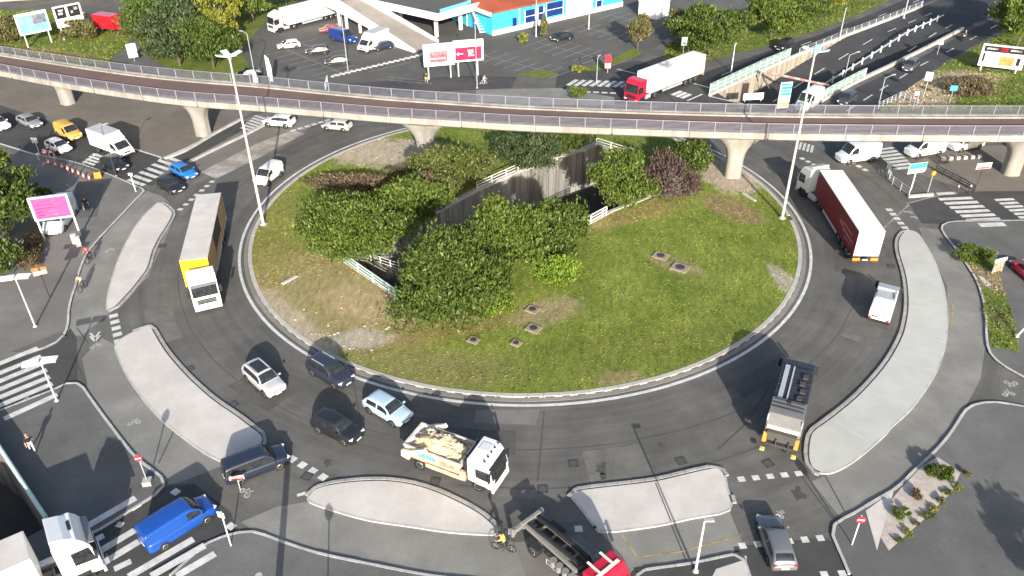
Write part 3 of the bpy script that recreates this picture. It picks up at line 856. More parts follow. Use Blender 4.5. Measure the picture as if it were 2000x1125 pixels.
M_DECK = pm('deck_red_brown', (0.165, 0.110, 0.094), var=0.12, scale=0.4, fine=10, rough=0.9, stain=0.12, stain_scale=0.15)
M_DECKG = pm('deck_grey', (0.24, 0.225, 0.235), var=0.12, scale=0.6, fine=10, rough=0.9)
def across(u, dz):
    return [Vector((n.x + (f.x - n.x) * u, n.y + (f.y - n.y) * u, n.z + dz)) for n, f in zip(near, far)]
def loft(lines_, name, m, parent, flip=False):
    mb = MB(); P_ = []; F = []
    for l in lines_: P_ += l
    k = len(lines_)
    for a in range(k - 1):
        for i in range(NB - 1):
            F.append((a * NB + i, a * NB + i + 1, (a + 1) * NB + i + 1, (a + 1) * NB + i))
    mb.add(P_, F)
    return mb.build(name, m, parent)
def up(L_, dz): return [p + Vector((0, 0, dz)) for p in L_]
# box girder: fascia, soffit and far fascia
loft([across(.055, 1.0), across(0, 1.0), across(0.0, .28), across(.06, .02), across(.2, -.35), across(.5, -.75), across(.8, -.35), across(.94, .02), across(1, .28), across(1, 1.0), across(.945, 1.0)], 'girder', M_BRC, bridge)
loft([across(.055, 1.0), across(.055, .78), across(.20, .78)], 'near_footway', M_DECKG, bridge)
loft([across(.20, .775), across(.5, .80), across(.86, .775)], 'deck', M_DECK, bridge)
loft([across(.86, .775), across(.861, .95), across(.945, .95), across(.945, 1.0)], 'far_kerb', M_BRC, bridge)
# expansion joint of the deck
i = min(range(NB), key=lambda k: abs(near[k].x - 24.5))
a, b = across(.21, .79)[i + 1], across(.85, .79)[i]
n = Vector((.05, 0, 0))
MB().quad(a + n, a - n, b - n, b + n).build('expansion_joint', M_JOINT, bridge)
# joints between the fascia panels and drain outlets
for k, p in enumerate(resample(across(-.001, .28), 8.7)):
    if -95 < p.x < 90:
        MB().box((0, -.012, .36), (.05, .02, .72)).build('panel_joint', M_JOINT, bridge, p)
        if k % 2: MB().tube((0, -.02, .1), (0, -.14, .02), .07, n=8).build('drain_outlet', M_STEEL, bridge, p)
M_RAIL = pm('rail_lavender', (0.25, 0.25, 0.30), var=0.1, fine=10, rough=0.5, metal=0.2, obj=True)
def bridge_rail(u, name, label, dz, h, tilt):
    e = thing(name, label, 'railing')
    L_ = across(u, dz)
    out = -1 if u < .5 else 1
    for k, zz in enumerate((.12, .26, .40, .54, .68, .82, .96, h)):
        mb = MB()
        for p, q in zip(L_[:-1:2], L_[2::2]):
            mb.tube(p + Vector((0, 0, zz)), q + Vector((0, 0, zz)), .022 if zz < h else .05, n=5, cap=False)
        mb.build('rail', M_RAIL, e)
    me = MB().box((0, 0, h / 2), (.10, .16, h)).mesh('post'); me.materials.append(M_RAIL)
    for p in resample(L_, 2.9):
        if -115 < p.x < 100: inst('post', me, e, p)
    return e
bridge_rail(.025, 'railing', 'lavender grey post and rail parapet on the near edge of the viaduct', 1.0, 1.1, 0)
bridge_rail(.965, 'railing', 'lavender grey post and rail parapet on the far edge of the viaduct', .98, 1.1, 0)
# flared columns
def pier(bx, by, label):
    g = G(bx, by) + Vector((0, .9, 0))
    i = min(range(NB - 1), key=lambda k: (((near[k] + far[k]) / 2 - g).xy.length))
    c = (near[i] + far[i]) / 2
    d = near[i + 1] - near[i]
    a = math.atan2(d.y, d.x)
    top = near[i].z - .55
    e = thing('viaduct_pier', label, 'column', (g.x, g.y, 0), a, 'flared piers of the viaduct')
    prof = [(0, 1.02, .95), (.1, 1.0, .93), (.45, 1.02, .95), (.58, 1.12, 1.0), (.70, 1.38, 1.12), (.81, 1.85, 1.3), (.90, 2.45, 1.5), (.97, 2.95, 1.7), (1, 3.0, 1.75)]
    mb = MB(); P_ = []; n = 28
    for t, hx, hy in prof:
        for k in range(n):
            th = 2 * math.pi * k / n
            cx, cy = math.cos(th), math.sin(th)
            ex = 2.6
            rr = (abs(cx) ** ex + abs(cy) ** ex) ** (-1 / ex)
            fl = 1 - .07 * (k % 7 == 0) - .02 * (k % 7 in (1, 6))
            P_.append((hx * cx * rr * fl, hy * cy * rr * fl, t * top))
    F = [(j * n + k, j * n + (k + 1) % n, (j + 1) * n + (k + 1) % n, (j + 1) * n + k) for j in range(len(prof) - 1) for k in range(n)]
    mb.add(P_, F, True).add(P_[-n:], [tuple(range(n))])
    mb.build('shaft', M_BRC, e)
    for yy in (-.9, .9): MB().box((0, yy, top + .12), (.7, .7, .35), .03).build('bearing', M_CONC, e)
    return e
pier(128, 206, 'flared concrete pier nearest the left edge of the photo')
pier(394, 268, 'flared concrete pier behind the left lamp mast, beside the zebra crossing')
pier(832, 325, 'flared concrete pier standing in the island behind the bushes')
pier(1433, 352, 'flared concrete pier on the island rim right of the bushes')
pier(1980, 345, 'flared concrete pier at the right edge of the photo')
# ------------------------------------------------------------------ vehicles
WHEELS = {}
def wheel_meshes(r, w):
    k = (round(r, 2), round(w, 2))
    if k not in WHEELS:
        t = MB().lathe([(r * .62, -w / 2), (r * .93, -w / 2), (r, -w * .32), (r, w * .32), (r * .93, w / 2), (r * .62, w / 2)], 18, axis='y').mesh('tyre')
        t.materials.append(M_RUB)
        m = MB()
        for s in (-1, 1):
            m.lathe([(r * .64, s * w * .34), (r * .60, s * w * .52), (r * .16, s * w * .44), (r * .10, s * w * .5)], 14, axis='y')
        m = m.mesh('rim'); m.materials.append(M_RIM)
        WHEELS[k] = (t, m)
    return WHEELS[k]
def wheel(parent, x, y, r, w=.22):
    t, m = wheel_meshes(r, w)
    o = inst('wheel', t, parent, (x, y, r))
    inst('rim', m, o)
    return o

def frame_quad(c, u0, u1, v0, v1, off):
    """patch of the face with corners c (bottom-a, bottom-b, top-b, top-a), pushed out by off"""
    a, b, d, e = c
    f = lambda u, v: (a.lerp(b, u)).lerp(e.lerp(d, u), v)
    n = (b - a).cross(e - a).normalized() * off
    return [f(u0, v0) + n, f(u1, v0) + n, f(u1, v1) + n, f(u0, v1) + n]

def patch(mb, q, th=.02):
    n = (q[1] - q[0]).cross(q[3] - q[0]).normalized() * th
    P_ = list(q) + [p - n * 1.5 for p in q]
    mb.add(P_, [(0, 1, 2, 3), (0, 4, 5, 1), (1, 5, 6, 2), (2, 6, 7, 3), (3, 7, 4, 0)])

KIND = {
    # L, W, H, belt z, cabin rear low, rear high, front high, front low, bonnet z front, wheel r
    'hatch': (4.1, 1.78, 1.48, .93, -.475, -.36, .07, .25, .72, .31),
    'suv': (4.45, 1.84, 1.66, 1.02, -.485, -.40, .08, .24, .86, .35),
    'sedan': (4.55, 1.80, 1.45, .92, -.47, -.34, .07, .23, .72, .32),
    'mpv': (4.95, 1.92, 1.84, 1.05, -.492, -.455, .14, .30, .88, .34),
    'svan': (4.3, 1.80, 1.84, 1.08, -.497, -.485, .13, .30, .90, .32),
    'van': (5.4, 2.0, 2.15, 1.22, -.497, -.485, .17, .33, 1.0, .34),
    'bvan': (5.6, 2.05, 2.5, 1.32, -.497, -.487, .20, .35, 1.05, .35),
}
def car(kind, col, x, y, hdg, label, cat='car', name=None, s=1.0, group=None, sunroof=False, rails=False, roofcol=None, z=0.0, pitch=0.0, cargo=None):
    L_, W, H, bz, r0, r1, f1, f0, hz, wr = KIND[kind]
    van = kind in ('svan', 'van', 'bvan')
    if cargo is None: cargo = van
    nm = name or ({'hatch': 'hatchback_car', 'suv': 'suv_car', 'sedan': 'saloon_car', 'mpv': 'people_carrier'}.get(kind, 'panel_van'))
    e = thing(nm, label, cat, (x, y, z), R(hdg), group)
    e.scale = (s, s, s)
    if pitch: e.rotation_euler = (0, pitch, R(hdg))
    pt = paint(col)
    hw = W / 2
    # lower body
    st = [(-.5, .80, .40, bz - .22), (-.488, .92, .28, bz - .06), (-.44, .985, .24, bz), (-.3, 1.0, .22, bz + .01), (0, 1.0, .21, bz - .005), (f0 - .06, 1.0, .21, bz - .02), (f0 + .01, .99, .22, bz - .035),
          (.36 if f0 < .3 else .40, .975, .22, hz + (bz - hz) * .42), (.445, .93, .24, hz + .02), (.482, .84, .27, hz - .10), (.5, .66, .34, hz - .26)]
    P_ = []
    for fx, fw, zb, zt in st:
        w = hw * fw; h = zt - zb
        half = [(0, zb), (.80 * w, zb), (.96 * w, zb + .10), (1.0 * w, zb + .42 * h), (.985 * w, zb + .66 * h), (.955 * w, zt - .07), (.87 * w, zt), (.45 * w, zt + .025), (0, zt + .035)]
        ring = [(L_ * fx, yy, zz) for yy, zz in half] + [(L_ * fx, -yy, zz) for yy, zz in half[-2:0:-1]]
        P_ += ring
    n = 16
    F = [(i * n + k, i * n + (k + 1) % n, (i + 1) * n + (k + 1) % n, (i + 1) * n + k) for i in range(len(st) - 1) for k in range(n)]
    mb = MB().add(P_, F, True).add(P_[:n], [tuple(range(n))]).add(P_[-n:], [tuple(range(n - 1, -1, -1))])
    # cabin: a smooth shell; its windows are patches of the same shell set just proud of it
    lo, hi = .915 * hw, (.86 if van else .74) * hw
    zl = bz - .03
    if van:
        key = [(r0, zl), (r0 + .003, bz + .5 * (H - bz)), (r1, H - .10), (r1 + .05, H - .02), ((r1 + f1) / 2, H), (f1 - .05, H - .01), (f1, H - .07), (f1 + (f0 - f1) * .5, bz + .55 * (H - bz)), (f0, zl), (f0 + .02, zl - .03)]
    else:
        key = [(r0, zl), (r0 + (r1 - r0) * .45, bz + .55 * (H - bz)), (r1, H - .09), (r1 + .06, H - .03), ((r1 + f1) / 2, H), (f1 - .05, H - .015), (f1, H - .055), (f1 + (f0 - f1) * .5, bz + .58 * (H - bz)), (f0, zl), (f0 + .03, zl - .02)]
    kp = spl([Vector((x_, 0, z_)) for x_, z_ in key], 5, closed=False)
    NK = len(kp) - 1
    def wz(z_): return lo + (hi - lo) * max(0.0, min(1.0, (z_ - bz) / (H - bz)))
    def S(u, v):
        t = max(0.0, min(.9999, u)) * NK; i_ = int(t); p = kp[i_].lerp(kp[i_ + 1], t - i_)
        zt = p.z; wt = wz(zt); av = abs(v); sg = 1 if v >= 0 else -1
        dr = min(.07, max(0.0, zt - zl) * .3)
        if av <= .5:
            k_ = av / .5; y_ = wt * .97 * k_; z_ = zt - dr * k_ ** 3
        else:
            k_ = (av - .5) / .5; z_ = (zt - dr) + (zl - .02 - zt + dr) * k_; y_ = wz(z_) + (wt * .97 - wz(zt - dr)) * (1 - k_)
        return Vector((p.x * L_, sg * y_, z_))
    def uat(fx):
        return min(range(NK + 1), key=lambda q: abs(kp[q].x - fx)) / NK
    def shell(mb_, u0, u1, v0, v1, nu, nv, off=0.0, th=0.0):
        P2 = []
        for i_ in range(nu + 1):
            for j_ in range(nv + 1):
                u, v = u0 + (u1 - u0) * i_ / nu, v0 + (v1 - v0) * j_ / nv
                p = S(u, v)
                if off:
                    c = Vector((L_ * (r0 + f0) / 2, 0, bz - .25)); nrm = Vector(((p.x - c.x) * .25, (p.y - c.y), (p.z - c.z) * .9)).normalized()
                    du = S(min(1, u + .01), v) - S(max(0, u - .01), v); dv = S(u, v + .01) - S(u, v - .01); nn = du.cross(dv)
                    if nn.length > 1e-7:
                        nn.normalize(); nrm = nn if nn.dot(nrm) > 0 else -nn
                    p = p + nrm * off
                P2.append(p)
        mb_.add(P2, [(i_ * (nv + 1) + j_, (i_ + 1) * (nv + 1) + j_, (i_ + 1) * (nv + 1) + j_ + 1, i_ * (nv + 1) + j_ + 1) for i_ in range(nu) for j_ in range(nv)], True)
    shell(mb, 0, 1, -1, 1, 22, 20)
    body = mb.build('body', pt, e)
    uf1, uf0, ur1, ur0 = uat(f1), uat(f0), uat(r1), uat(r0)
    if roofcol:
        g = MB(); shell(g, ur1, uf1, -.45, .45, 8, 6, .006); g.build('roof', paint(roofcol), e)
    g = MB(); shell(g, uf1 + (uf0 - uf1) * .10, uf1 + (uf0 - uf1) * .90, -.46, .46, 5, 8, .012); g.build('windscreen', M_GLASS, e)
    if not cargo or kind == 'mpv':
        g = MB(); shell(g, ur0 + (ur1 - ur0) * .30, ur0 + (ur1 - ur0) * .92, -.42, .42, 4, 6, .012); g.build('rear_window', M_GLASS, e)
    xa, xb = r1 - (r1 - r0) * .25, f1 + (f0 - f1) * .50
    for sgn in (-1, 1):
        spans = [(f1 - .10, xb)] if cargo else ([(r1 + .0, r1 + .17), (r1 + .19, (r1 + f1) / 2 + .10), ((r1 + f1) / 2 + .12, xb)] if kind == 'mpv' else [(xa + .03, (r1 + f1) / 2 + .045), ((r1 + f1) / 2 + .06, xb)])
        for a_, b_ in spans:
            g = MB(); v0_, v1_ = (.60, .93) if not van else (.62, .96)
            shell(g, uat(a_), uat(b_), sgn * v0_, sgn * v1_, 6, 3, .012); g.build('side_window', M_GLASS, e)
        yv = sgn * hw
        # lamps, mirror, arches
        MB().box((L_ * .455, sgn * hw * .70, hz - .07), (.26, .34, .11), .03, Matrix.Rotation(-sgn * .45, 3, 'Z')).build('headlight', M_HEAD, e)
        MB().box((-L_ * .484, sgn * hw * .76, bz - .14), (.07, .22, .24 if kind != 'hatch' else .17), .02).build('tail_light', M_TAIL, e)
        MB().box((L_ * (f0 - .045), sgn * (hw + .07), bz + .08), (.12, .20, .15), .03).build('mirror', pt if not van else M_TRIM, e)
    tr = MB()
    wx = (-.30 * L_, .305 * L_)
    for xx in wx:
        for sgn in (-1, 1):
            tr.lathe([(wr + .075, sgn * (hw - .10)), (wr + .075, sgn * (hw + .006))], 18, (xx, 0, wr + .01), 'y')
    tr.box((0, 0, .26), (L_ * .6, W * .985, .12)).box((L_ * .488, 0, .40), (.12, W * .72, .16), .02).box((-L_ * .49, 0, .42), (.1, W * .78, .14), .02)
    tr.build('trim', M_TRIM, e)
    MB().box((L_ * .487, 0, hz - .20), (.07, W * .42, .13), .015).build('grille', M_TRIM, e)
    MB().box((L_ * .507 - .02, 0, .46), (.025, .5, .11)).build('number_plate', M_WHITE, e)
    MB().box((-L_ * .5 - .01, 0, .62 if not van else .8), (.025, .5, .11)).build('number_plate', M_WHITE, e)
    for xx in wx:
        for sgn in (-1, 1):
            wheel(e, xx, sgn * (hw - .10), wr, .22)
    if sunroof:
        g = MB(); shell(g, uat(r1 + .10), uat(f1 - .04), -.36, .36, 4, 4, .012); g.build('sunroof', M_GLASS, e)
    if rails:
        for sgn in (-1, 1):
            MB().box((L_ * (r1 + f1) / 2, sgn * hi * .86, H - .03), (L_ * .34, .05, .06), .01).build('roof_rail', M_GALV, e)
    return e

def cab(e, col, x, w=2.48, top=3.6, bot=.55, ln=2.1, visor=None, deflector=True, roofcol=None):
    """forward-control lorry cab whose front is at local x"""
    pt = paint(col)
    hw = w / 2
    wb = top * .47; wt = top * .78
    pr = [(x - ln, bot + .35), (x - .25, bot + .1), (x - .02, bot + .12), (x + .02, bot + .7), (x, wb), (x - .22, wt), (x - .45, wt + (top - wt) * .55), (x - .75, top), (x - ln + .05, top), (x - ln, top - .15)]
    MB().prism(pr, -hw, hw, .05).build('cab', pt, e)
    wsc = (Vector((x, -hw, wb)), Vector((x, hw, wb)), Vector((x - .22, hw, wt)), Vector((x - .22, -hw, wt)))
    g = MB(); patch(g, frame_quad(wsc, .05, .95, .06, .97, .02)); g.build('windscreen', M_GLASS, e)
    for sg in (-1, 1):
        yy = sg * hw
        c = (Vector((x - 1.35, yy, wb + .02)), Vector((x - .12, yy, wb - .1)), Vector((x - .30, yy, wt - .06)), Vector((x - 1.35, yy, wt - .06)))
        if sg > 0: c = (c[1], c[0], c[3], c[2])
        g = MB(); patch(g, frame_quad(c, .04, .96, .03, .97, .015)); g.build('side_window', M_GLASS, e)
        MB().box((x - .12, sg * (hw + .2), wb + .55), (.12, .22, .75), .03).box((x - .12, sg * (hw + .06), wb + .85), (.05, .2, .05)).build('mirror', M_TRIM, e)
        MB().box((x - .01, sg * hw * .80, bot + .22), (.12, .42, .2), .03).build('headlight', M_HEAD, e)
        MB().box((x - .8, sg * (hw - .06), bot + .05), (.5, .14, .35), .02).build('step', M_TRIM, e)
    MB().box((x + .0, 0, bot - .05), (.18, w * .98, .32), .04).build('bumper', pt if sum(col) > 1.2 else M_TRIM, e)
    gr = thing_part('grille', e)
    for k in range(3):
        MB().box((x + .025, 0, bot + .52 + k * .17), (.04, w * .68, .14), .01).build('slat', M_TRIM, gr)
    MB().box((x + .10, 0, bot - .02), (.03, .5, .12)).build('number_plate', M_WHITE, e)
    if visor is not None:
        MB().box((x - .12, 0, wt + .10), (.34, w * .92, .07), .02, Matrix.Rotation(.25, 3, 'Y')).build('sun_visor', visor, e)
    if deflector:
        MB().prism([(x - ln + .05, top - .02), (x - ln * .42, top - .02), (x - ln * .62, top + .22), (x - ln + .05, top + .42)], -hw * .86, hw * .86, .05).build('roof_deflector', pt, e)
    return e

def thing_part(name, parent):
    o = bpy.data.objects.new(name, None)
    o.empty_display_size = .1
    return link(o, parent)

def chassis(e, x0, x1, z=.85, w=.9):
    mb = MB()
    for sg in (-1, 1):
        mb.box(((x0 + x1) / 2, sg * w / 2, z), (x1 - x0, .12, .28))
    for k in range(5):
        mb.box((x0 + (x1 - x0) * (k + .5) / 5, 0, z), (.12, w, .2))
    return mb.build('chassis', M_STEEL, e)

def tractor(col, x, y, hdg, label, top=3.6, visor=M_TRIM, deflector=True, s=1.0):
    """two-axle tractor unit; origin on the ground below its fifth wheel"""
    e = thing('lorry_tractor', label, 'lorry', (x, y, 0), R(hdg))
    e.scale = (s, s, s)
    chassis(e, -1.4, 3.2)
    cab(e, col, 4.35, top=top, visor=visor, deflector=deflector)
    for sg in (-1, 1):
        wheel(e, 3.1, sg * 1.06, .5, .34); wheel(e, -.25, sg * .98, .5, .52)
        MB().box((1.5, sg * .98, .72), (1.3, .5, .55), .12).build('fuel_tank', M_GALV, e)
        MB().box((-.25, sg * .98, 1.12), (1.25, .52, .05), .02).build('mudguard', M_TRIM, e)
        MB().box((3.1, sg * 1.22, .62), (1.15, .06, .9), .02).build('wheel_arch', M_TRIM, e)
    MB().lathe([(.55, 1.02), (.55, 1.14)], 16, (0, 0, 0)).build('fifth_wheel', M_STEEL, e)
    return e

def trailer(x, y, hdg, label, L_=13.6, side_l=None, side_r=None, front=None, roof=None, rear=None, h=4.0, box=False, strip=None, s=1.0, name='semi_trailer', rearmark=True, print_bars=None, opening=False):
    """three-axle trailer; origin on the ground below its middle"""
    e = thing(name, label, 'trailer', (x, y, 0), R(hdg))
    e.scale = (s, s, s)
    W = 2.55; hw = W / 2; zb = 1.15
    side_l = side_l or M_WHITE; side_r = side_r or side_l
    MB().box((0, 0, zb + (h - zb) / 2 - .02), (L_ - .08, W - .10, h - zb - .08), .02).build('load_body', M_TRIM if opening else side_l, e)
    MB().box((0, 0, h - .03), (L_, W, .1), .03).build('roof', roof or M_WHITE, e)
    for sg, m in ((1, side_l), (-1, side_r)):
        if opening and sg > 0:
            for xx in (-4.7, 4.7):
                MB().box((xx, sg * (hw - .02), zb + (h - zb) / 2 - .05), (L_ / 2 - 2.4, .05, h - zb - .1), .012).build('side_curtain', m, e)
            MB().box((0, sg * (hw - .03), zb + .45), (4.4, .04, .8), .01).build('drop_board', m, e)
        else:
            np_ = 4
            for k in range(np_):
                MB().box((-L_ / 2 + (k + .5) * L_ / np_, sg * (hw - .02), zb + (h - zb) / 2 - .03), (L_ / np_ - .03, .05, h - zb - .12), .012).build('side_curtain', m, e)
        MB().box((0, sg * (hw - .01), zb - .02), (L_, .07, .16), .01).build('side_rail', strip or M_GALV, e)
        MB().box((L_ * .08, sg * (hw - .08), .75), (L_ * .36, .06, .35), .01).build('side_guard', M_GALV, e)
    MB().box((L_ / 2 - .01, 0, zb + (h - zb) / 2), (.08, W, h - zb), .02).build('headboard', front or M_WHITE, e)
    for sg in (-1, 1):
        d = MB().box((-L_ / 2 - .01, sg * hw * .5, zb + (h - zb) / 2 - .05), (.06, hw - .05, h - zb - .16), .015).build('rear_door', rear or M_WHITE, e)
        MB().tube((-L_ / 2 - .06, sg * .3, zb + .1), (-L_ / 2 - .06, sg * .3, h - .15), .025, n=6).tube((-L_ / 2 - .06, sg * .8, zb + .1), (-L_ / 2 - .06, sg * .8, h - .15), .025, n=6).build('locking_bar', M_GALV, d)
        if rearmark:
            MB().box((-L_ / 2 - .04, sg * (hw - .38), .82), (.06, .72, .3), .01).build('rear_marker', M_AMBER, e)
        MB().box((-L_ / 2 - .03, sg * (hw - .30), .58), (.08, .42, .14), .02).build('tail_light', M_TAIL, e)
        MB().box((L_ * .22, sg * .75, .62), (.14, .14, 1.1)).box((L_ * .22, sg * .75, .12), (.3, .3, .05)).build('landing_leg', M_STEEL, e)
        for xx in (-L_ / 2 + 1.9, -L_ / 2 + 3.2, -L_ / 2 + 4.5):
            wheel(e, xx, sg * 1.05, .5, .38)
    MB().box((-L_ / 2 + .05, 0, .6), (.1, W * .95, .14), .01).build('underrun_bar', M_STEEL, e)
    MB().box((-L_ / 2 - .05, 0, .78), (.03, .52, .13)).build('number_plate', M_WHITE, e)
    chassis(e, -L_ / 2 + .2, L_ / 2 - 1, 1.0, 1.1)
    if print_bars:
        for (bx, bz, bl, bh, m, sg) in print_bars:
            MB().box((bx, sg * (hw + .008), bz), (bl, .012, bh)).build('print', m, e)
    return e
# ------------------------------------------------------------------ the traffic
W_ = (.78, .78, .77); BLK = (.018, .02, .024); NAVY = (.02, .03, .06); SIL = (.46, .47, .48); GREY = (.13, .14, .15)
car('suv', W_, -70.76, 106.67, -36, 'white car cut by the left edge of the photo')
car('sedan', (.26, .27, .29), -66.75, 107.47, -37.4, 'silver grey saloon queuing behind the yellow van')
car('svan', (.72, .42, .09), -59.39, 103.2, -40, 'yellow post van queuing between the silver saloon and the white box van', 'van', s=1.06)
car('hatch', W_, -58.82, 98.9, -36, 'white hatchback in the left queue beside the yellow van')
car('hatch', BLK, -49.36, 93.38, -37, 'dark hatchback beside the white box van at the zebra crossing')
car('hatch', (.02, .20, .58), -39.95, 91.0, -40, 'bright blue hatchback entering from the left zebra crossing', s=.98)
car('hatch', BLK, -40.29, 87.3, -40, 'black hatchback beside the bright blue hatchback', s=.97)
car('svan', W_, -29.24, 89.56, -110, 'small white van driving on the ring next to the left lamp mast', 'van')
car('suv', (.50, .50, .51), -20.42, 51.63, -46, 'silver SUV with dark sunroof on the ring', sunroof=True, rails=True)
car('suv', (.03, .035, .055), -15.15, 52.51, -39, 'dark navy SUV hugging the inner edge line of the ring', rails=True)
car('suv', BLK, -13.42, 45.88, -32, 'black crossover with white front corners on the ring', s=.95)
car('hatch', (.42, .55, .66), -9.83, 47.91, -38, 'light blue hatchback right behind the skip lorry', s=1.02)
car('mpv', (.02, .028, .05), -18.68, 42.18, 30, 'dark navy people carrier passing the left splitter island', 'people carrier', s=.95)
car('van', (.012, .075, .36), -22.5, 36.8, 46, 'blue panel van driving over the bottom left zebra crossing', 'van', s=.92)
car('sedan', (.15, .16, .17), 16.99, 34.84, 90, 'grey estate car leaving at the bottom right of the ring', s=.96)
car('bvan', W_, 43.14, 93.37, -165, 'white panel van under the viaduct above the red semi trailer', 'van', s=.96)
car('bvan', W_, 52.2, 94.9, -163, 'white panel van queuing just right of the zebra under the viaduct', 'van', s=.92)
car('van', W_, 58.2, 96.6, -160, 'rearmost white van of the queue under the viaduct', 'van', s=.9)
car('suv', W_, -31.84, 106.42, 167, 'white SUV leaving under the viaduct over the upper left zebra')
car('hatch', (.55, .50, .45), -23.6, 104.9, 165, 'beige car mostly hidden behind the viaduct left of centre')
car('bvan', (.62, .66, .70), -49.59, 79.13, -84, 'pale grey van parked behind the pink billboard', 'van', s=1.03)
car('hatch', BLK, 66.0, 96.0, -160, 'dark car waiting under the viaduct near the right pier')
car('hatch', BLK, 29.5, 99.5, -75, 'dark car peeking out behind the island rim pier')
car('hatch', W_, -38.13, 140.76, -161, 'white hatchback parked alone at the left of the car park', s=.97)
car('hatch', (.03, .03, .035), -32.55, 137.48, -168, 'black hatchback parked in the middle of the three left bays', s=.96)
car('hatch', (.05, .05, .052), -28.34, 131.91, -169, 'dark grey hatchback parked nearest the viaduct in the left bays', s=.95)
car('hatch', (.35, .03, .04), -32.68, 150.04, -161, 'dark red hatchback parked behind the navy van', s=.93)
car('van', (.02, .05, .22), -29.28, 144.32, -36, 'navy blue van parked beside the concrete ramp', 'van')
car('hatch', (.025, .03, .06), -21.79, 139.52, -146, 'navy hatchback parked at the foot of the concrete ramp', s=.95)
car('hatch', BLK, 9.2, 143.62, -153, 'black car parked in front of the blue building', s=.98)
car('suv', BLK, 46.54, 137.58, -131, 'black SUV driving down the service road by the trees', s=.96)
car('suv', (.10, .10, .11), 63.48, 126.63, -128, 'dark grey car coming down the middle of the slip road', s=.95)
car('suv', (.05, .055, .07), 48.58, 112.62, -130, 'dark car at the bottom of the slip road close to the viaduct', s=.93)
car('hatch', BLK, -41.21, 126.45, -165, 'dark car parked behind the viaduct next to the tall flag banner', s=.95)
car('hatch', (.45, .02, .04), 50.3, 66.6, 95, 'red car cut by the right edge of the photo')
car('bvan', W_, 42.6, 111.2, -132, 'white van with a flat roof just behind the viaduct railing', 'van', s=1.0)

# box vans: cab-chassis with a separate load box
def box_van(x, y, hdg, label, s=1.0, boxm=None):
    e = thing('box_van', label, 'van', (x, y, 0), R(hdg)); e.scale = (s, s, s)
    pt = paint(W_)
    MB().prism([(.9, .5), (3.0, .42), (3.2, .55), (3.2, 1.0), (2.75, 1.35), (1.95, 2.15), (1.6, 2.3), (.9, 2.3)], -1.0, 1.0, .07).build('cab', pt, e)
    ws = (Vector((2.75, -1.0, 1.35)), Vector((2.75, 1.0, 1.35)), Vector((1.95, 1.0, 2.15)), Vector((1.95, -1.0, 2.15)))
    g = MB(); patch(g, frame_quad(ws, .08, .92, .05, .93, .03)); g.build('windscreen', M_GLASS, e)
    for sg in (-1, 1):
        g = MB(); c = [Vector((1.3, sg * 1.0, 1.38)), Vector((2.5, sg * 1.0, 1.36)), Vector((1.95, sg * 1.0, 2.02)), Vector((1.3, sg * 1.0, 2.05))]
        if sg > 0: c = [c[1], c[0], c[3], c[2]]
        patch(g, [p + Vector((0, sg * .012, 0)) for p in c]); g.build('side_window', M_GLASS, e)
        MB().box((3.1, sg * .72, .92), (.2, .4, .2), .04).build('headlight', M_HEAD, e)
        MB().box((2.3, sg * 1.14, 1.5), (.12, .2, .3), .03).build('mirror', M_TRIM, e)
        MB().box((-3.2, sg * .9, .85), (.06, .25, .14), .02).build('tail_light', M_TAIL, e)
        wheel(e, 2.25, sg * .9, .36, .24); wheel(e, -1.9, sg * .88, .36, .34)
    MB().box((-1.15, 0, 1.95), (4.15, 2.2, 2.2), .05).build('load_box', boxm or M_WHITE, e)
    MB().box((-1.15, 0, 3.06), (4.1, 2.14, .05), .02).build('box_roof', boxm or pm('box_roof_grey', (.40, .40, .43), var=.12, obj=True), e)
    MB().prism([(.9, 2.32), (1.9, 2.32), (1.5, 2.75), (.95, 3.05)], -.98, .98, .06).build('roof_deflector', pt, e)
    MB().box((3.2, 0, .6), (.1, 1.7, .25), .03).box((3.18, 0, .98), (.08, .9, .14), .02).build('grille', M_TRIM, e)
    chassis(e, -3.1, 2.4, .6, .8)
    return e
box_van(-51.28, 97.8, -34, 'white box van with pale grey roof queuing at the left zebra crossing')
box_van(-23.35, 139.77, -122, 'white box van parked against the concrete ramp wall', .98)

# articulated lorries
M_YEL = pm('lorry_yellow', (.78, .55, .02), var=.08, rough=.5, obj=True)
M_TAN = pm('curtain_tan', (.42, .28, .13), var=.12, rough=.7, obj=True, stain=.2, stain_scale=.8)
M_PALE = pm('tarpaulin_pale', (.56, .53, .50), var=.07, scale=.5, rough=.7, obj=True, stain=.1, stain_scale=.5)
M_MAROON = pm('curtain_maroon', (.17, .012, .022), var=.12, rough=.5, obj=True)
M_MAR2 = pm('curtain_print', (.33, .10, .12), var=.3, fine=8, rough=.5, obj=True)
M_TAUT = pm('tarpaulin_white', (.74, .73, .70), var=.05, rough=.6, obj=True)
t1x, t1y, t1h = -31.0, 71.6, -79.0
trailer(t1x, t1y, t1h, 'long trailer with pale roof, tan sides and yellow headboard on the left', side_l=M_TAN, front=M_YEL, roof=M_PALE, strip=M_GALV, opening=True)
hd = Vector((math.cos(R(t1h)), math.sin(R(t1h)), 0))
p = Vector((t1x, t1y, 0)) + hd * 5.6
tractor(W_, p.x, p.y, -66, 'white lorry tractor pulling the tan trailer on the left', visor=pm('visor_grey', (.2, .21, .22), obj=True), deflector=False)
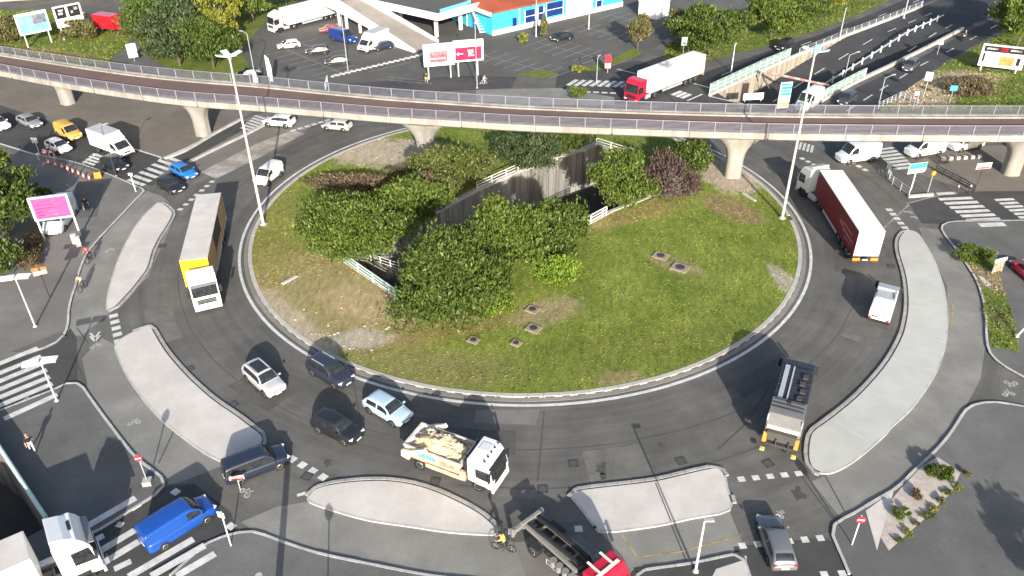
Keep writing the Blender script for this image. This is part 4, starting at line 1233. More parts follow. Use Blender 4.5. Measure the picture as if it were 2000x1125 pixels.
# yellow side fairings behind that cab
t2x, t2y, t2h = 35.35, 75.6, 88.0
trailer(t2x, t2y, t2h, 'long maroon curtain trailer with white roof on the right of the ring', side_l=M_MAROON, roof=M_TAUT, rear=pm('rear_pinkish', (.66, .60, .62), obj=True), strip=M_MAROON,
        print_bars=[(-4.6, 2.2, 3.2, .35, M_MAR2, 1), (-4.2, 2.8, 2.6, .25, M_MAR2, 1), (-4.8, 1.7, 2.2, .18, M_MAR2, 1), (-2.4, 2.5, 1.2, .5, M_MAR2, 1)])
hd = Vector((math.cos(R(t2h)), math.sin(R(t2h)), 0))
p = Vector((t2x, t2y, 0)) + hd * 5.6
tractor((.60, .62, .64), p.x, p.y, 108, 'pale grey lorry tractor pulling the maroon trailer', deflector=True)
t3x, t3y, t3h = 24.3, 119.6, -137.5
trailer(t3x, t3y, t3h, 'white box trailer crossing behind the viaduct', s=.97, roof=M_TAUT, strip=M_GALV)
hd = Vector((math.cos(R(t3h)), math.sin(R(t3h)), 0)); p = Vector((t3x, t3y, 0)) + hd * 5.4
tractor((.55, .015, .05), p.x, p.y, -134, 'red lorry tractor behind the viaduct pulling a white trailer', s=.97, deflector=False)
t4x, t4y, t4h = -36.9, 156.4, -133
trailer(t4x, t4y, t4h, 'white box trailer parked at the top left of the car park', s=.93, roof=M_TAUT)
hd = Vector((math.cos(R(t4h)), math.sin(R(t4h)), 0)); p = Vector((t4x, t4y, 0)) + hd * 5.2
tractor(W_, p.x, p.y, -134, 'white lorry tractor parked beside the dark trees', s=.93, deflector=True)
# lorry entering at the bottom left
p = G(62, 1105)
tractor(W_, -30.5, 31.7, 34, 'large white lorry tractor in the bottom left corner', top=3.75, visor=pm('visor_grey', (.2, .21, .22), obj=True), s=1.06)
e = [o for o in COL.objects if o.get('label', '').startswith('large white lorry tractor')][0]
MB().box((3.1, .1, 3.77), (.85, .8, .06), .02).build('roof_hatch', M_GLASS, e)
trailer(-35.0, 28.5, 35, 'pale trailer behind the white tractor at the bottom left corner', roof=M_PALE, side_l=M_PALE)

# red delivery lorry, top left
e = thing('delivery_lorry', 'red lorry with red load box parked behind the hedge at the top left', 'lorry', (-72.5, 151.5, 0), R(-22))
M_LR = paint((.55, .02, .03))
MB().box((-1.2, 0, 1.95), (4.6, 2.3, 2.4), .05).build('load_box', M_LR, e)
cab(e, (.55, .02, .03), 3.6, w=2.2, top=2.7, ln=1.9, deflector=False)
chassis(e, -3.4, 2.6, .75, .8)
for sg in (-1, 1):
    wheel(e, 2.5, sg * .95, .42, .28); wheel(e, -2.0, sg * .9, .42, .4)

# skip lorry (white cab, sand-coloured body)
M_SANDY = pm('skip_sand_paint', (.58, .43, .30), var=.22, scale=1.6, fine=9, rough=.75, obj=True, stain=.25, stain_scale=1.4)
M_LOAD = pm('sand_load', (.56, .44, .27), var=.25, scale=2.5, fine=9, rough=.95, bump=.6, obj=True)
M_DIRTW = pm('dirty_white', (.66, .62, .58), var=.18, scale=1.5, rough=.7, obj=True, stain=.3, stain_scale=1.3)
e = thing('skip_lorry', 'skip lorry with white cab and sand coloured load at the front of the ring', 'lorry', (-4.3, 42.05, 0), R(-27))
cab(e, W_, 3.75, w=2.45, top=3.0, ln=1.95, deflector=False, visor=M_TRIM)
MB().box((2.5, .3, 3.02), (.8, .8, .06), .02).build('roof_hatch', pm('hatch_grey', (.55, .56, .57), obj=True), e)
for k in range(5):
    MB().box((3.1, -1.0 + k * .5, 3.04), (.14, .12, .1), .02).build('marker_lamp', M_TRIM, e)
chassis(e, -3.6, 3.0)
MB().prism([(-3.5, 2.05), (-3.15, 1.0), (1.0, 1.0), (1.25, 2.05), (1.05, 2.05), (.85, 1.25), (-3.0, 1.25), (-3.3, 2.05)], -1.15, 1.15, .02).build('skip_floor', M_DIRTW, e)
for sg in (-1, 1):
    MB().prism([(-3.5, 2.05), (-3.1, 1.05), (.98, 1.05), (1.25, 2.05)], sg * 1.17 - .04, sg * 1.17 + .04, .015).build('skip_side', M_DIRTW if sg > 0 else M_SANDY, e)
    MB().box((-1.1, sg * 1.2, 2.06), (4.7, .14, .1), .02).build('rim', M_DIRTW, e)
    MB().prism([(-3.55, 1.1), (-2.9, .95), (-2.6, 1.5), (-1.3, 2.35), (-1.5, 2.6), (-2.9, 1.85), (-3.5, 1.7)], sg * 1.42 - .11, sg * 1.42 + .11, .03).build('lift_arm', pm('arm_cream', (.68, .60, .46), var=.15, obj=True), e)
    MB().box((-.2, sg * 1.18, .72), (3.0, .1, .36), .02).build('side_guard', M_SANDY, e)
    MB().box((1.35, sg * 1.1, 1.0), (.45, .3, .8), .04).build('side_locker', M_SANDY, e)
    wheel(e, 2.55, sg * 1.02, .48, .32); wheel(e, -2.2, sg * .98, .48, .5)
    MB().box((-2.2, sg * 1.0, 1.02), (1.2, .5, .05), .02).build('mudguard', M_SANDY, e)
mb = MB()
nx, ny = 22, 12
P_ = []
for i in range(nx + 1):
    for j in range(ny + 1):
        u, v = i / nx, j / ny
        h = 1.5 + 1.15 * (math.sin(math.pi * min(1, u * 1.02)) ** .6) * (math.sin(math.pi * v) ** .6) + .3 * mnoise.noise(Vector((u * 7, v * 5, 1.3))) + .14 * mnoise.noise(Vector((u * 19, v * 13, 4.3)))
        P_.append((-3.2 + u * 4.25, -1.1 + v * 2.2, h))
F = [(i * (ny + 1) + j, (i + 1) * (ny + 1) + j, (i + 1) * (ny + 1) + j + 1, i * (ny + 1) + j + 1) for i in range(nx) for j in range(ny)]
mb.add(P_, F, False).build('load', M_LOAD, e)
rk = MB(); rr_ = random.Random(5)
for k in range(70):
    u, v = rr_.random(), rr_.random()
    q = P_[int(u * nx) * (ny + 1) + int(v * ny)]
    rk.ico((q[0], q[1], q[2] + .02), rr_.uniform(.07, .24), 1, (1, .8, .6), .7)
tag(rk.build('rubble', pm('rubble_load', (.50, .42, .32), var=.35, scale=4, rough=.95, obj=True), e), kind='stuff')
MB().box((1.55, 0, 1.75), (.3, 2.1, 1.4), .04).tube((1.5, -.8, 1.2), (1.5, -.8, 2.9), .07).tube((1.5, .8, 1.2), (1.5, .8, 2.9), .07).build('headboard', M_TRIM, e)
MB().box((-1.6, -1.24, 1.55), (1.6, .02, .35)).build('print', pm('print_blue', (.12, .30, .62), var=.3, obj=True), e)
MB().box((.2, -1.24, 1.5), (1.1, .02, .3)).build('print', pm('print_rust', (.45, .22, .16), var=.3, obj=True), e)
MB().box((-2.2, 1.55, 1.6), (.9, .5, .8), .1).build('rusty_bin', pm('rust', (.33, .13, .05), var=.35, scale=3, obj=True), e)

# empty skip loader (red cab, bare black frame)
M_BF = pm('loader_black', (.035, .035, .037), var=.3, fine=10, rough=.6, metal=.2, obj=True)
M_BG = pm('loader_grey', (.20, .195, .185), var=.25, fine=10, rough=.6, obj=True)
e = thing('skip_loader', 'empty skip loader lorry with black frame and red cab at the bottom edge', 'lorry', (3.45, 33.45, 0), R(-49)); e.scale = (.98, .98, .98)
cab(e, (.52, .012, .04), 4.2, w=2.45, top=2.9, ln=1.9, deflector=False)
MB().box((3.2, 0, 2.95), (.22, 2.0, .08), .02).box((2.6, .55, 2.95), (1.1, .16, .08), .02).box((2.6, -.55, 2.95), (1.1, .16, .08), .02).build('light_bar', pm('bar_cream', (.72, .62, .56), obj=True), e)
chassis(e, -3.9, 3.4, .95, .85)
for sg in (-1, 1):
    MB().box((-1.3, sg * .62, 1.35), (5.2, .2, .3), .03).build('frame_rail', M_BG if sg < 0 else M_BF, e)
    MB().prism([(-3.5, 1.3), (-3.1, 1.25), (-.2, 1.6), (1.35, 1.7), (1.35, 1.95), (-.3, 1.9), (-3.4, 1.55)], sg * .42 - .1, sg * .42 + .1, .03).build('lift_arm', M_BF, e)
    MB().tube((-2.6, sg * .42, 1.45), (.4, sg * .42, 1.6), .11, n=10).build('ram', M_BG, e)
    MB().box((-3.95, sg * .9, 1.0), (.3, .9, .3), .04).box((-4.05, sg * 1.3, .75), (.2, .25, .8), .03).build('stabiliser', M_BG, e)
    MB().box((-2.2, sg * 1.02, 1.05), (1.3, .55, .05), .02).build('mudguard', M_BF, e)
    MB().lathe([(.34, -1.1), (.36, -1.05), (.36, 1.05), (.34, 1.1)], 14, (.6, 0, 0), 'y').build('tank_core', M_BG, e) if sg < 0 else None
    for k in range(4):
        MB().tube((1.2 - k * .55, sg * 1.0, .62), (1.2 - k * .55, sg * 1.0, 1.12), .25, n=12).build('air_tank', M_BG, e)
    MB().tube((-.9, sg * 1.18, .55), (-.1, sg * 1.18, .55), .03).tube((-.9, sg * 1.18, .95), (-.1, sg * 1.18, .95), .03).tube((-.9, sg * 1.18, .55), (-.9, sg * 1.18, .95), .03).build('side_rail', M_GALV, e)
    wheel(e, 3.0, sg * 1.02, .48, .32); wheel(e, -2.2, sg * 1.0, .48, .52)
MB().box((-3.7, 0, 1.5), (.25, 1.7, .22), .03).box((-3.75, 0, 1.05), (.2, 1.4, .3), .03).build('rear_beam', M_BG, e)
for k in range(4):
    MB().box((-2.6 + k * 1.0, 0, 1.36), (.16, 1.2, .12), .02).build('cross_beam', M_BG, e)
MB().box((1.75, .75, 1.7), (.35, .35, .9), .05).build('control_box', M_BG, e)

# refuse lorry
M_RB = pm('refuse_black', (.03, .034, .042), var=.2, rough=.4, obj=True)
M_RG = pm('refuse_grey', (.17, .175, .18), var=.12, rough=.55, obj=True, stain=.15, stain_scale=1.0)
e = thing('refuse_lorry', 'dark refuse lorry with grey hopper and orange rear panels on the ring', 'lorry', (21.1, 46.75, 0), R(65.6))
cab(e, (.03, .034, .045), 4.65, w=2.45, top=2.95, ln=1.9, deflector=False)
chassis(e, -4.2, 3.6, .9, .9)
MB().box((.55, 0, 2.05), (4.4, 2.46, 2.3), .08).build('compactor_body', M_RB, e)
for k in range(6):
    MB().box((-1.4 + k * .78, 0, 3.22), (.1, 2.3, .06), .01).build('roof_rib', M_RB, e)
for sg in (-1, 1):
    for k in range(6):
        MB().box((-1.5 + k * .8, sg * 1.24, 2.0), (.1, .06, 2.0), .01).build('side_rib', M_RB, e)
MB().box((.6, .75, 3.24), (4.2, .34, .07), .01).box((.6, .25, 3.24), (4.2, .12, .07), .01).build('walkway', M_GALV, e)
MB().prism([(-1.7, 3.45), (-3.45, 3.35), (-3.7, 2.6), (-3.9, 1.95), (-3.9, 1.7), (-3.2, 1.2), (-1.9, .95), (-1.7, 1.0)], -1.23, 1.23, .04).build('hopper', M_RG, e)
MB().box((-2.0, 0, 3.5), (.3, .25, .15), .03).build('beacon', M_TRIM, e)
for k in range(3): MB().tube((-1.9 - k * .45, -1.1, 3.46), (-1.9 - k * .45, 1.1, 3.46), .04).build('hose', M_TRIM, e)
for k in range(4): MB().box((1.6 - k * .9, -.7 + .12 * (k % 2), 3.3), (.5, .4, .16), .03).build('roof_unit', M_STEEL, e)
MB().box((-3.95, 0, 1.75), (.5, 2.1, .75), .03).build('hopper_mouth', M_JOINT, e)
MB().box((-3.75, 0, 2.32), (.25, 2.3, .3), .04).build('hopper_lip', pm('lip_pink', (.62, .5, .46), var=.2, obj=True), e)
for sg in (-1, 1):
    MB().box((-4.1, sg * 1.12, 1.5), (.2, .3, .9), .03).build('rear_panel', M_AMBER, e)
    MB().box((-4.35, sg * 1.12, .5), (.34, .34, .12), .03).build('footboard', pm('hi_vis_yellow', (.62, .60, .16), var=.3, fine=6, obj=True), e)
    MB().box((-3.6, sg * 1.2, 2.6), (.12, .1, 1.4), .02).build('side_post', M_GALV, e)
    wheel(e, 3.45, sg * 1.02, .5, .32); wheel(e, -1.1, sg * .98, .5, .5); wheel(e, -2.4, sg * .98, .5, .5)
MB().box((-4.15, 0, 1.05), (.35, 2.0, .18), .03).tube((-4.3, -.6, .75), (-4.3, -.6, 1.7), .05).tube((-4.3, .3, .75), (-4.3, .3, 1.7), .05).build('bin_lift', M_STEEL, e)

# compact tipper on the right of the ring
e = thing('compact_tipper', 'compact white tipper lorry with grey cab roof beside the right splitter island', 'lorry', (33.87, 60.8, 0), R(60)); e.scale = (.95, .95, .95)
cab(e, (.34, .36, .39), 2.5, w=1.9, top=2.25, ln=1.6, bot=.42, deflector=False)
MB().box((-.85, 0, 1.2), (3.0, 1.95, 1.1), .05).build('tipper_body', M_WHITE, e)
MB().box((.15, 0, 1.86), (1.3, 1.7, .2), .04).build('load_cover', pm('cover_grey', (.36, .38, .40), var=.25, scale=3, obj=True), e)
MB().prism([(-2.38, .62), (-.6, .9), (-.6, 1.9), (-1.7, 1.9), (-2.4, 1.2)], -.94, .94, .05).build('tail_cover', M_WHITE, e)
for k in range(7):
    q = (-1.98, -.72 + k * .24, 1.66)
    MB().box(q, (.16, .13, .05), 0, Matrix.Rotation(.8, 3, 'Y')).build('print', M_TRIM, e)
MB().box((-2.42, .45, 1.0), (.03, .5, .12)).build('print', M_TRIM, e)
MB().box((-2.35, 0, .52), (.2, 1.9, .28), .03).build('bumper', M_TRIM, e)
MB().tube((1.2, -.85, 2.2), (-.3, -.85, 2.05), .06).build('side_pipe', M_WHITE, e)
chassis(e, -2.2, 1.8, .55, .8)
for sg in (-1, 1):
    MB().box((-2.42, sg * .8, .78), (.06, .2, .2), .02).build('tail_light', M_TAIL, e)
    wheel(e, 1.6, sg * .82, .34, .24); wheel(e, -1.4, sg * .8, .34, .36)
# ------------------------------------------------------------------ vegetation
def leaf_mat(name, c1, c2):
    if name in MATS: return MATS[name]
    m = bpy.data.materials.new(name); m.use_nodes = True
    nt = m.node_tree; N, L = nt.nodes, nt.links
    N.remove(N['Principled BSDF'])
    g = N.new('ShaderNodeNewGeometry')
    n = N.new('ShaderNodeTexNoise'); n.inputs['Scale'].default_value = .55; n.inputs['Detail'].default_value = 3
    L.new(g.outputs['Position'], n.inputs['Vector'])
    r = N.new('ShaderNodeMath'); r.operation = 'MULTIPLY_ADD'; r.inputs[1].default_value = .75; r.inputs[2].default_value = -.25
    L.new(g.outputs['Random Per Island'], r.inputs[0])
    ad = N.new('ShaderNodeMath'); ad.operation = 'ADD'; ad.use_clamp = True
    L.new(r.outputs[0], ad.inputs[0]); L.new(n.outputs[0], ad.inputs[1])
    mx = N.new('ShaderNodeMixRGB'); mx.inputs[1].default_value = (*c1, 1); mx.inputs[2].default_value = (*c2, 1)
    L.new(ad.outputs[0], mx.inputs[0])
    d = N.new('ShaderNodeBsdfDiffuse'); t = N.new('ShaderNodeBsdfTranslucent'); gl = N.new('ShaderNodeBsdfGlossy'); gl.inputs['Roughness'].default_value = .5
    gl.inputs['Color'].default_value = (.5, .55, .45, 1)
    L.new(mx.outputs[0], d.inputs[0]); L.new(mx.outputs[0], t.inputs[0])
    a = N.new('ShaderNodeMixShader'); a.inputs[0].default_value = .16; L.new(d.outputs[0], a.inputs[1]); L.new(t.outputs[0], a.inputs[2])
    b = N.new('ShaderNodeMixShader'); b.inputs[0].default_value = .05; L.new(a.outputs[0], b.inputs[1]); L.new(gl.outputs[0], b.inputs[2])
    L.new(b.outputs[0], N['Material Output'].inputs['Surface'])
    MATS[name] = m
    return m
LF_MID = leaf_mat('leaf_mid', (.045, .078, .014), (.145, .195, .035))
LF_DEEP = leaf_mat('leaf_deep', (.030, .056, .013), (.11, .155, .03))
LF_BLUE = leaf_mat('leaf_bluish', (.028, .046, .022), (.095, .13, .055))
LF_LIME = leaf_mat('leaf_lime', (.09, .15, .015), (.19, .28, .035))
LF_YEL = leaf_mat('leaf_yellow', (.13, .15, .02), (.30, .30, .05))
LF_BRN = leaf_mat('leaf_brown', (.07, .05, .03), (.20, .15, .09))
LF_PUR = leaf_mat('leaf_purple', (.045, .028, .028), (.13, .085, .08))
LF_OLIVE = leaf_mat('leaf_olive', (.08, .075, .03), (.21, .19, .08))
M_BARK = pm('bark', (.12, .095, .07), var=.3, scale=3, fine=10, rough=.95, bump=.5, obj=True)

def leaf_quads(C, Nn, size, rs, aspect=.42):
    """C centres, Nn outward directions -> upright pointed leaf sprays"""
    n = len(C)
    u = Nn * .55 + rs.normal(size=(n, 3)) * .42 + np.array([0, 0, .6]); u /= np.linalg.norm(u, axis=1, keepdims=True) + 1e-9
    v = np.cross(u, rs.normal(size=(n, 3))); v /= np.linalg.norm(v, axis=1, keepdims=True) + 1e-9
    w = np.cross(u, v)
    s = size * rs.uniform(.5, 1.45, n)[:, None]
    a = C - u * s * .5; b = C + v * s * .5 * aspect + w * s * .06; c = C + u * s * .55 - w * s * .10; d = C - v * s * .5 * aspect + w * s * .06
    return np.stack([a, b, c, d], 1).reshape(-1, 3)

def quads_obj(name, V_, m, parent):
    me = bpy.data.meshes.new(name)
    n = len(V_) // 4
    me.vertices.add(n * 4); me.vertices.foreach_set('co', V_.astype(np.float32).ravel())
    me.loops.add(n * 4); me.loops.foreach_set('vertex_index', np.arange(n * 4, dtype=np.int32))
    me.polygons.add(n); me.polygons.foreach_set('loop_start', np.arange(0, n * 4, 4, dtype=np.int32)); me.polygons.foreach_set('loop_total', np.full(n, 4, np.int32))
    me.materials.append(m)
    me.update(); me.validate()
    o = bpy.data.objects.new(name, me)
    return link(o, parent)

def plant(name, label, cat, g, rx, ry, h, m, n=9000, leaf=.36, z0=.0, trunk=True, lobes=34, seed=1, group=None, rough=.5, twigs=0, cone=False, z=0.0, bare=None, rot=0):
    rs = np.random.RandomState(seed)
    e = thing(name, label, cat, (g.x, g.y, z), rot, group)
    cz = (z0 + h) / 2; rz = (h - z0) / 2
    # clumps spread over and through an uneven crown
    d = rs.normal(size=(lobes, 3)); d /= np.linalg.norm(d, axis=1, keepdims=True)
    rad = rs.uniform(.40, .92, lobes) ** .8
    lc = d * rad[:, None]
    lc[:, 2] = np.clip(lc[:, 2], -.62, .85)
    lr = rs.uniform(.17, .38, lobes) * (1 + .5 * rs.normal(size=lobes) * rough)
    lr = np.clip(lr, .12, .5)
    w = lr ** 2; w /= w.sum()
    k = rs.choice(lobes, n, p=w)
    q = rs.normal(size=(n, 3)); q /= np.linalg.norm(q, axis=1, keepdims=True)
    q[:, 2] = np.where(q[:, 2] < -.35, -q[:, 2] * .6, q[:, 2])
    rr = rs.uniform(.72, 1.06, n)
    spray = rs.rand(n) < .15
    rr = np.where(spray, rs.uniform(1.0, 1.5, n), rr)
    p = lc[k] + q * (lr[k] * rr)[:, None]
    if cone:
        p[:, :2] *= np.clip(1.05 - (p[:, 2:3] + 1) / 2, .08, 1)
    sc = np.array([rx, ry, rz])
    C = p * sc + np.array([0, 0, cz])
    C[:, 2] = np.maximum(C[:, 2], .06)
    nn = q * .8 + rs.normal(size=(n, 3)) * .45 + np.array([0, 0, .45]); nn /= np.linalg.norm(nn, axis=1, keepdims=True)
    quads_obj('crown', leaf_quads(C, nn, leaf, rs), m, e)
    mb = MB()
    tr = max(.09, h * .022)
    top = Vector((rs.normal() * .1, rs.normal() * .1, cz))
    mb.tube((0, 0, -.05), (top.x * .5, top.y * .5, cz * .55), tr, tr * .75, 8).tube((top.x * .5, top.y * .5, cz * .55), top, tr * .75, tr * .4, 8)
    for i in range(min(lobes, 14)):
        t = Vector(lc[i] * sc) + Vector((0, 0, cz))
        s0 = Vector((top.x * .5, top.y * .5, cz * rs.uniform(.3, .8)))
        mid = s0.lerp(t, .5) + Vector((0, 0, .15 * h * rs.uniform(0, .5)))
        mb.tube(s0, mid, tr * .4, tr * .28, 5).tube(mid, t, tr * .28, tr * .08, 5)
    mb.build('trunk', M_BARK, e)
    if twigs:
        mt = MB()
        for i in range(twigs):
            dd = Vector(rs.normal(size=3)); dd.z = abs(dd.z) * .9 + .2; dd.normalize()
            t = Vector((dd.x * rx, dd.y * ry, dd.z * h * .95)); s0 = t * rs.uniform(.15, .45)
            mt.tube(s0, t * rs.uniform(.85, 1.08) + Vector(rs.normal(size=3)) * .15, .035, .012, 4)
        mt.build('bare_twigs', bare or pm('twig_grey', (.26, .22, .19), var=.2, obj=True), e)
    return e

Z = .15
BG = 'bushes around the trench on the island'
plant('bush', 'largest bush left of the trench, next to the dry grass bank', 'bush', G(700, 488), 6.0, 5.0, 5.2, LF_MID, 30000, .36, lobes=60, seed=3, group=BG, z=Z)
plant('bush', 'mid green bush between the largest left bush and the grey twiggy bush', 'bush', G(793, 438), 4.6, 3.4, 5.0, LF_MID, 19000, .36, lobes=40, seed=4, group=BG, z=Z)
plant('bush', 'yellowish green bush on the trench edge in front of the centre pier', 'bush', G(878, 380), 4.2, 3.3, 5.8, leaf_mat('leaf_olive_green', (.05, .07, .018), (.15, .175, .045)), 17000, .34, lobes=42, seed=5, group=BG, z=Z)
plant('bush', 'greyish twiggy bush amid the green bushes left of the trench', 'bush', G(826, 408), 2.0, 1.7, 5.2, LF_BRN, 1500, .26, lobes=16, seed=6, group=BG, twigs=110, z=Z)
plant('bush', 'low brown scrub behind the left bushes', 'bush', G(690, 372), 6.4, 1.7, 1.9, LF_BRN, 5000, .3, lobes=40, seed=7, group=BG, z=Z, twigs=60)
plant('bush', 'low dark olive scrub in front of the centre pier foot', 'bush', G(800, 355), 3.6, 1.3, 1.9, LF_OLIVE, 3200, .28, lobes=24, seed=8, group=BG, z=Z, twigs=30)
plant('bush', 'straggly olive brown bush at the left end of the white trench railing', 'bush', G(935, 345), 2.4, 1.7, 2.4, LF_OLIVE, 3400, .28, lobes=22, seed=9, group=BG, z=Z, twigs=30)
plant('bush', 'largest dark green bush in front of the trench', 'bush', G(886, 632), 5.0, 4.0, 8.6, LF_DEEP, 32000, .36, lobes=58, seed=10, group=BG, z=Z)
plant('bush', 'tall green bush in the middle in front of the trench', 'bush', G(984, 548), 4.0, 3.2, 7.8, LF_MID, 24000, .35, lobes=44, seed=11, group=BG, z=Z)
plant('bush', 'dark green bush at the right end of the front bushes', 'bush', G(1078, 508), 3.2, 2.8, 7.4, LF_DEEP, 19000, .35, lobes=38, seed=12, group=BG, z=Z)
plant('bush', 'low bright green bush below the right end of the front bushes', 'bush', G(1084, 556), 2.7, 2.0, 2.7, LF_LIME, 8000, .3, lobes=30, seed=13, group=BG, z=Z)
plant('bush', 'low bright green growth along the right foot of the largest front bush', 'bush', G(968, 610), 1.6, 2.2, 1.8, LF_LIME, 3200, .28, lobes=20, seed=14, group=BG, z=Z, rot=R(-25))
plant('bush', 'round green bush standing alone right of the trench', 'bush', G(1210, 404), 3.3, 2.8, 5.9, LF_MID, 15000, .35, lobes=38, seed=15, group=BG, z=Z)
plant('bush', 'purplish brown bush with bare twigs right of the round green bush', 'bush', G(1290, 388), 2.9, 2.4, 5.2, LF_PUR, 5200, .3, lobes=34, seed=16, group=BG, twigs=150, z=Z)
plant('bush', 'small purple grey twiggy bush below the rightmost green bush', 'bush', G(1335, 385), 1.9, 1.6, 3.2, LF_PUR, 2400, .28, lobes=20, seed=26, group=BG, twigs=90, z=Z)
plant('bush', 'rightmost dark green bush of the island, left of the rim pier', 'bush', G(1345, 350), 2.7, 2.1, 4.6, LF_DEEP, 7500, .34, lobes=32, seed=17, group=BG, z=Z)
plant('bush', 'bluish green bush hanging over the far trench wall', 'bush', G(1035, 330), 3.7, 2.6, 4.4, LF_BLUE, 9500, .34, lobes=36, seed=18, group=BG, z=Z)
plant('bush', 'deep green bush beneath the viaduct at the far end of the trench', 'bush', G(1115, 300), 3.4, 2.6, 4.6, LF_DEEP, 9500, .34, lobes=36, seed=19, group=BG, z=Z)

TG = 'trees of the wood behind the viaduct at the top left'
woods = [(314, 108, 4.9, 9.5, LF_DEEP, 'dark tree at the left corner of the wood by the side road'), (352, 128, 5.4, 9.5, LF_BLUE, 'bluish dark tree in front of the wood next to the viaduct'),
         (418, 133, 4.6, 8.0, LF_DEEP, 'dark tree at the right front corner of the wood'), (440, 84, 4.2, 10.0, LF_YEL, 'yellow green tree standing out of the wood'),
         (398, 84, 4.8, 9.5, LF_BLUE, 'dark tree left of the yellow green tree'), (340, 74, 5.2, 10.0, LF_DEEP, 'dark tree in the centre of the wood'), (300, 50, 4.6, 9.0, LF_MID, 'mid green tree behind the left corner of the wood'),
         (495, 42, 5.0, 9.0, LF_MID, 'mid green tree beside the parked white lorry'), (420, 32, 5.4, 10, LF_OLIVE, 'olive tree at the back of the wood'), (350, 24, 5.5, 10, LF_DEEP, 'dark tree at the top edge of the wood'), (560, 12, 5.0, 8.0, LF_MID, 'tree at the top edge above the parked white lorry')]
for i, (px, py, r, h, m, lb) in enumerate(woods):
    plant('tree', lb, 'tree', G(px, py), r, r * .9, h, m, 9000, .5, z0=1.0, lobes=40, seed=40 + i, group=TG)
RG = 'trees along the service road'
for i, (px, py, r, h, m, lb) in enumerate([(1385, 108, 6.2, 8.0, LF_DEEP, 'biggest dark tree by the service road, behind the white trailer'), (1330, 82, 3.6, 5.5, LF_OLIVE, 'olive tree left of the biggest dark tree'), (1505, 76, 4.8, 7.0, LF_MID, 'green tree right of the biggest dark tree'),
                                           (1562, 52, 4.8, 7.0, LF_DEEP, 'dark green tree beside the small yellow tree'), (1612, 26, 3.2, 5.0, LF_YEL, 'small yellow tree at the top edge by the service road'), (1655, 8, 3.8, 5.5, LF_MID, 'green tree at the top edge right of the yellow tree'), (1245, 96, 1.9, 6.0, LF_OLIVE, 'slender brownish tree in the car park corner')]):
    plant('tree', lb, 'tree', G(px, py), r, r * .85, h, m, int(5200 + r * 700), .48, z0=1.0, lobes=36, seed=70 + i, group=RG)
plant('tree', 'leafy tree above the billboard at the right edge', 'tree', G(1985, 92), 5.0, 4.6, 9.5, LF_MID, 10000, .5, z0=1.2, lobes=40, seed=80)
plant('tree', 'tree in the top right corner behind the leafy tree', 'tree', G(2010, 55), 5.0, 4.6, 9.0, LF_OLIVE, 8000, .5, z0=1.2, lobes=36, seed=81)
plant('tree', 'dark tree at the left edge above the double lamp', 'tree', G(20, 462), 3.6, 3.4, 6.0, LF_DEEP, 9000, .4, z0=.5, lobes=36, seed=82, z=.13)
plant('tree', 'green tree at the left edge left of the parked pale van', 'tree', G(0, 400), 3.8, 3.6, 6.5, LF_MID, 9000, .42, z0=.5, lobes=36, seed=83, z=.13)
plant('tree', 'dark low tree between the left edge tree and the pink billboard', 'tree', G(66, 405), 2.3, 2.0, 3.0, LF_DEEP, 4500, .36, lobes=24, seed=84, z=.13)
plant('tree', 'small dark tree at the left edge below the others', 'tree', G(-12, 545), 2.6, 2.4, 4.6, LF_DEEP, 5500, .38, lobes=26, seed=85, z=.13)
plant('bush', 'brown hedge around the foot of the left edge trees', 'hedge', G(62, 500), 1.3, 4.6, 1.1, LF_BRN, 3000, .26, lobes=30, seed=86, z=.13, rot=R(22))
plant('hedge', 'dark brown hedge between the white billboard and the red lorry', 'hedge', G(158, 76), 3.0, 2.2, 3.4, LF_OLIVE, 5000, .42, lobes=30, seed=87)
plant('bush', 'dark shrubs left of the turquoise billboard', 'bush', G(15, 78), 4.6, 4.0, 4.2, LF_OLIVE, 5000, .45, lobes=30, seed=88)
plant('shrub', 'cone shaped shrub in front of the blue building', 'shrub', G(1062, 73), 1.5, 1.5, 4.2, LF_OLIVE, 1600, .34, lobes=20, seed=89, cone=True)
plant('shrub', 'low yellowish shrub left of the cone shrub', 'shrub', G(1020, 84), 1.1, 1.0, 1.6, LF_YEL, 900, .3, lobes=14, seed=90)
plant('shrub', 'dry brown bush on the right verge below the billboard', 'shrub', G(1895, 180), 4.2, 2.6, 1.8, LF_BRN, 3500, .36, lobes=26, seed=91, twigs=50)
plant('shrub', 'olive shrub in the grass at the crossroads behind the red lorry', 'shrub', G(1130, 140), 1.4, .9, .9, LF_YEL, 900, .3, lobes=14, seed=92)
plant('shrub', 'small green bush just behind the viaduct railing left of the red tractor', 'shrub', G(1128, 190), 1.8, 1.2, 1.5, LF_MID, 1200, .3, lobes=14, seed=93)
plant('shrub', 'dark green spiky shrub in the gravel bed', 'shrub', G(1832, 934), .95, .85, .95, LF_DEEP, 2600, .2, lobes=20, seed=94, z=.14)
plant('shrub', 'brown dead shrub in the middle of the gravel bed', 'shrub', G(1791, 974), .52, .48, .5, LF_BRN, 900, .14, lobes=14, seed=95, z=.14)
plant('shrub', 'small green shrub at the lower end of the gravel bed', 'shrub', G(1757, 1010), .68, .55, .5, LF_MID, 1300, .16, lobes=14, seed=96, z=.14)
for i, (px, py, s) in enumerate([(1884, 930, .36), (1866, 957, .34), (1849, 966, .24), (1838, 985, .4), (1819, 997, .3), (1810, 1013, .36), (1787, 1026, .22), (1772, 1045, .3), (1751, 1058, .2)]):
    plant('edging_shrub', 'tiny clump of the shrub edging along the gravel bed, number %s from its upper end' % ('one two three four five six seven eight nine'.split()[i]), 'shrub', G(px, py), s * (1 + .3 * (i % 3)), s, s * .8, (LF_OLIVE, LF_YEL, LF_MID)[i % 3], 420, .14, lobes=10, seed=100 + i, z=.14, group='edging shrubs of the gravel bed')
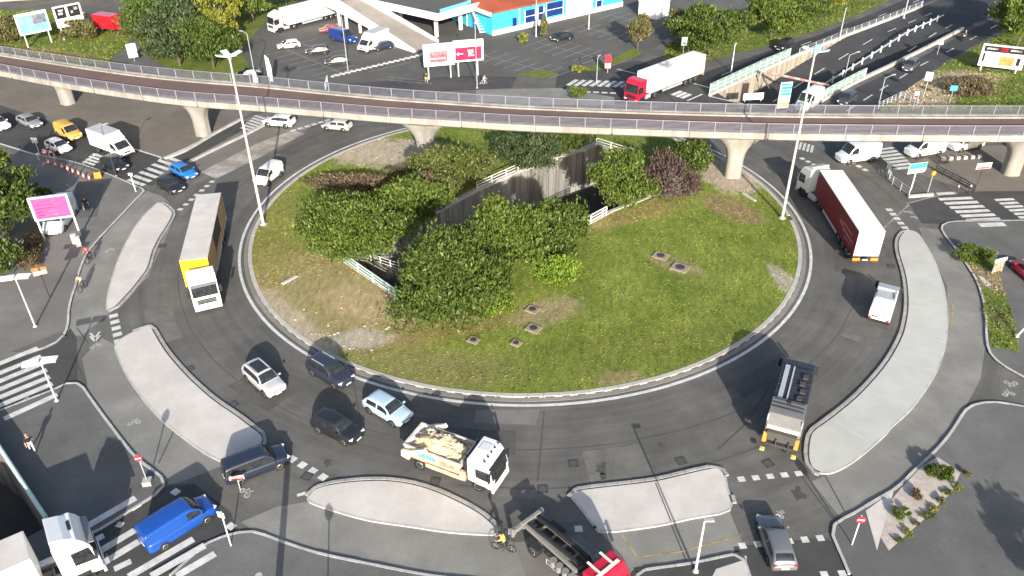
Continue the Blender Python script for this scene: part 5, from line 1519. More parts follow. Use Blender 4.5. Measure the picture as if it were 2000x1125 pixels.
plant('shrub', 'green shrub at the top of the grass bed by the right edge', 'shrub', G(1900, 508), 1.7, 1.3, 1.2, LF_MID, 2600, .24, lobes=20, seed=120, z=.13)
plant('tree', 'round tree outside the lower right of the photo casting its shade on the paving', 'tree', Vector((34.7, 26.2, 0)), 1.9, 1.7, 4.8, LF_MID, 3500, .34, z0=1.6, lobes=24, seed=121, z=.13)

# grass and weeds
def inside(p, poly):
    c = False; n = len(poly)
    for i in range(n):
        a, b = poly[i], poly[i - 1]
        if (a.y > p[1]) != (b.y > p[1]) and p[0] < (b.x - a.x) * (p[1] - a.y) / (b.y - a.y) + a.x: c = not c
    return c
def tufts(name, label, poly, n, m, hmin, hmax, z, avoid=(), seed=1, keep=None, wd=.10):
    rs = np.random.RandomState(seed)
    xs = [p.x for p in poly]; ys = [p.y for p in poly]
    out = []
    while len(out) < n:
        x, y = rs.uniform(min(xs), max(xs)), rs.uniform(min(ys), max(ys))
        if keep and not keep(x, y): continue
        if not inside((x, y), poly) or any(inside((x, y), a) for a in avoid): continue
        out.append((x, y))
    C = np.array(out); k = len(C)
    h = rs.uniform(hmin, hmax, k) * (.6 + .8 * np.array([.5 + .5 * mnoise.noise(Vector((x * .35, y * .35, seed))) for x, y in out]))
    th = rs.uniform(0, 2 * np.pi, k); w = rs.uniform(.5, 1.4, k) * wd
    lean = rs.normal(size=(k, 2)) * .5 * h[:, None]
    ux, uy = np.cos(th) * w, np.sin(th) * w
    b0 = np.c_[C[:, 0] - ux, C[:, 1] - uy, np.full(k, z)]; b1 = np.c_[C[:, 0] + ux, C[:, 1] + uy, np.full(k, z)]
    t1 = np.c_[C[:, 0] + ux * .5 + lean[:, 0], C[:, 1] + uy * .5 + lean[:, 1], z + h]; t0 = np.c_[C[:, 0] - ux * .5 + lean[:, 0], C[:, 1] - uy * .5 + lean[:, 1], z + h * .9]
    o = quads_obj(name, np.stack([b0, b1, t1, t0], 1).reshape(-1, 3), m, None)
    return tag(o, label, 'grass', kind='stuff')
bare = [(G(760, 300), 8.5, 3.6), (G(1420, 345), 3, 4), (G(700, 665), 2.6, 1.4), (G(575, 640), 2.5, 4.5), (G(640, 590), 6, 4)]
def keep_i(x, y):
    if (x - CC.x) ** 2 + (y - CC.y) ** 2 > 28.9 ** 2: return False
    for c, a, b in bare:
        if ((x - c.x) / a) ** 2 + ((y - c.y) / b) ** 2 < 1 and random.random() < .85: return False
    return True
tufts('island_grass', 'mown and dry grass covering the roundabout island', circ(29.0, 48), 30000, M_GRASS, .02, .085, .145, [T1], 5, keep_i)
M_VERGE = blend_ground('verge_grass', (.085, .13, .02), (.16, .18, .045), [(G(110, 105), 9, 2.0, R(-20), (.24, .17, .08), .6, .4), (G(1850, 160), 9, 4, R(20), (.36, .28, .19), .85, .35), (G(1780, 190), 6, 4, 0, (.38, .31, .22), .9, .3), (G(1940, 170), 5, 3, 0, (.10, .12, .03), .5, .4), (G(1925, 545), 1.6, 2.6, R(20), (.26, .20, .13), .8, .4), (G(1950, 620), 1.2, 2.4, R(10), (.13, .13, .05), .7, .5)])
verges = [('verge', [(-120, 60), (0, 20), (130, 20), (260, 60), (250, 90), (200, 130), (160, 135), (80, 115), (0, 92), (-120, 60)], .008),
          ('verge', [(1700, 232), (1740, 196), (1792, 160), (1850, 122), (1930, 80), (2000, 44), (2120, 0), (2160, 232)], .0105),
          ('verge', [(1290, 140), (1380, 118), (1490, 92), (1600, 58), (1700, 18), (1760, -10), (1700, -30), (1560, 5), (1400, 40), (1300, 90)], .0112),
          ('verge', [(1000, 147), (1060, 136), (1095, 146), (1060, 152)], .013), ('verge', [(1125, 140), (1190, 118), (1240, 92), (1255, 105), (1170, 138)], .013),
          ('verge', [(300, 118), (360, 145), (470, 165), (510, 168), (470, 100), (520, 40), (600, -10), (300, -20), (250, 60)], .0115)]
for nm, px, z in verges:
    poly = GP(px)
    sheet('grass_verge', poly, z, M_VERGE)
tufts('verge_grass', 'rough grass on the verge behind the viaduct at the left', GP(verges[0][1][:-1]), 2600, M_VERGE, .08, .25, .008, seed=7, wd=.18)
tufts('verge_grass', 'rough grass on the slope below the right billboard', GP(verges[1][1]), 4200, M_VERGE, .07, .22, .01, seed=8, wd=.18)
tufts('verge_grass', 'weeds under the trees along the service road', GP(verges[2][1]), 2400, M_VERGE, .08, .25, .011, seed=9, wd=.18)
bed = GP([(1880, 490), (1940, 500), (1958, 560), (1985, 640), (1990, 690), (1935, 680), (1925, 640), (1915, 570), (1890, 520)])
sheet('grass_bed', bed, .137, M_VERGE)
tufts('bed_grass', 'overgrown grass bed beside the right cycle path', bed, 700, M_VERGE, .04, .14, .137, seed=10, wd=.1)
gb = GP([(1712, 1040), (1722, 1000), (1760, 955), (1800, 912), (1830, 895), (1875, 925), (1860, 962), (1800, 1020), (1735, 1078)])
sheet('gravel_bed', gb, .137, pm('gravel', (.50, .44, .40), var=.22, scale=3, fine=18, rough=.95, bump=.4, stain=.2, stain_scale=.6))
sheet('paving_slab', GP([(1690, 1000), (1745, 960), (1722, 1040), (1712, 1078)]), .139, M_RESIN)
# flecks of rubble on the island rim
mb = MB(); rs = random.Random(3)
for k in range(40):
    g = G(rs.uniform(520, 760), rs.uniform(600, 690))
    if (g - CC).length < 28.7 and (g - CC).length > 20: mb.ico((g.x, g.y, .17), rs.uniform(.05, .16), 1, (1, 1, .5), .4)
tag(mb.build('rubble', pm('rubble_stone', (.45, .41, .36), var=.2, fine=8)), 'pale rubble scattered along the left rim of the island', 'rubble', kind='stuff')
# ------------------------------------------------------------------ street furniture
M_POST = pm('post_cream', (.50, .485, .455), var=.08, fine=10, rough=.5, obj=True)
M_MINT = pm('mint_paint', (.44, .56, .52), var=.12, scale=1, fine=10, rough=.55, obj=True)
M_WRAIL = pm('white_rail', (.62, .62, .58), var=.15, fine=10, rough=.6, obj=True)
M_PETAL = pm('lamp_petal', (.62, .72, .76), var=.1, fine=8, rough=.3, obj=True)
def V3(g, z): return Vector((g.x, g.y, z))

def mast(px, py, h, label, rz, blue):
    g = G(px, py)
    e = thing('lamp_mast', label, 'street lamp', V3(g, 0), R(rz), 'tall lamp masts on the island')
    MB().tube((0, 0, 0), (0, 0, h), .17, .085, 12).build('pole', M_POST, e)
    MB().lathe([(.42, 0), (.42, .16), (.26, .3)], 14).build('base', M_CONC, e)
    MB().lathe([(.16, h - .3), (.22, h), (.1, h + .25)], 10).build('hub', M_GALV, e)
    for k in range(4):
        a = k * math.pi / 2 + .5
        m4 = Matrix.Rotation(a, 3, 'Z') @ Matrix.Rotation(-.28, 3, 'Y')
        c = Matrix.Rotation(a, 3, 'Z') @ Vector((.72, 0, .24))
        MB().box(c + Vector((0, 0, h)), (1.2, .7, .09), .04, m4, (.8, .8)).build('lamp_panel', M_PETAL if (k % 2 or not blue) else pm('petal_blue', (.30, .55, .68), obj=True), e)
mast(515, 440, 18.7, 'tall cream lamp mast with four petal lamps on the left of the island', 10, False)
mast(1527, 428, 18.5, 'tall cream lamp mast with four petal lamps on the right of the island', 30, True)

def double_lamp(x, y, h, label, rz, z=.13):
    e = thing('street_lamp', label, 'street lamp', (x, y, z), R(rz))
    MB().tube((0, 0, 0), (0, 0, h), .09, .06, 10).build('pole', M_POST, e)
    MB().lathe([(.2, 0), (.2, .08), (.1, .14)], 10).build('base', M_GALV, e)
    for k, (cx, cy, r) in enumerate(((-.75, .12, .1), (.55, .2, -.12))):
        MB().box((cx, cy, h + .06), (1.2, .78, .12), .03, Matrix.Rotation(r, 3, 'Z')).build('lamp_head', M_WHITE, e)
    MB().tube((-.9, .1, h), (.8, .1, h), .05).build('arm', M_POST, e)
double_lamp(-36.75, 49.77, 3.9, 'low lamp post with two flat white heads beside the left zebra crossing', 15)
double_lamp(-43.33, 59.9, 5.2, 'low lamp post with flat white heads at the left edge below the trees', 10)

def lamp_post(x, y, h, label, arm=0.0, rz=0, r=.08, z=0.0, cat='street lamp', m=None):
    e = thing('lamp_post', label, cat, (x, y, z), R(rz))
    m = m or M_GALV
    mb = MB().tube((0, 0, 0), (0, 0, h), r, r * .6, 8)
    if arm: mb.tube((0, 0, h), (arm, 0, h + .25), r * .6, r * .5, 6)
    mb.build('pole', m, e)
    MB().box((arm + .25, 0, h + (.27 if arm else .05)), (.65, .24, .12), .03).build('lantern', M_GALV, e)
    MB().lathe([(r * 2.4, 0), (r * 2.4, .06), (r * 1.2, .12)], 8).build('base', M_CONC, e)
lamp_post(-39.61, 124.02, 7.5, 'slim grey lamp post at the car park corner right of the wood', 0.9, 150)
lamp_post(-25.92, 128.32, 8.7, 'slim grey lamp post in the middle of the left car park', .5, 90)
lamp_post(-4.98, 120.26, 9.4, 'slim grey lamp post in front of the red billboard', .5, 90)
lamp_post(4.77, 145.73, 6.4, 'white lamp post in front of the blue building', .4, 0, m=M_WHITE)
lamp_post(14.5, 150.0, 6.2, 'white lamp post at the right end of the blue building', .4, 180, m=M_WHITE)
lamp_post(52.12, 123.49, 4.4, 'lamp post with a bent arm beside the sunken road', 1.4, 25, z=-1.0)
lamp_post(53.35, 112.65, 3.6, 'lamp post with a bent arm on the slip road near the viaduct', 1.3, 25)
lamp_post(-48.38, 91.08, 6.3, 'thin dark lamp post in front of the white box van', .35, 60, .06, m=M_STEEL)
lamp_post(13.3, 121.5, 4.0, 'short grey post on the verge left of the upper zebra crossing', .3, 60, .08)
lamp_post(35.0, 126.0, 4.2, 'short white post on the verge behind the white trailer', .3, 60, .09, m=M_WHITE)
lamp_post(57.5, 142.0, 5.0, 'grey post standing on the retaining wall of the sunken road', .3, 60, .12)
lamp_post(74.0, 155.0, 5.0, 'grey post at the top of the retaining wall', .3, 60, .14)

def sign(x, y, h, label, kind, rz=-90, z=.13, w=.65, hh=.65, m=None, m2=None, r=.045, cat='road sign', pm_=None):
    """post with a plate facing local +X"""
    e = thing('road_sign', label, cat, (x, y, z), R(rz))
    MB().tube((0, 0, 0), (0, 0, h), r, r, 8).build('post', pm_ or M_GALV, e)
    if kind == 'round':
        MB().lathe([(w / 2, .0), (w / 2, .05)], 20, (0, 0, 0), 'y').build('plate', m, e, (.06, 0, h - w / 2), R(-90))
        if m2:
            MB().box((.122, 0, h - w / 2), (.012, w * .7, w * .18)).build('bar', m2, e)
    else:
        MB().box((.07, 0, h - hh / 2), (.06, w, hh), .01).build('plate', m, e)
        if m2:
            MB().box((.108, 0, h - hh * .78), (.012, w * .86, hh * .34)).build('panel', m2, e)
    return e
sign(22.04, 34.85, 2.8, 'white post with a red no entry sign at the lower right corner', 'round', -95, m=M_RED, m2=M_WHITE, w=.6, pm_=M_WHITE)
sign(-19.4, 40.2, 1.5, 'small red and white sign beside the tail of the navy people carrier', 'rect', -80, z=0, m=M_WHITE, m2=M_RED, w=1.0, hh=.35)
sign(-18.67, 35.29, 3.3, 'pale post with a square sign in front of the blue panel van', 'rect', -110, m=M_WHITE, m2=pm('sign_pink', (.6, .35, .36), obj=True), w=.5, hh=.5, pm_=M_WHITE)
sign(-60.48, 97.01, 2.5, 'small grey sign beside the white hatchback in the left queue', 'rect', -95, m=M_GALV, w=.8, hh=.7)
e = sign(-26.14, 40.79, 2.9, 'thin post with a red round sign on a white block at the left kerb', 'round', -80, m=M_RED, m2=M_WHITE, w=.55)
MB().box((0, 0, .2), (.62, .62, .4), .04).build('foot_block', M_CONC, e)
lamp_post(11.44, 32.92, 4.75, 'white leaning pole on the dark kerbed patch at the bottom edge', 0, 0, .09, z=.13, cat='post', m=M_WHITE)
sign(-11.26, 29.34, 3.5, 'round blue sign whose top edge shows at the bottom left of centre', 'round', -90, m=pm('sign_blue', (.02, .06, .5), obj=True), w=.62)
e = thing('sign_mast', 'thick mast outside the bottom edge whose shadow crosses the bottom lane', 'post', (-14.3, 28.97, .13))
MB().tube((0, 0, 0), (0, 0, 5.3), .24, .2, 12).build('pole', M_GALV, e)
sign(46.68, 85.29, 3.4, 'green and white direction sign on a white post beside the right plaza', 'rect', -75, z=0, m=M_WHITE, m2=None, w=2.4, hh=1.25, r=.08, pm_=M_WHITE)
e = bpy.context.scene.objects[[o.name for o in COL.objects if o.get('label', '').startswith('green and white direction')][0]]
MB().box((.11, 0, 3.4 - .36), (.015, 2.34, .66)).build('green_panel', pm('sign_green', (.05, .42, .28), var=.08, obj=True), e)
MB().box((.11, .3, 3.4 - .9), (.015, 1.5, .1)).build('print', M_GALV, e)
sign(54.55, 85.76, 3.1, 'pale direction sign with red print near the right pier', 'rect', -80, z=0, m=M_WHITE, m2=pm('sign_pinkred', (.5, .12, .14), var=.3, fine=4, obj=True), w=1.9, hh=.75, pm_=M_STEEL)
sign(48.13, 84.22, 2.9, 'thin post with a small orange disc right of the green direction sign', 'round', -80, z=0, m=M_AMBER, w=.55)
sign(-44.2, 64.59, 3.7, 'brown tourist sign on a leaning dark post on the left pavement', 'rect', -60, m=pm('sign_brown', (.25, .16, .08), obj=True), m2=M_WHITE, w=1.25, hh=1.1, pm_=M_STEEL)
sign(60.49, 114.48, 3.8, 'white square sign on a post beside the slip road', 'rect', -110, z=0, m=M_WHITE, w=1.0, hh=1.3, r=.06)
sign(63.3, 112.2, 2.6, 'small blue sign on a post behind the viaduct on the right', 'rect', -100, z=0, m=pm('sign_blue2', (.08, .35, .6), obj=True), w=1.0, hh=.8)
sign(56.9, 109.6, 2.8, 'red and white sign on a post close behind the viaduct', 'rect', -100, z=0, m=M_WHITE, m2=M_RED, w=.6, hh=1.0)
sign(70.9, 133.6, 2.4, 'small white sign at the right kerb of the slip road', 'rect', -120, z=0, m=M_WHITE, w=.9, hh=.7)
sign(15.5, 126.5, 2.9, 'red and white warning totem at the car park exit', 'rect', -95, z=0, m=M_RED, m2=M_WHITE, w=1.0, hh=2.2, r=.07)
sign(-62.5, 134.5, 3.0, 'pale blue notice board at the end of the side road', 'rect', -60, z=0, m=M_WHITE, m2=pm('sign_paleblue', (.4, .55, .75), obj=True), w=1.5, hh=2.3)
sign(28.4, 132.2, 3.8, 'grey diamond sign on a post at the car park corner', 'rect', -95, z=0, m=M_GALV, w=.9, hh=1.4)
# totem with coloured arrows
e = thing('direction_totem', 'direction totem with blue, teal, white and yellow stripes behind the viaduct', 'road sign', (38.85, 110.9, 0), R(-80))
MB().box((0, 0, 1.9), (.16, 1.75, 3.8), .02).build('panel', M_WHITE, e)
for k, c in enumerate(((.05, .36, .62), (.04, .22, .55), (.08, .42, .66), (.03, .48, .42))):
    MB().box((.09, .1 * (k % 2), 3.45 - k * .45), (.02, 1.6, .38)).build('stripe', pm('totem%d' % k, c, obj=True), e)
MB().box((.09, 0, .55), (.02, 1.7, .5)).build('stripe', pm('totem_yellow', (.75, .62, .08), obj=True), e)
# white and blue board lying low behind the viaduct
e = thing('information_board', 'low white and pale blue board beside the sunken road', 'road sign', (35.3, 113.6, 0), R(-85))
MB().box((0, 0, .75), (.1, 3.0, 1.0), .02).build('board', M_WHITE, e)
MB().box((.06, -.5, .75), (.02, 1.6, .8)).build('print', pm('sign_paleblue', (.4, .55, .75), obj=True), e)
for sg in (-1, 1): MB().box((0, sg * 1.2, .15), (.1, .12, .3)).build('leg', M_GALV, e)

def billboard(a, b, z0, z1, label, m, over=(.5, .5), prints=(), frame=None, posts=True, face=-1, z=0, thick=.25):
    """panel carried by posts at a and b; prints are (u0,u1,v0,v1,material) on its face"""
    a, b = Vector((a[0], a[1], 0)), Vector((b[0], b[1], 0))
    d = (b - a).normalized(); ln = (b - a).length
    e = thing('billboard', label, 'billboard', (a.x, a.y, z), math.atan2(d.y, d.x))
    L_ = ln + over[0] + over[1]; cx = ln / 2 + (over[1] - over[0]) / 2
    MB().box((cx, 0, (z0 + z1) / 2), (L_, thick, z1 - z0), .03).build('panel', m, e)
    if posts:
        for xx in (0, ln):
            MB().box((xx, thick * .9, z1 * .45), (.2, .2, z1 * .9)).build('post', M_POST, e)
    f = frame or M_GALV
    for (x, zz, w, h) in ((cx, z0, L_ + .1, .12), (cx, z1, L_ + .1, .12), (cx - L_ / 2, (z0 + z1) / 2, .12, z1 - z0), (cx + L_ / 2, (z0 + z1) / 2, .12, z1 - z0)):
        MB().box((x, face * .02, zz), (w, thick + .08, h), .02).build('frame', f, e)
    for u0, u1, v0, v1, mm in prints:
        MB().box((cx - L_ / 2 + (u0 + u1) / 2 * L_, face * (thick / 2 + .012), z0 + (v0 + v1) / 2 * (z1 - z0)), ((u1 - u0) * L_, .02, (v1 - v0) * (z1 - z0))).build('print', mm, e)
    return e
MP = pm('print_pink', (.42, .07, .23), var=.15, scale=1.2, fine=4, rough=.5, obj=True)
MPL = pm('print_palepink', (.58, .25, .40), var=.2, fine=5, rough=.5, obj=True)
billboard((-49.69, 75.25), (-46.3, 76.2), 2.5, 5.1, 'pink billboard on two posts in front of the parked pale van', M_WHITE, (.1, .1), [(.05, .95, .05, .95, MP)] + [(.12, .12 + .7 * random.uniform(.6, 1), .18 + k * .15, .23 + k * .15, MPL) for k in range(5)], z=.13, thick=.2)
MT = pm('print_turquoise', (.20, .52, .54), var=.35, scale=.5, fine=2, rough=.5, obj=True)
MM = pm('print_magenta', (.55, .16, .36), var=.3, scale=.8, fine=2, rough=.5, obj=True)
MK = pm('print_black', (.02, .02, .022), var=.2, rough=.5, obj=True)
billboard((-84.0, 142.4), (-81.2, 145.2), 2.3, 5.7, 'billboard with turquoise and magenta picture at the top left', M_WHITE, (.6, .5), [(.04, .96, .05, .90, MT), (.5, .95, .42, .88, MM), (.2, .45, .75, .9, pm('print_grey', (.3, .3, .32), obj=True))], frame=M_WHITE)
billboard((-79.6, 146.6), (-77.0, 149.2), 2.3, 5.8, 'black and white billboard right of the turquoise one', M_WHITE, (.4, .5), [(.05, .42, .42, .95, MK), (.52, .95, .42, .95, MK), (.14, .3, .6, .7, M_WHITE), (.16, .34, .76, .84, M_WHITE), (.6, .7, .58, .72, M_WHITE), (.74, .88, .72, .86, M_WHITE)], frame=M_WHITE)
MR = pm('print_red', (.58, .02, .07), var=.08, rough=.45, obj=True)
MPR = pm('print_mottled', (.30, .12, .14), var=.8, scale=2.5, fine=5, rough=.5, obj=True)
billboard((-12.6, 124.1), (-9.2, 124.9), 2.2, 5.5, 'white billboard with a small mottled red picture behind the viaduct', M_WHITE, (.6, .6), [(.2, .78, .15, .66, MPR)] + [(.26 + .12 * k, .34 + .12 * k, .5, .6, M_WHITE) for k in range(4)] + [(.24, .72, .3, .36, M_WHITE)], frame=M_WHITE)
billboard((-8.0, 125.2), (-5.0, 125.9), 2.5, 5.7, 'white billboard with a red panel and white arrow behind the viaduct', M_WHITE, (.7, .9), [(.06, .94, .06, .68, MR)], frame=M_WHITE)
e = [o for o in COL.objects if o.get('label', '').startswith('white billboard with a red panel')][0]
ar = MB()
ar.box((.35, -.16, 3.7), (.9, .02, .10)); ar.add([(-.25, -.17, 3.7), (.1, -.17, 3.98), (.1, -.17, 3.42)], [(0, 1, 2)]); ar.build('arrow', M_WHITE, e)
for k in range(4): MB().box((1.95 + .1 * (k % 2), -.16, 4.15 - k * .27), (.95 - .15 * (k % 3), .02, .15)).build('print', M_WHITE, e)
MO = pm('print_orange', (.72, .25, .08), var=.4, scale=1.5, fine=4, rough=.5, obj=True)
billboard((74.2, 125.6), (78.6, 123.6), .9, 4.2, 'billboard with a black header and orange picture at the right edge', M_WHITE, (.6, .6), [(.04, .96, .68, .95, MK), (.1, .35, .78, .86, M_WHITE), (.42, .58, .72, .92, M_RED), (.64, .9, .78, .86, M_WHITE), (.45, .78, .1, .52, MO), (.05, .1, .2, .6, MK), (.84, .92, .15, .5, MK)], frame=M_WHITE)
# sail banners
for x, y, h, lb in ((-37.2, 122.8, 4.6, 'tall white sail banner behind the viaduct at the car park corner'), (-39.0, 121.0, 3.0, 'short pale banner left of the tall sail banner')):
    e = thing('sail_banner', lb, 'banner', (x, y, 0), R(-20))
    MB().tube((0, 0, 0), (0, 0, h), .05, .03, 6).build('pole', M_WHITE, e)
    MB().prism([(.05, .5), (.75, .55), (.85, h * .6), (.6, h * .9), (.05, h)], -.03, .03).build('flag', M_PETAL, e)

# ------------------------------------------------------------------ railings and fences
def fence(name, label, pts, h, m, rails=(.3, .65, 1.0), step=2.0, r=.05, z=0.0, panel=None, cat='railing', rr=None):
    e = thing(name, label, cat)
    pts = [Vector((p.x, p.y, p.z + z)) for p in pts]
    for k in rails:
        mb = MB()
        for a, b in zip(pts[:-1], pts[1:]):
            mb.tube(a + Vector((0, 0, h * k)), b + Vector((0, 0, h * k)), rr or r * .8, n=6)
        mb.build('rail', m, e)
    me = MB().box((0, 0, h / 2), (r * 2.2, r * 2.2, h)).mesh('post'); me.materials.append(m)
    ps = resample(pts, step) + [pts[-1]]
    for p in ps: inst('post', me, e, p)
    if panel:
        for a, b in zip(ps[:-1], ps[1:]):
            if (b - a).length < .2: continue
            d = b - a
            MB().box((d.length / 2, 0, h * .52), (d.length - .12, .03, h * .8)).build('infill_panel', panel, e, a, math.atan2(d.y, d.x))
    return e
fence('railing', 'mint green railing across the near left mouth of the trench', GP([(672, 511), (795, 597)], .3), 1.0, M_MINT, step=2.6, r=.07, rr=.09)
fence('railing', 'white railing on the far trench wall between the bushes', GP([(932, 371), (1012, 335)], .3), 1.0, M_WRAIL, step=2.4, r=.06, rr=.07)
fence('railing', 'short white railing between the front bushes and the round bush', GP([(1130, 449), (1184, 419)], .3), 1.0, M_WRAIL, step=2.0, r=.06, rr=.08)
fence('railing', 'white railing across the far end of the trench', GP([(1165, 284), (1236, 306)], .3), 1.0, M_WRAIL, step=2.2, r=.06, rr=.07)
fence('railing', 'grey railing on the beam inside the trench', [G(706, 505, -1.3), G(780, 530, -1.3)], 1.0, M_WRAIL, step=1.3, r=.05)
fence('parapet', 'long mint green parapet beside the lower road at the bottom left', GP([(-60, 790), (-6, 868), (97, 1026)], .13), 1.05, M_MINT, rails=(.15, .55, .95), step=1.5, r=.08, rr=.13, panel=M_MINT)
M_MESH = pm('mesh_mint', (.24, .33, .30), var=.15, scale=1, fine=14, rough=.6, obj=True)
fence('fence', 'mint green mesh fence along the near end of the ribbed wall', [Vector((p.x, p.y, .4)) for p in [along(EL, t / 20) for t in range(0, 8)]], 1.5, M_MINT, step=2.0, r=.05, panel=M_MESH, cat='fence')
fence('fence', 'low mint green fence on the wall between the sunken road and the slip road', [Vector((p.x, p.y, .45)) for p in [along(ER, t / 20) for t in range(0, 10)]], 1.3, M_MINT, step=2.0, r=.05, panel=M_MESH, cat='fence')
fence('fence', 'low railing along the top half of the ribbed wall', [Vector((p.x, p.y, .4)) for p in [along(EL, t / 20) for t in range(8, 21)]], .8, M_GALV, step=2.5, r=.04, cat='railing')
fence('railing', 'grey angled railing beside the green direction sign', GP([(1733, 327), (1738, 357), (1774, 384)]), 1.0, M_GALV, step=1.6, r=.05)
fence('railing', 'dark railing along the edge of the right plaza', GP([(1827, 335), (1866, 355), (1903, 375)]), .8, M_STEEL, step=1.2, r=.05, rr=.07)
fence('railing', 'low railing at the bottom of the slip road behind the viaduct', GP([(1715, 212), (1760, 190), (1790, 205)]), .9, M_GALV, step=1.2, r=.05)
mb = MB(); wall_line(mb, GP([(1773, 386), (1822, 382)]), 0, .3, .3); tag(mb.build('low_wall', M_CONC), 'short low wall at the corner of the angled railing', 'wall')
for k in range(6):
    g = G(1842 + k * 14, 313 - k * .8)
    MB().box((0, 0, .22), (.5, .4, .44), .05).build('concrete_block', M_KERBW, None, V3(g, 0), .1)
    o = COL.objects[-1]; tag(o, 'small pale concrete block in the row under the viaduct, %s from the left' % 'first second third fourth fifth sixth'.split()[k], 'bollard', 'pale concrete blocks under the viaduct on the right')
# low kerb wall beside the exit road on the upper left
mb = MB(); wall_line(mb, spl(GP([(322, 311), (362, 296), (420, 262), (470, 235)]), 3, False), 0, .28, .35); tag(mb.build('low_wall', M_KERBW), 'low pale kerb wall under the viaduct beside the left pier', 'wall')
mb = MB(); wall_line(mb, spl(GP([(371, 317), (430, 288), (486, 261), (520, 243)]), 3, False), 0, .22, .4); tag(mb.build('low_wall', M_KERBW), 'second low kerb wall between the exit road and the pale splitter strip', 'wall')
# height barrier
e = thing('height_barrier', 'red and white striped height barrier over the sunken road', 'barrier')
a, b = G(1487, 139, .9), G(1619, 167, .9)
n = 12
for k in range(n):
    p, q = a.lerp(b, k / n), a.lerp(b, (k + 1) / n)
    MB().tube(p, q, .2, n=6).build('stripe', pm('barrier_pink', (.55, .22, .18), var=.2, obj=True) if k % 2 else M_KERBW, e)
for p in (a, b): MB().tube((p.x, p.y, 0), (p.x, p.y, .9), .14).build('post', M_GALV, e)
MB().tube(a - Vector((0, 0, .4)), a.lerp(b, .18) - Vector((0, 0, 2.6)), .12, n=6).tube(a.lerp(b, .18) - Vector((0, 0, 2.6)), a.lerp(b, .34) - Vector((0, 0, .2)), .1, n=6).build('brace', M_STEEL, e)

# cones and barriers of the roadworks at the left
cone = MB().lathe([(.17, .04), (.05, .7)], 12).mesh('body'); cone.materials.append(pm('cone_red', (.62, .16, .12), var=.1, obj=True))
band_ = MB().lathe([(.128, .28), (.095, .45)], 12).mesh('band'); band_.materials.append(M_WHITE)
cbase = MB().box((0, 0, .025), (.42, .42, .05), .01).mesh('base'); cbase.materials.append(M_TRIM)
names = 'first second third fourth fifth sixth seventh eighth'.split()
for i, (px, py) in enumerate([(96, 322), (110, 326), (123, 331), (134, 335), (144, 340), (155, 344), (165, 349), (176, 353)]):
    g = G(px, py)
    e = thing('traffic_cone', 'red traffic cone at the left roadworks, %s in the row from the left' % names[i], 'traffic cone', V3(g, .13), random.random(), 'cones at the roadworks')
    inst('body', cone, e); inst('base', cbase, e); inst('band', band_, e).scale = (1.04, 1.04, 1)
for i, (px, py, a) in enumerate([(88, 312, 40), (101, 310, -20), (95, 303, 80)]):
    g = G(px, py)
    e = thing('roadworks_barrier', 'red and white roadworks barrier by the left queue, %s of the bunch' % ('nearest the cones', 'rightmost', 'rearmost')[i], 'barrier', V3(g, .13), R(a), 'roadworks barriers by the left queue')
    for k in range(4): MB().box((-.6 + k * .4, 0, .85), (.4, .05, .24), .01).build('stripe', M_RED if k % 2 else M_WHITE, e)
    for sg in (-1, 1): MB().tube((sg * .65, -.2, 0), (sg * .65, 0, .95), .03).tube((sg * .65, .2, 0), (sg * .65, 0, .95), .03).build('leg', M_GALV, e)
fence('railing', 'thin dark crowd fence lying along the roadworks kerb', GP([(112, 316), (150, 326), (200, 342)], .13), .8, M_STEEL, step=1.6, r=.03)
e = thing('cable_drum', 'orange equipment box at the end of the cone row', 'box', V3(G(193, 349), .13), .4)
MB().box((0, 0, .4), (.8, .6, .75), .06).build('case', M_AMBER, e); MB().box((0, 0, .8), (.5, .1, .1), .02).build('handle', M_TRIM, e)
for i, (px, py, lb) in enumerate([(149, 478, 'pale cabinet at the right foot of the pink billboard'), (156, 483, 'second pale cabinet just right of the first one')]):
    e = thing('utility_cabinet', lb, 'cabinet', V3(G(px, py), .13), R(20))
    MB().box((0, 0, .55), (.5, .42, 1.1), .03).build('case', pm('cabinet_beige', (.6, .57, .5), var=.15, obj=True), e)
    MB().box((0, 0, 1.13), (.56, .48, .06), .02).build('lid', M_GALV, e); MB().box((0, -.22, .55), (.4, .02, .9), .01).build('door', M_WHITE, e)
e = thing('short_bollard', 'white short post at the end of the left zebra crossing', 'bollard', V3(G(266, 376), .13))
MB().tube((0, 0, 0), (-.1, .1, 2.2), .07, .05).build('post', M_WHITE, e); MB().box((-.1, .1, 2.2), (.5, .1, .3), .02).build('plate', M_WHITE, e)
for i, (px, py) in enumerate([(1868, 367), (1892, 366)]):
    e = thing('short_bollard', 'white topped bollard in front of the right zebra, the %s one' % ('left', 'right')[i], 'bollard', V3(G(px, py + 12), 0), 0, 'bollards at the right zebra')
    MB().tube((0, 0, 0), (0, 0, .95), .07).build('post', M_STEEL, e); MB().lathe([(.08, .9), (.1, 1.0), (.05, 1.1)], 10).build('cap', M_WHITE, e)
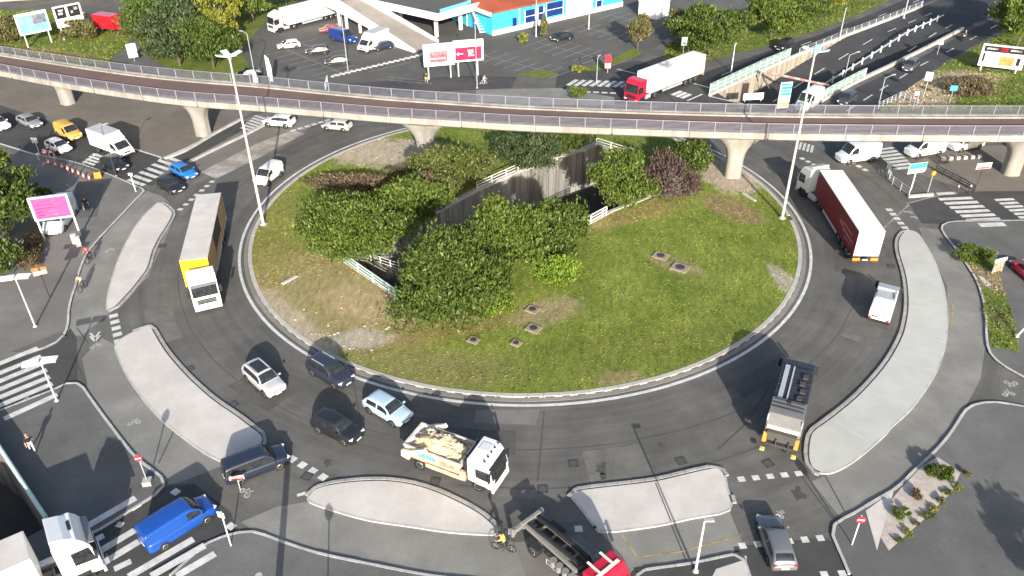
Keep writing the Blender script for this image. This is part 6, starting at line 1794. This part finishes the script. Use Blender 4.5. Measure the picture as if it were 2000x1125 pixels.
# rolled sign and litter frame in the right grass bed
e = thing('estate_sign', 'small sign with white board and brown picture in the right grass bed', 'road sign', V3(G(1945, 535), .13), R(-70))
MB().box((0, 0, 1.5), (.1, 1.5, .35), .02).build('board', M_WHITE, e); MB().box((.02, 0, .75), (.08, 1.1, 1.1), .02).build('picture', pm('print_portrait', (.38, .25, .18), var=.7, scale=2.5, fine=5, obj=True), e)
for sg in (-1, 1): MB().box((-.02, sg * .6, .7), (.07, .07, 1.4)).build('leg', M_GALV, e)
sheet('fallen_board', GP([(1908, 540), (1920, 545), (1938, 560), (1926, 562)]), .16, M_RESIN)
e = thing('leaning_post', 'white leaning post at the right edge beside the grass bed', 'post', V3(G(1984, 660), .13))
MB().tube((0, 0, 0), (.9, .2, 1.5), .08).build('post', M_WHITE, e); MB().box((0, 0, .1), (.3, .3, .2), .03).build('foot', M_CONC, e)
# concrete planks on the island
for (a, b, lb) in (((552, 558), (580, 542), 'pale concrete plank lying on the left grass of the island'), ((1450, 380), (1475, 396), 'flat pale slab lying on the right rim of the island')):
    p, q = G(*a), G(*b); d = q - p
    o = MB().box((0, 0, .06), (d.length, .35, .14), .03).build('concrete_plank', M_KERBW, None, V3((p + q) / 2, .15), math.atan2(d.y, d.x)); tag(o, lb, 'plank')

# ------------------------------------------------------------------ retail park at the top
M_BLUE = pm('facade_cyan', (.05, .50, .68), var=.07, scale=.4, rough=.5)
M_NAVY = pm('facade_glass', (.012, .035, .16), var=.3, scale=.7, fine=3, rough=.12, spec=.6)
M_ROOF = pm('roof_red', (.34, .085, .045), var=.15, scale=.4, fine=6, rough=.8, stain=.2)
M_WALL = pm('render_white', (.74, .73, .71), var=.06, scale=.4, fine=6, rough=.8, stain=.1)
M_PLINTH = pm('plinth_pale', (.66, .60, .56), var=.12, scale=2, fine=4, rough=.8)
A, B = G(962, 70), G(1215, 12)
d = (B - A); ln = d.length; ang = math.atan2(d.y, d.x)
bld = thing('shop_building', 'shop with cyan walls, dark blue windows and red roof at the top', 'building', V3(A, 0), ang)
MB().box((ln / 2, 13, 2.2), (ln, 26, 4.4)).build('wall', M_BLUE, bld)
MB().box((ln / 2, -.06, .45), (ln + .1, .2, .9)).build('plinth', M_PLINTH, bld)
for (x0, x1, z0, z1) in ((7.2, 9.6, 1.0, 3.2), (10.2, 11.6, .95, 3.4), (12.2, 16.2, 1.2, 3.6), (24.5, 26.0, 1.0, 3.4)):
    w = MB().box(((x0 + x1) / 2, -.04, (z0 + z1) / 2), (x1 - x0, .14, z1 - z0)).build('window', M_NAVY, bld)
    MB().box(((x0 + x1) / 2, -.13, (z0 + z1) / 2), (x1 - x0, .05, .1)).build('glazing_bar', M_WHITE, w)
    MB().box((x0, -.13, (z0 + z1) / 2), (.14, .06, z1 - z0 + .3)).build('mullion', M_WHITE, w)
    MB().box((x1, -.13, (z0 + z1) / 2), (.14, .06, z1 - z0 + .3)).build('mullion', M_WHITE, w)
MB().box((20.2, -.05, 2.4), (6.6, .2, 3.4)).build('shop_front', pm('front_mixed', (.45, .42, .38), var=.5, scale=1.2, fine=3, rough=.6), bld)
for k in range(4): MB().box((17.2 + k * 2.0, -.25, 2.2), (.22, .3, 4.0)).build('column', M_WHITE, bld)
for k in range(3): MB().box((2.0 + k * 2.0, -.06, 2.0), (.14, .12, 3.6)).build('pilaster', M_WHITE if k == 2 else M_BLUE, bld)
MB().box((4.9, -.05, 1.2), (.9, .12, 2.3)).build('door', M_NAVY, bld)
MB().add([(-1.0, -.9, 4.4), (17, -.9, 4.4), (17, 14, 7.6), (3, 14, 7.6), (-1.0, 26, 4.4), (17, 26, 4.4), (-1, -.9, 4.15), (17, -.9, 4.15)], [(0, 1, 2, 3), (0, 3, 4), (3, 2, 5, 4), (6, 7, 1, 0)]).build('roof', M_ROOF, bld)
MB().box((17 + (ln - 17) / 2, 13, 4.5), (ln - 16.8, 26.4, .35)).build('flat_roof', M_WALL, bld)
MB().box((-.95, 10, 4.1), (.3, 22, .7)).build('gutter_board', M_WALL, bld)
# stair to the upper deck
st = thing('outdoor_stair', 'white and blue outdoor stair between the parking deck and the shop', 'stair', V3(G(945, 64), 0), R(118))
for k in range(10):
    MB().box((k * .42, 0, .2 + k * .4), (.45, 1.6, .1)).build('step', M_PLINTH, st)
for sg in (-1, 1):
    MB().prism([(-.2, .1), (4.2, 4.1), (4.2, 5.0), (-.2, 1.0)], sg * .85 - .05, sg * .85 + .05).build('stringer', M_WHITE, st)
MB().box((2.6, 0, 1.5), (.12, 1.5, 2.4)).build('blue_panel', pm('stair_blue', (.03, .14, .4), obj=True), st)
MB().box((4.8, 0, 4.1), (1.6, 1.8, .2)).build('landing', M_WHITE, st)
for sg in (-1, 1): MB().box((5.3, sg * .8, 2.0), (.16, .16, 4.1)).build('column', M_WHITE, st)
# parking deck
dk = thing('parking_deck', 'raised parking deck with white edge beams and columns at the top', 'building')
c0, c1, c2 = G(690, -8, 5), G(856, 28, 5), G(920, 10, 5)
far1 = c2 + (c2 - c1) * 3.0; far0 = c0 + (far1 - c2) + (c2 - c1)
sheet('deck', [V3(c0, 0), V3(c1, 0), V3(c2, 0), V3(far1, 0), V3(far0, 0)], 4.72, M_PARK, parent=dk)
mb = MB(); wall_line(mb, [c0 + (c0 - c1) * .8, c0, c1], 3.9, 5.1, .35); mb.build('edge_beam', M_WALL, dk)
mb = MB(); wall_line(mb, [c1 + Vector((.1, .3, 0)), c2, far1], 3.9, 5.1, .35); mb.build('edge_beam', M_WALL, dk)
p, q = G(857, 24, 5), G(916, 6, 5); dd = q - p; aa = math.atan2(dd.y, dd.x)
nb = Vector((dd.y, -dd.x, 0)).normalized()
sg_ = MB().box((0, 0, 0), (dd.length, .2, 1.7), .02).build('sign_panel', pm('fascia_cyan', (.12, .52, .66), var=.1), dk, V3((p + q) / 2 + nb * .35, 4.7), aa)
MB().box((.3, -.12, .05), (dd.length * .62, .05, .6)).build('print', pm('print_palecyan', (.5, .75, .82), var=.35, scale=2.5, fine=5, obj=True), sg_)
for k in (-1, 1): MB().box((k * dd.length * .42, -.12, 0), (.9, .05, .9)).build('print', pm('print_deepcyan', (.03, .38, .52), obj=True), sg_)
for (px, py) in ((853, 72), (783, 44), (730, 20), (900, 58), (940, 40)):
    g = G(px, py); MB().box((0, 0, 2.15), (.5, .5, 4.3)).build('column', M_WALL, dk, V3(g, 0), aa)
for (px, py) in ((830, 30), (880, 20), (780, 12)):
    g = G(px, py); MB().box((0, 0, 2.3), (.5, .5, 4.6)).build('column', M_WALL, dk, V3(g, 0), aa)
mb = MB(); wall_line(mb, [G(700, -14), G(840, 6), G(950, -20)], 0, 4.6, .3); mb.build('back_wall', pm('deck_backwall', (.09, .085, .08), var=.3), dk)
# ramp
rp = thing('car_ramp', 'concrete car ramp with white side walls rising to the parking deck', 'ramp')
l0, r0 = G(810, 103), G(856, 83)
l1, r1 = G(650, 3, 4.6), G(707, 0, 4.6)
l2, r2 = l1 + (l1 - l0) * .35, r1 + (r1 - r0) * .35
l2.z = r2.z = 4.9
MB().add([l0 + Vector((0, 0, .02)), r0 + Vector((0, 0, .02)), r1, l1, r2, l2], [(0, 1, 2, 3), (3, 2, 4, 5)]).build('roadway', pm('ramp_concrete', (.30, .27, .235), var=.1, scale=.5, stain=.15, stain_scale=.3), rp)
for (p0, p1, p2) in ((l0, l1, l2), (r0, r1, r2)):
    wm = MB(); pts = [p0, p1, p2]
    wall_line(wm, pts, [0, 3.2, 3.6], [.5, 5.6, 5.9], .35)
    wm.build('side_wall', M_WALL, rp)
lm = l0.lerp(l1, .55)
wm = MB(); wall_line(wm, [l0, lm], [0, 0], [.4, 2.9], .3); wm.build('base_wall', M_WALL, rp)
for t in (.72, .9, 1.0):
    p = l0.lerp(l1, t); MB().box((0, 0, p.z / 2 - .1), (.45, .45, p.z)).build('column', M_WALL, rp, V3(p + Vector((.6, .6, 0)), 0), .5)
for k in range(4):
    p = l0.lerp(l1, .2 + k * .2).lerp(r0.lerp(r1, .2 + k * .2), .5); MB().box((0, 0, .04), (.9, .35, .04)).build('drain_grate', M_STEEL, rp, p, 1.0)
# kiosk
kg = G(1280, 38)
ks = thing('kiosk', 'plain white kiosk standing alone in the car park', 'kiosk', V3(kg + Vector((0, 2.6, 0)), 0), R(48))
MB().box((0, 0, 1.4), (4.2, 4.2, 2.8), .04).build('wall', M_WALL, ks); MB().box((0, 0, 2.85), (4.4, 4.4, .14), .03).build('roof', M_WALL, ks); MB().box((-.6, -2.12, 1.0), (1.0, .06, 2.0)).build('door', M_GALV, ks)
# wheel stops in the car park: the pale toothed line
ts = MB()
for k in range(34):
    t = k / 33; g = G(650 + 175 * t, 150 - 42 * t)
    ts.box((g.x, g.y + .35 * (k % 2), .1), (.55, .45, .2), .03)
tag(ts.build('kerb_blocks', M_KERBW), 'long toothed row of pale kerb blocks across the left car park', 'kerb', kind='stuff')
fence('railing', 'pale blue fence beside the car park exit behind the viaduct', GP([(640, 160), (636, 176)]), 1.1, M_PETAL, step=1.0, r=.05)
# yard buildings behind the top left verge
yb = thing('yard_building', 'low pale yard building behind the billboards at the top left', 'building', V3(G(120, -4), 0), R(12))
MB().box((0, 6, 2.0), (36, 12, 4.0)).build('wall', pm('yard_wall', (.42, .34, .30), var=.25, scale=.6, fine=2), yb); MB().box((0, 6, 4.1), (37, 13, .25)).build('roof', pm('yard_roof', (.40, .33, .27), var=.2, scale=.5), yb)
for k in range(6): MB().box((-14 + k * 5.4, -.08, 1.6), (2.6, .1, 2.6)).build('window', M_GLASS, yb)
mb = MB(); wall_line(mb, GP([(135, 30), (185, 42), (240, 60)]), 0, 1.4, .25); tag(mb.build('boundary_wall', M_CONCD), 'weathered boundary wall in front of the red lorry', 'wall')
# ------------------------------------------------------------------ people and their cycles
def skin_mesh(verts, edges, radii, root=0, sub=1):
    me = bpy.data.meshes.new('tmp'); me.from_pydata(verts, edges, [])
    o = bpy.data.objects.new('tmp', me); COL.objects.link(o)
    o.modifiers.new('s', 'SKIN')
    for i, r in enumerate(radii):
        sv = me.skin_vertices[0].data[i]; sv.radius = (r, r); sv.use_root = (i == root)
    ss = o.modifiers.new('u', 'SUBSURF'); ss.levels = sub; ss.render_levels = sub
    dg = bpy.context.evaluated_depsgraph_get()
    out = bpy.data.meshes.new_from_object(o.evaluated_get(dg), depsgraph=dg)
    bpy.data.objects.remove(o); bpy.data.meshes.remove(me)
    return out
def person(label, g, rz, pose, top, legs, hair=(.03, .025, .02), shoe=(.04, .04, .045), z=.13, helmet=None, bag=None, skin=(.45, .28, .2)):
    J = {'pel': (0, 0, .96, .13, 'L'), 'bel': (0, 0, 1.10, .125, 'T'), 'che': (.01, 0, 1.30, .15, 'T'), 'nek': (.01, 0, 1.47, .055, 'S'), 'chi': (.03, 0, 1.56, .075, 'S'), 'hed': (.02, 0, 1.67, .095, 'S'), 'crn': (.01, 0, 1.75, .07, 'S')}
    if pose == 'walk': a, b, ea, eb = .22, -.22, -.25, .25
    elif pose == 'stand': a, b, ea, eb = .03, -.03, .05, .08
    else: a = b = ea = eb = 0
    for s, nm, sw, arm in ((1, 'l', a, ea), (-1, 'r', b, eb)):
        if pose == 'ride':
            J['hip' + nm] = (.02, s * .1, .92, .105, 'L'); J['kne' + nm] = (.36 if s > 0 else .26, s * .12, .72 if s > 0 else .60, .075, 'L'); J['ank' + nm] = (.16 if s > 0 else .06, s * .12, .36 if s > 0 else .18, .05, 'L'); J['toe' + nm] = (.32 if s > 0 else .22, s * .12, .30 if s > 0 else .12, .045, 'B')
            J['sho' + nm] = (.1, s * .19, 1.36, .075, 'T'); J['elb' + nm] = (.28, s * .24, 1.18, .055, 'T'); J['wri' + nm] = (.5, s * .2, 1.08, .036, 'S'); J['han' + nm] = (.57, s * .19, 1.05, .04, 'S')
        else:
            J['hip' + nm] = (0, s * .1, .9, .105, 'L'); J['kne' + nm] = (sw * .55 + .04, s * .11, .5, .075, 'L'); J['ank' + nm] = (sw - .03, s * .11, .1 + abs(sw) * .12, .05, 'L'); J['toe' + nm] = (sw + .14, s * .12, .05 + (0 if sw > 0 else abs(sw) * .1), .045, 'B')
            J['sho' + nm] = (.0, s * .2, 1.40, .075, 'T'); J['elb' + nm] = (arm * .4 - .02, s * .27, 1.12, .055, 'T'); J['wri' + nm] = (arm + .03, s * .28, .88, .036, 'S'); J['han' + nm] = (arm + .05, s * .28, .80, .04, 'S')
    if pose == 'ride':
        for k, dx in (('bel', .04), ('che', .14), ('nek', .24), ('chi', .29), ('hed', .29), ('crn', .28)):
            x, y, zz, r, c = J[k]; J[k] = (dx, y, zz - .03, r, c)
        J['pel'] = (0, 0, .95, .13, 'L')
    keys = list(J)
    E_ = [('pel', 'bel'), ('bel', 'che'), ('che', 'nek'), ('nek', 'chi'), ('chi', 'hed'), ('hed', 'crn')]
    for nm in 'lr': E_ += [('pel', 'hip' + nm), ('hip' + nm, 'kne' + nm), ('kne' + nm, 'ank' + nm), ('ank' + nm, 'toe' + nm), ('che', 'sho' + nm), ('sho' + nm, 'elb' + nm), ('elb' + nm, 'wri' + nm), ('wri' + nm, 'han' + nm)]
    me = skin_mesh([J[k][:3] for k in keys], [(keys.index(a), keys.index(b)) for a, b in E_], [J[k][3] for k in keys])
    me.name = 'person'
    bm = bmesh.new(); bm.from_mesh(me)
    # fingers, thumb, nose, ears
    def tube(a_, b_, r):
        mb = MB().tube(a_, b_, r, r * .7, 5)
        vv = [bm.verts.new(p) for p in mb.v]
        for q in mb.f: bm.faces.new([vv[i] for i in q])
    for s, nm in ((1, 'l'), (-1, 'r')):
        h = Vector(J['han' + nm][:3]); w = Vector(J['wri' + nm][:3]); dr = (h - w).normalized(); sd = dr.cross(Vector((0, s, 0))).normalized()
        for k in range(4):
            o_ = sd * (-.03 + k * .02); mid = h + dr * (.045 - .006 * abs(k - 1.5)) + o_; tip = mid + dr * .03 + Vector((0, -s * .02, -.01))
            tube(h + o_ * .8, mid, .0095); tube(mid, tip, .0085)
        t0 = w.lerp(h, .5); tube(t0, t0 + sd * .045 + dr * .03, .011)
    hx = J['hed'][0]; hzz = J['hed'][2]
    tube((hx + .085, 0, hzz - .01), (hx + .125, 0, hzz - .035), .018)
    for s in (-1, 1): tube((hx, s * .088, hzz - .03), (hx - .01, s * .105, hzz + .02), .02)
    bm.to_mesh(me); bm.free()
    cols = {'S': pm('skin', skin), 'T': pm('cloth_%02x%02x%02x' % tuple(int(c * 255) for c in top), top, var=.15, fine=15, obj=True), 'L': pm('cloth_%02x%02x%02x' % tuple(int(c * 255) for c in legs), legs, var=.15, fine=15, obj=True), 'B': pm('cloth_%02x%02x%02x' % tuple(int(c * 255) for c in shoe), shoe, var=.15, fine=15, obj=True)}
    me.materials.clear()
    order = list(cols)
    for k in order: me.materials.append(cols[k])
    pj = [(Vector(J[k][:3]), order.index(J[k][4])) for k in keys]
    segs = [(Vector(J[a][:3]), Vector(J[b][:3]), order.index(J[b][4])) for a, b in E_]
    for p in me.polygons:
        c = p.center
        best = min(segs, key=lambda q: (c - (q[0] + (q[1] - q[0]) * max(0, min(1, (c - q[0]).dot(q[1] - q[0]) / max(1e-6, (q[1] - q[0]).length_squared))))).length)
        p.material_index = best[2]; p.use_smooth = True
    o = bpy.data.objects.new('person', me); link(o); o.location = (g.x, g.y, z); o.rotation_euler = (0, 0, R(rz))
    tag(o, label, 'person')
    hm = MB().ico((hx - .015, 0, hzz + .045), .105 if not helmet else .125, 2, (1.05, .95, .85))
    hm.build('helmet' if helmet else 'hair', pm('hair_%d' % int(sum(helmet or hair) * 999), helmet or hair, obj=True), o)
    for s in (-1, 1): MB().ico((hx + .088, s * .034, hzz + .005), .012, 1).build('eye', M_TRIM, o)
    if bag:
        b_ = thing('carried_bag', bag, 'bag', (g.x, g.y, z), R(rz))
        MB().box((.22, -.30, .58), (.34, .14, .40), .03).build('sack', M_WHITE, b_); MB().tube((.12, -.3, .78), (.2, -.29, .84), .015).tube((.2, -.29, .84), (.32, -.3, .78), .015).build('handle', M_WHITE, b_)
    return o
def cycle(label, g, rz, col, z=.02):
    e = thing('bicycle', label, 'bicycle', (g.x, g.y, z), R(rz))
    pt = paint(col)
    for xx in (-.5, .52):
        mb = MB()
        for k in range(20):
            t0, t1 = 2 * math.pi * k / 20, 2 * math.pi * (k + 1) / 20
            mb.tube((xx + .33 * math.cos(t0), 0, .35 + .33 * math.sin(t0)), (xx + .33 * math.cos(t1), 0, .35 + .33 * math.sin(t1)), .028, n=5, cap=False)
        w = mb.build('wheel', M_RUB, e)
        mb = MB()
        for k in range(8):
            t = 2 * math.pi * k / 8; mb.tube((xx, 0, .35), (xx + .31 * math.cos(t), 0, .35 + .31 * math.sin(t)), .006, n=3)
        mb.build('spokes', M_GALV, w)
    fr = MB()
    for a_, b_ in (((-.5, .35), (-.08, .32)), ((-.5, .35), (-.18, .80)), ((-.08, .32), (-.18, .80)), ((-.08, .32), (.38, .75)), ((-.18, .78), (.36, .82)), ((.36, .86), (.52, .35))):
        fr.tube((a_[0], 0, a_[1]), (b_[0], 0, b_[1]), .024, n=6)
    fr.build('frame', pt, e)
    MB().box((-.19, 0, .88), (.26, .15, .06), .02).build('saddle', M_TRIM, e)
    MB().tube((.36, 0, .86), (.40, 0, 1.02), .02).tube((.42, -.26, 1.03), (.42, .26, 1.03), .018).tube((.42, -.26, 1.03), (.56, -.22, 1.02), .018).tube((.42, .26, 1.03), (.56, .22, 1.02), .018).build('handlebar', M_STEEL, e)
    MB().tube((-.08, -.14, .32), (-.08, .14, .32), .02).box((-.02, .13, .22), (.1, .09, .03)).box((-.14, -.13, .42), (.1, .09, .03)).build('pedals', M_STEEL, e)
    return e
person('person with black top and white trousers walking on the lower left pavement', G(66, 884), -50, 'walk', (.02, .02, .022), (.72, .71, .7), hair=(.28, .2, .14))
person('person in black carrying a white bag behind the parked pale van', G(172, 414), -60, 'stand', (.015, .015, .018), (.03, .03, .035), bag='white carrier bag held by the person in black')
cycle('dark bicycle ridden by the person in red', G(179, 512), -100, (.03, .03, .035), z=.14)
person('person in a red jacket riding a bicycle down the left path', G(178, 510), -100, 'ride', (.60, .03, .07), (.03, .035, .05), z=.14, helmet=(.25, .02, .03))
cycle('dark bicycle ridden by the person in the pale yellow vest', G(164, 566), -95, (.05, .05, .05), z=.02)
person('person in a pale yellow vest riding a bicycle on the left path', G(163.5, 564), -95, 'ride', (.60, .62, .25), (.12, .12, .13), z=.02)
cycle('dark bicycle ridden by the person in yellow at the bottom centre', G(984, 1076), 165, (.05, .02, .025), z=.02)
person('person in a yellow vest riding a bicycle at the bottom centre', G(985, 1076), 165, 'ride', (.66, .70, .14), (.04, .04, .045), z=.02, helmet=(.02, .02, .02))
person('person in a yellowish jacket walking in front of the white billboard', G(833, 163), -70, 'walk', (.04, .04, .045), (.45, .40, .15), z=.01)
cycle('pale bicycle ridden along the dark footway by the red billboard', G(944, 167), 10, (.6, .62, .62), z=.01)
person('person in pale clothes riding a bicycle by the red billboard', G(944, 167), 10, 'ride', (.55, .58, .58), (.3, .35, .35), z=.01)
# motorcycle on the slip road
g = along(SR, .86).lerp(along(SRo, .86), .35)
e = thing('motorcycle', 'dark motorcycle coming down the slip road', 'motorcycle', V3(g, .01), R(-130))
for xx in (-.7, .7): wheel(e, xx, 0, .32, .14)
MB().prism([(-.8, .75), (-.2, .55), (.3, .45), (.55, .9), (.2, 1.0), (-.3, .8), (-.9, .9)], -.14, .14, .04).build('body', paint((.02, .02, .025)), e)
MB().tube((.45, -.35, 1.05), (.45, .35, 1.05), .03).tube((.7, 0, .35), (.45, 0, 1.05), .05).build('fork', M_STEEL, e); MB().box((.62, 0, .95), (.12, .25, .2), .04).build('headlight', M_HEAD, e)
person('person in black riding the motorcycle on the slip road', g, -130, 'ride', (.02, .02, .022), (.02, .02, .025), z=.02, helmet=(.5, .5, .5))
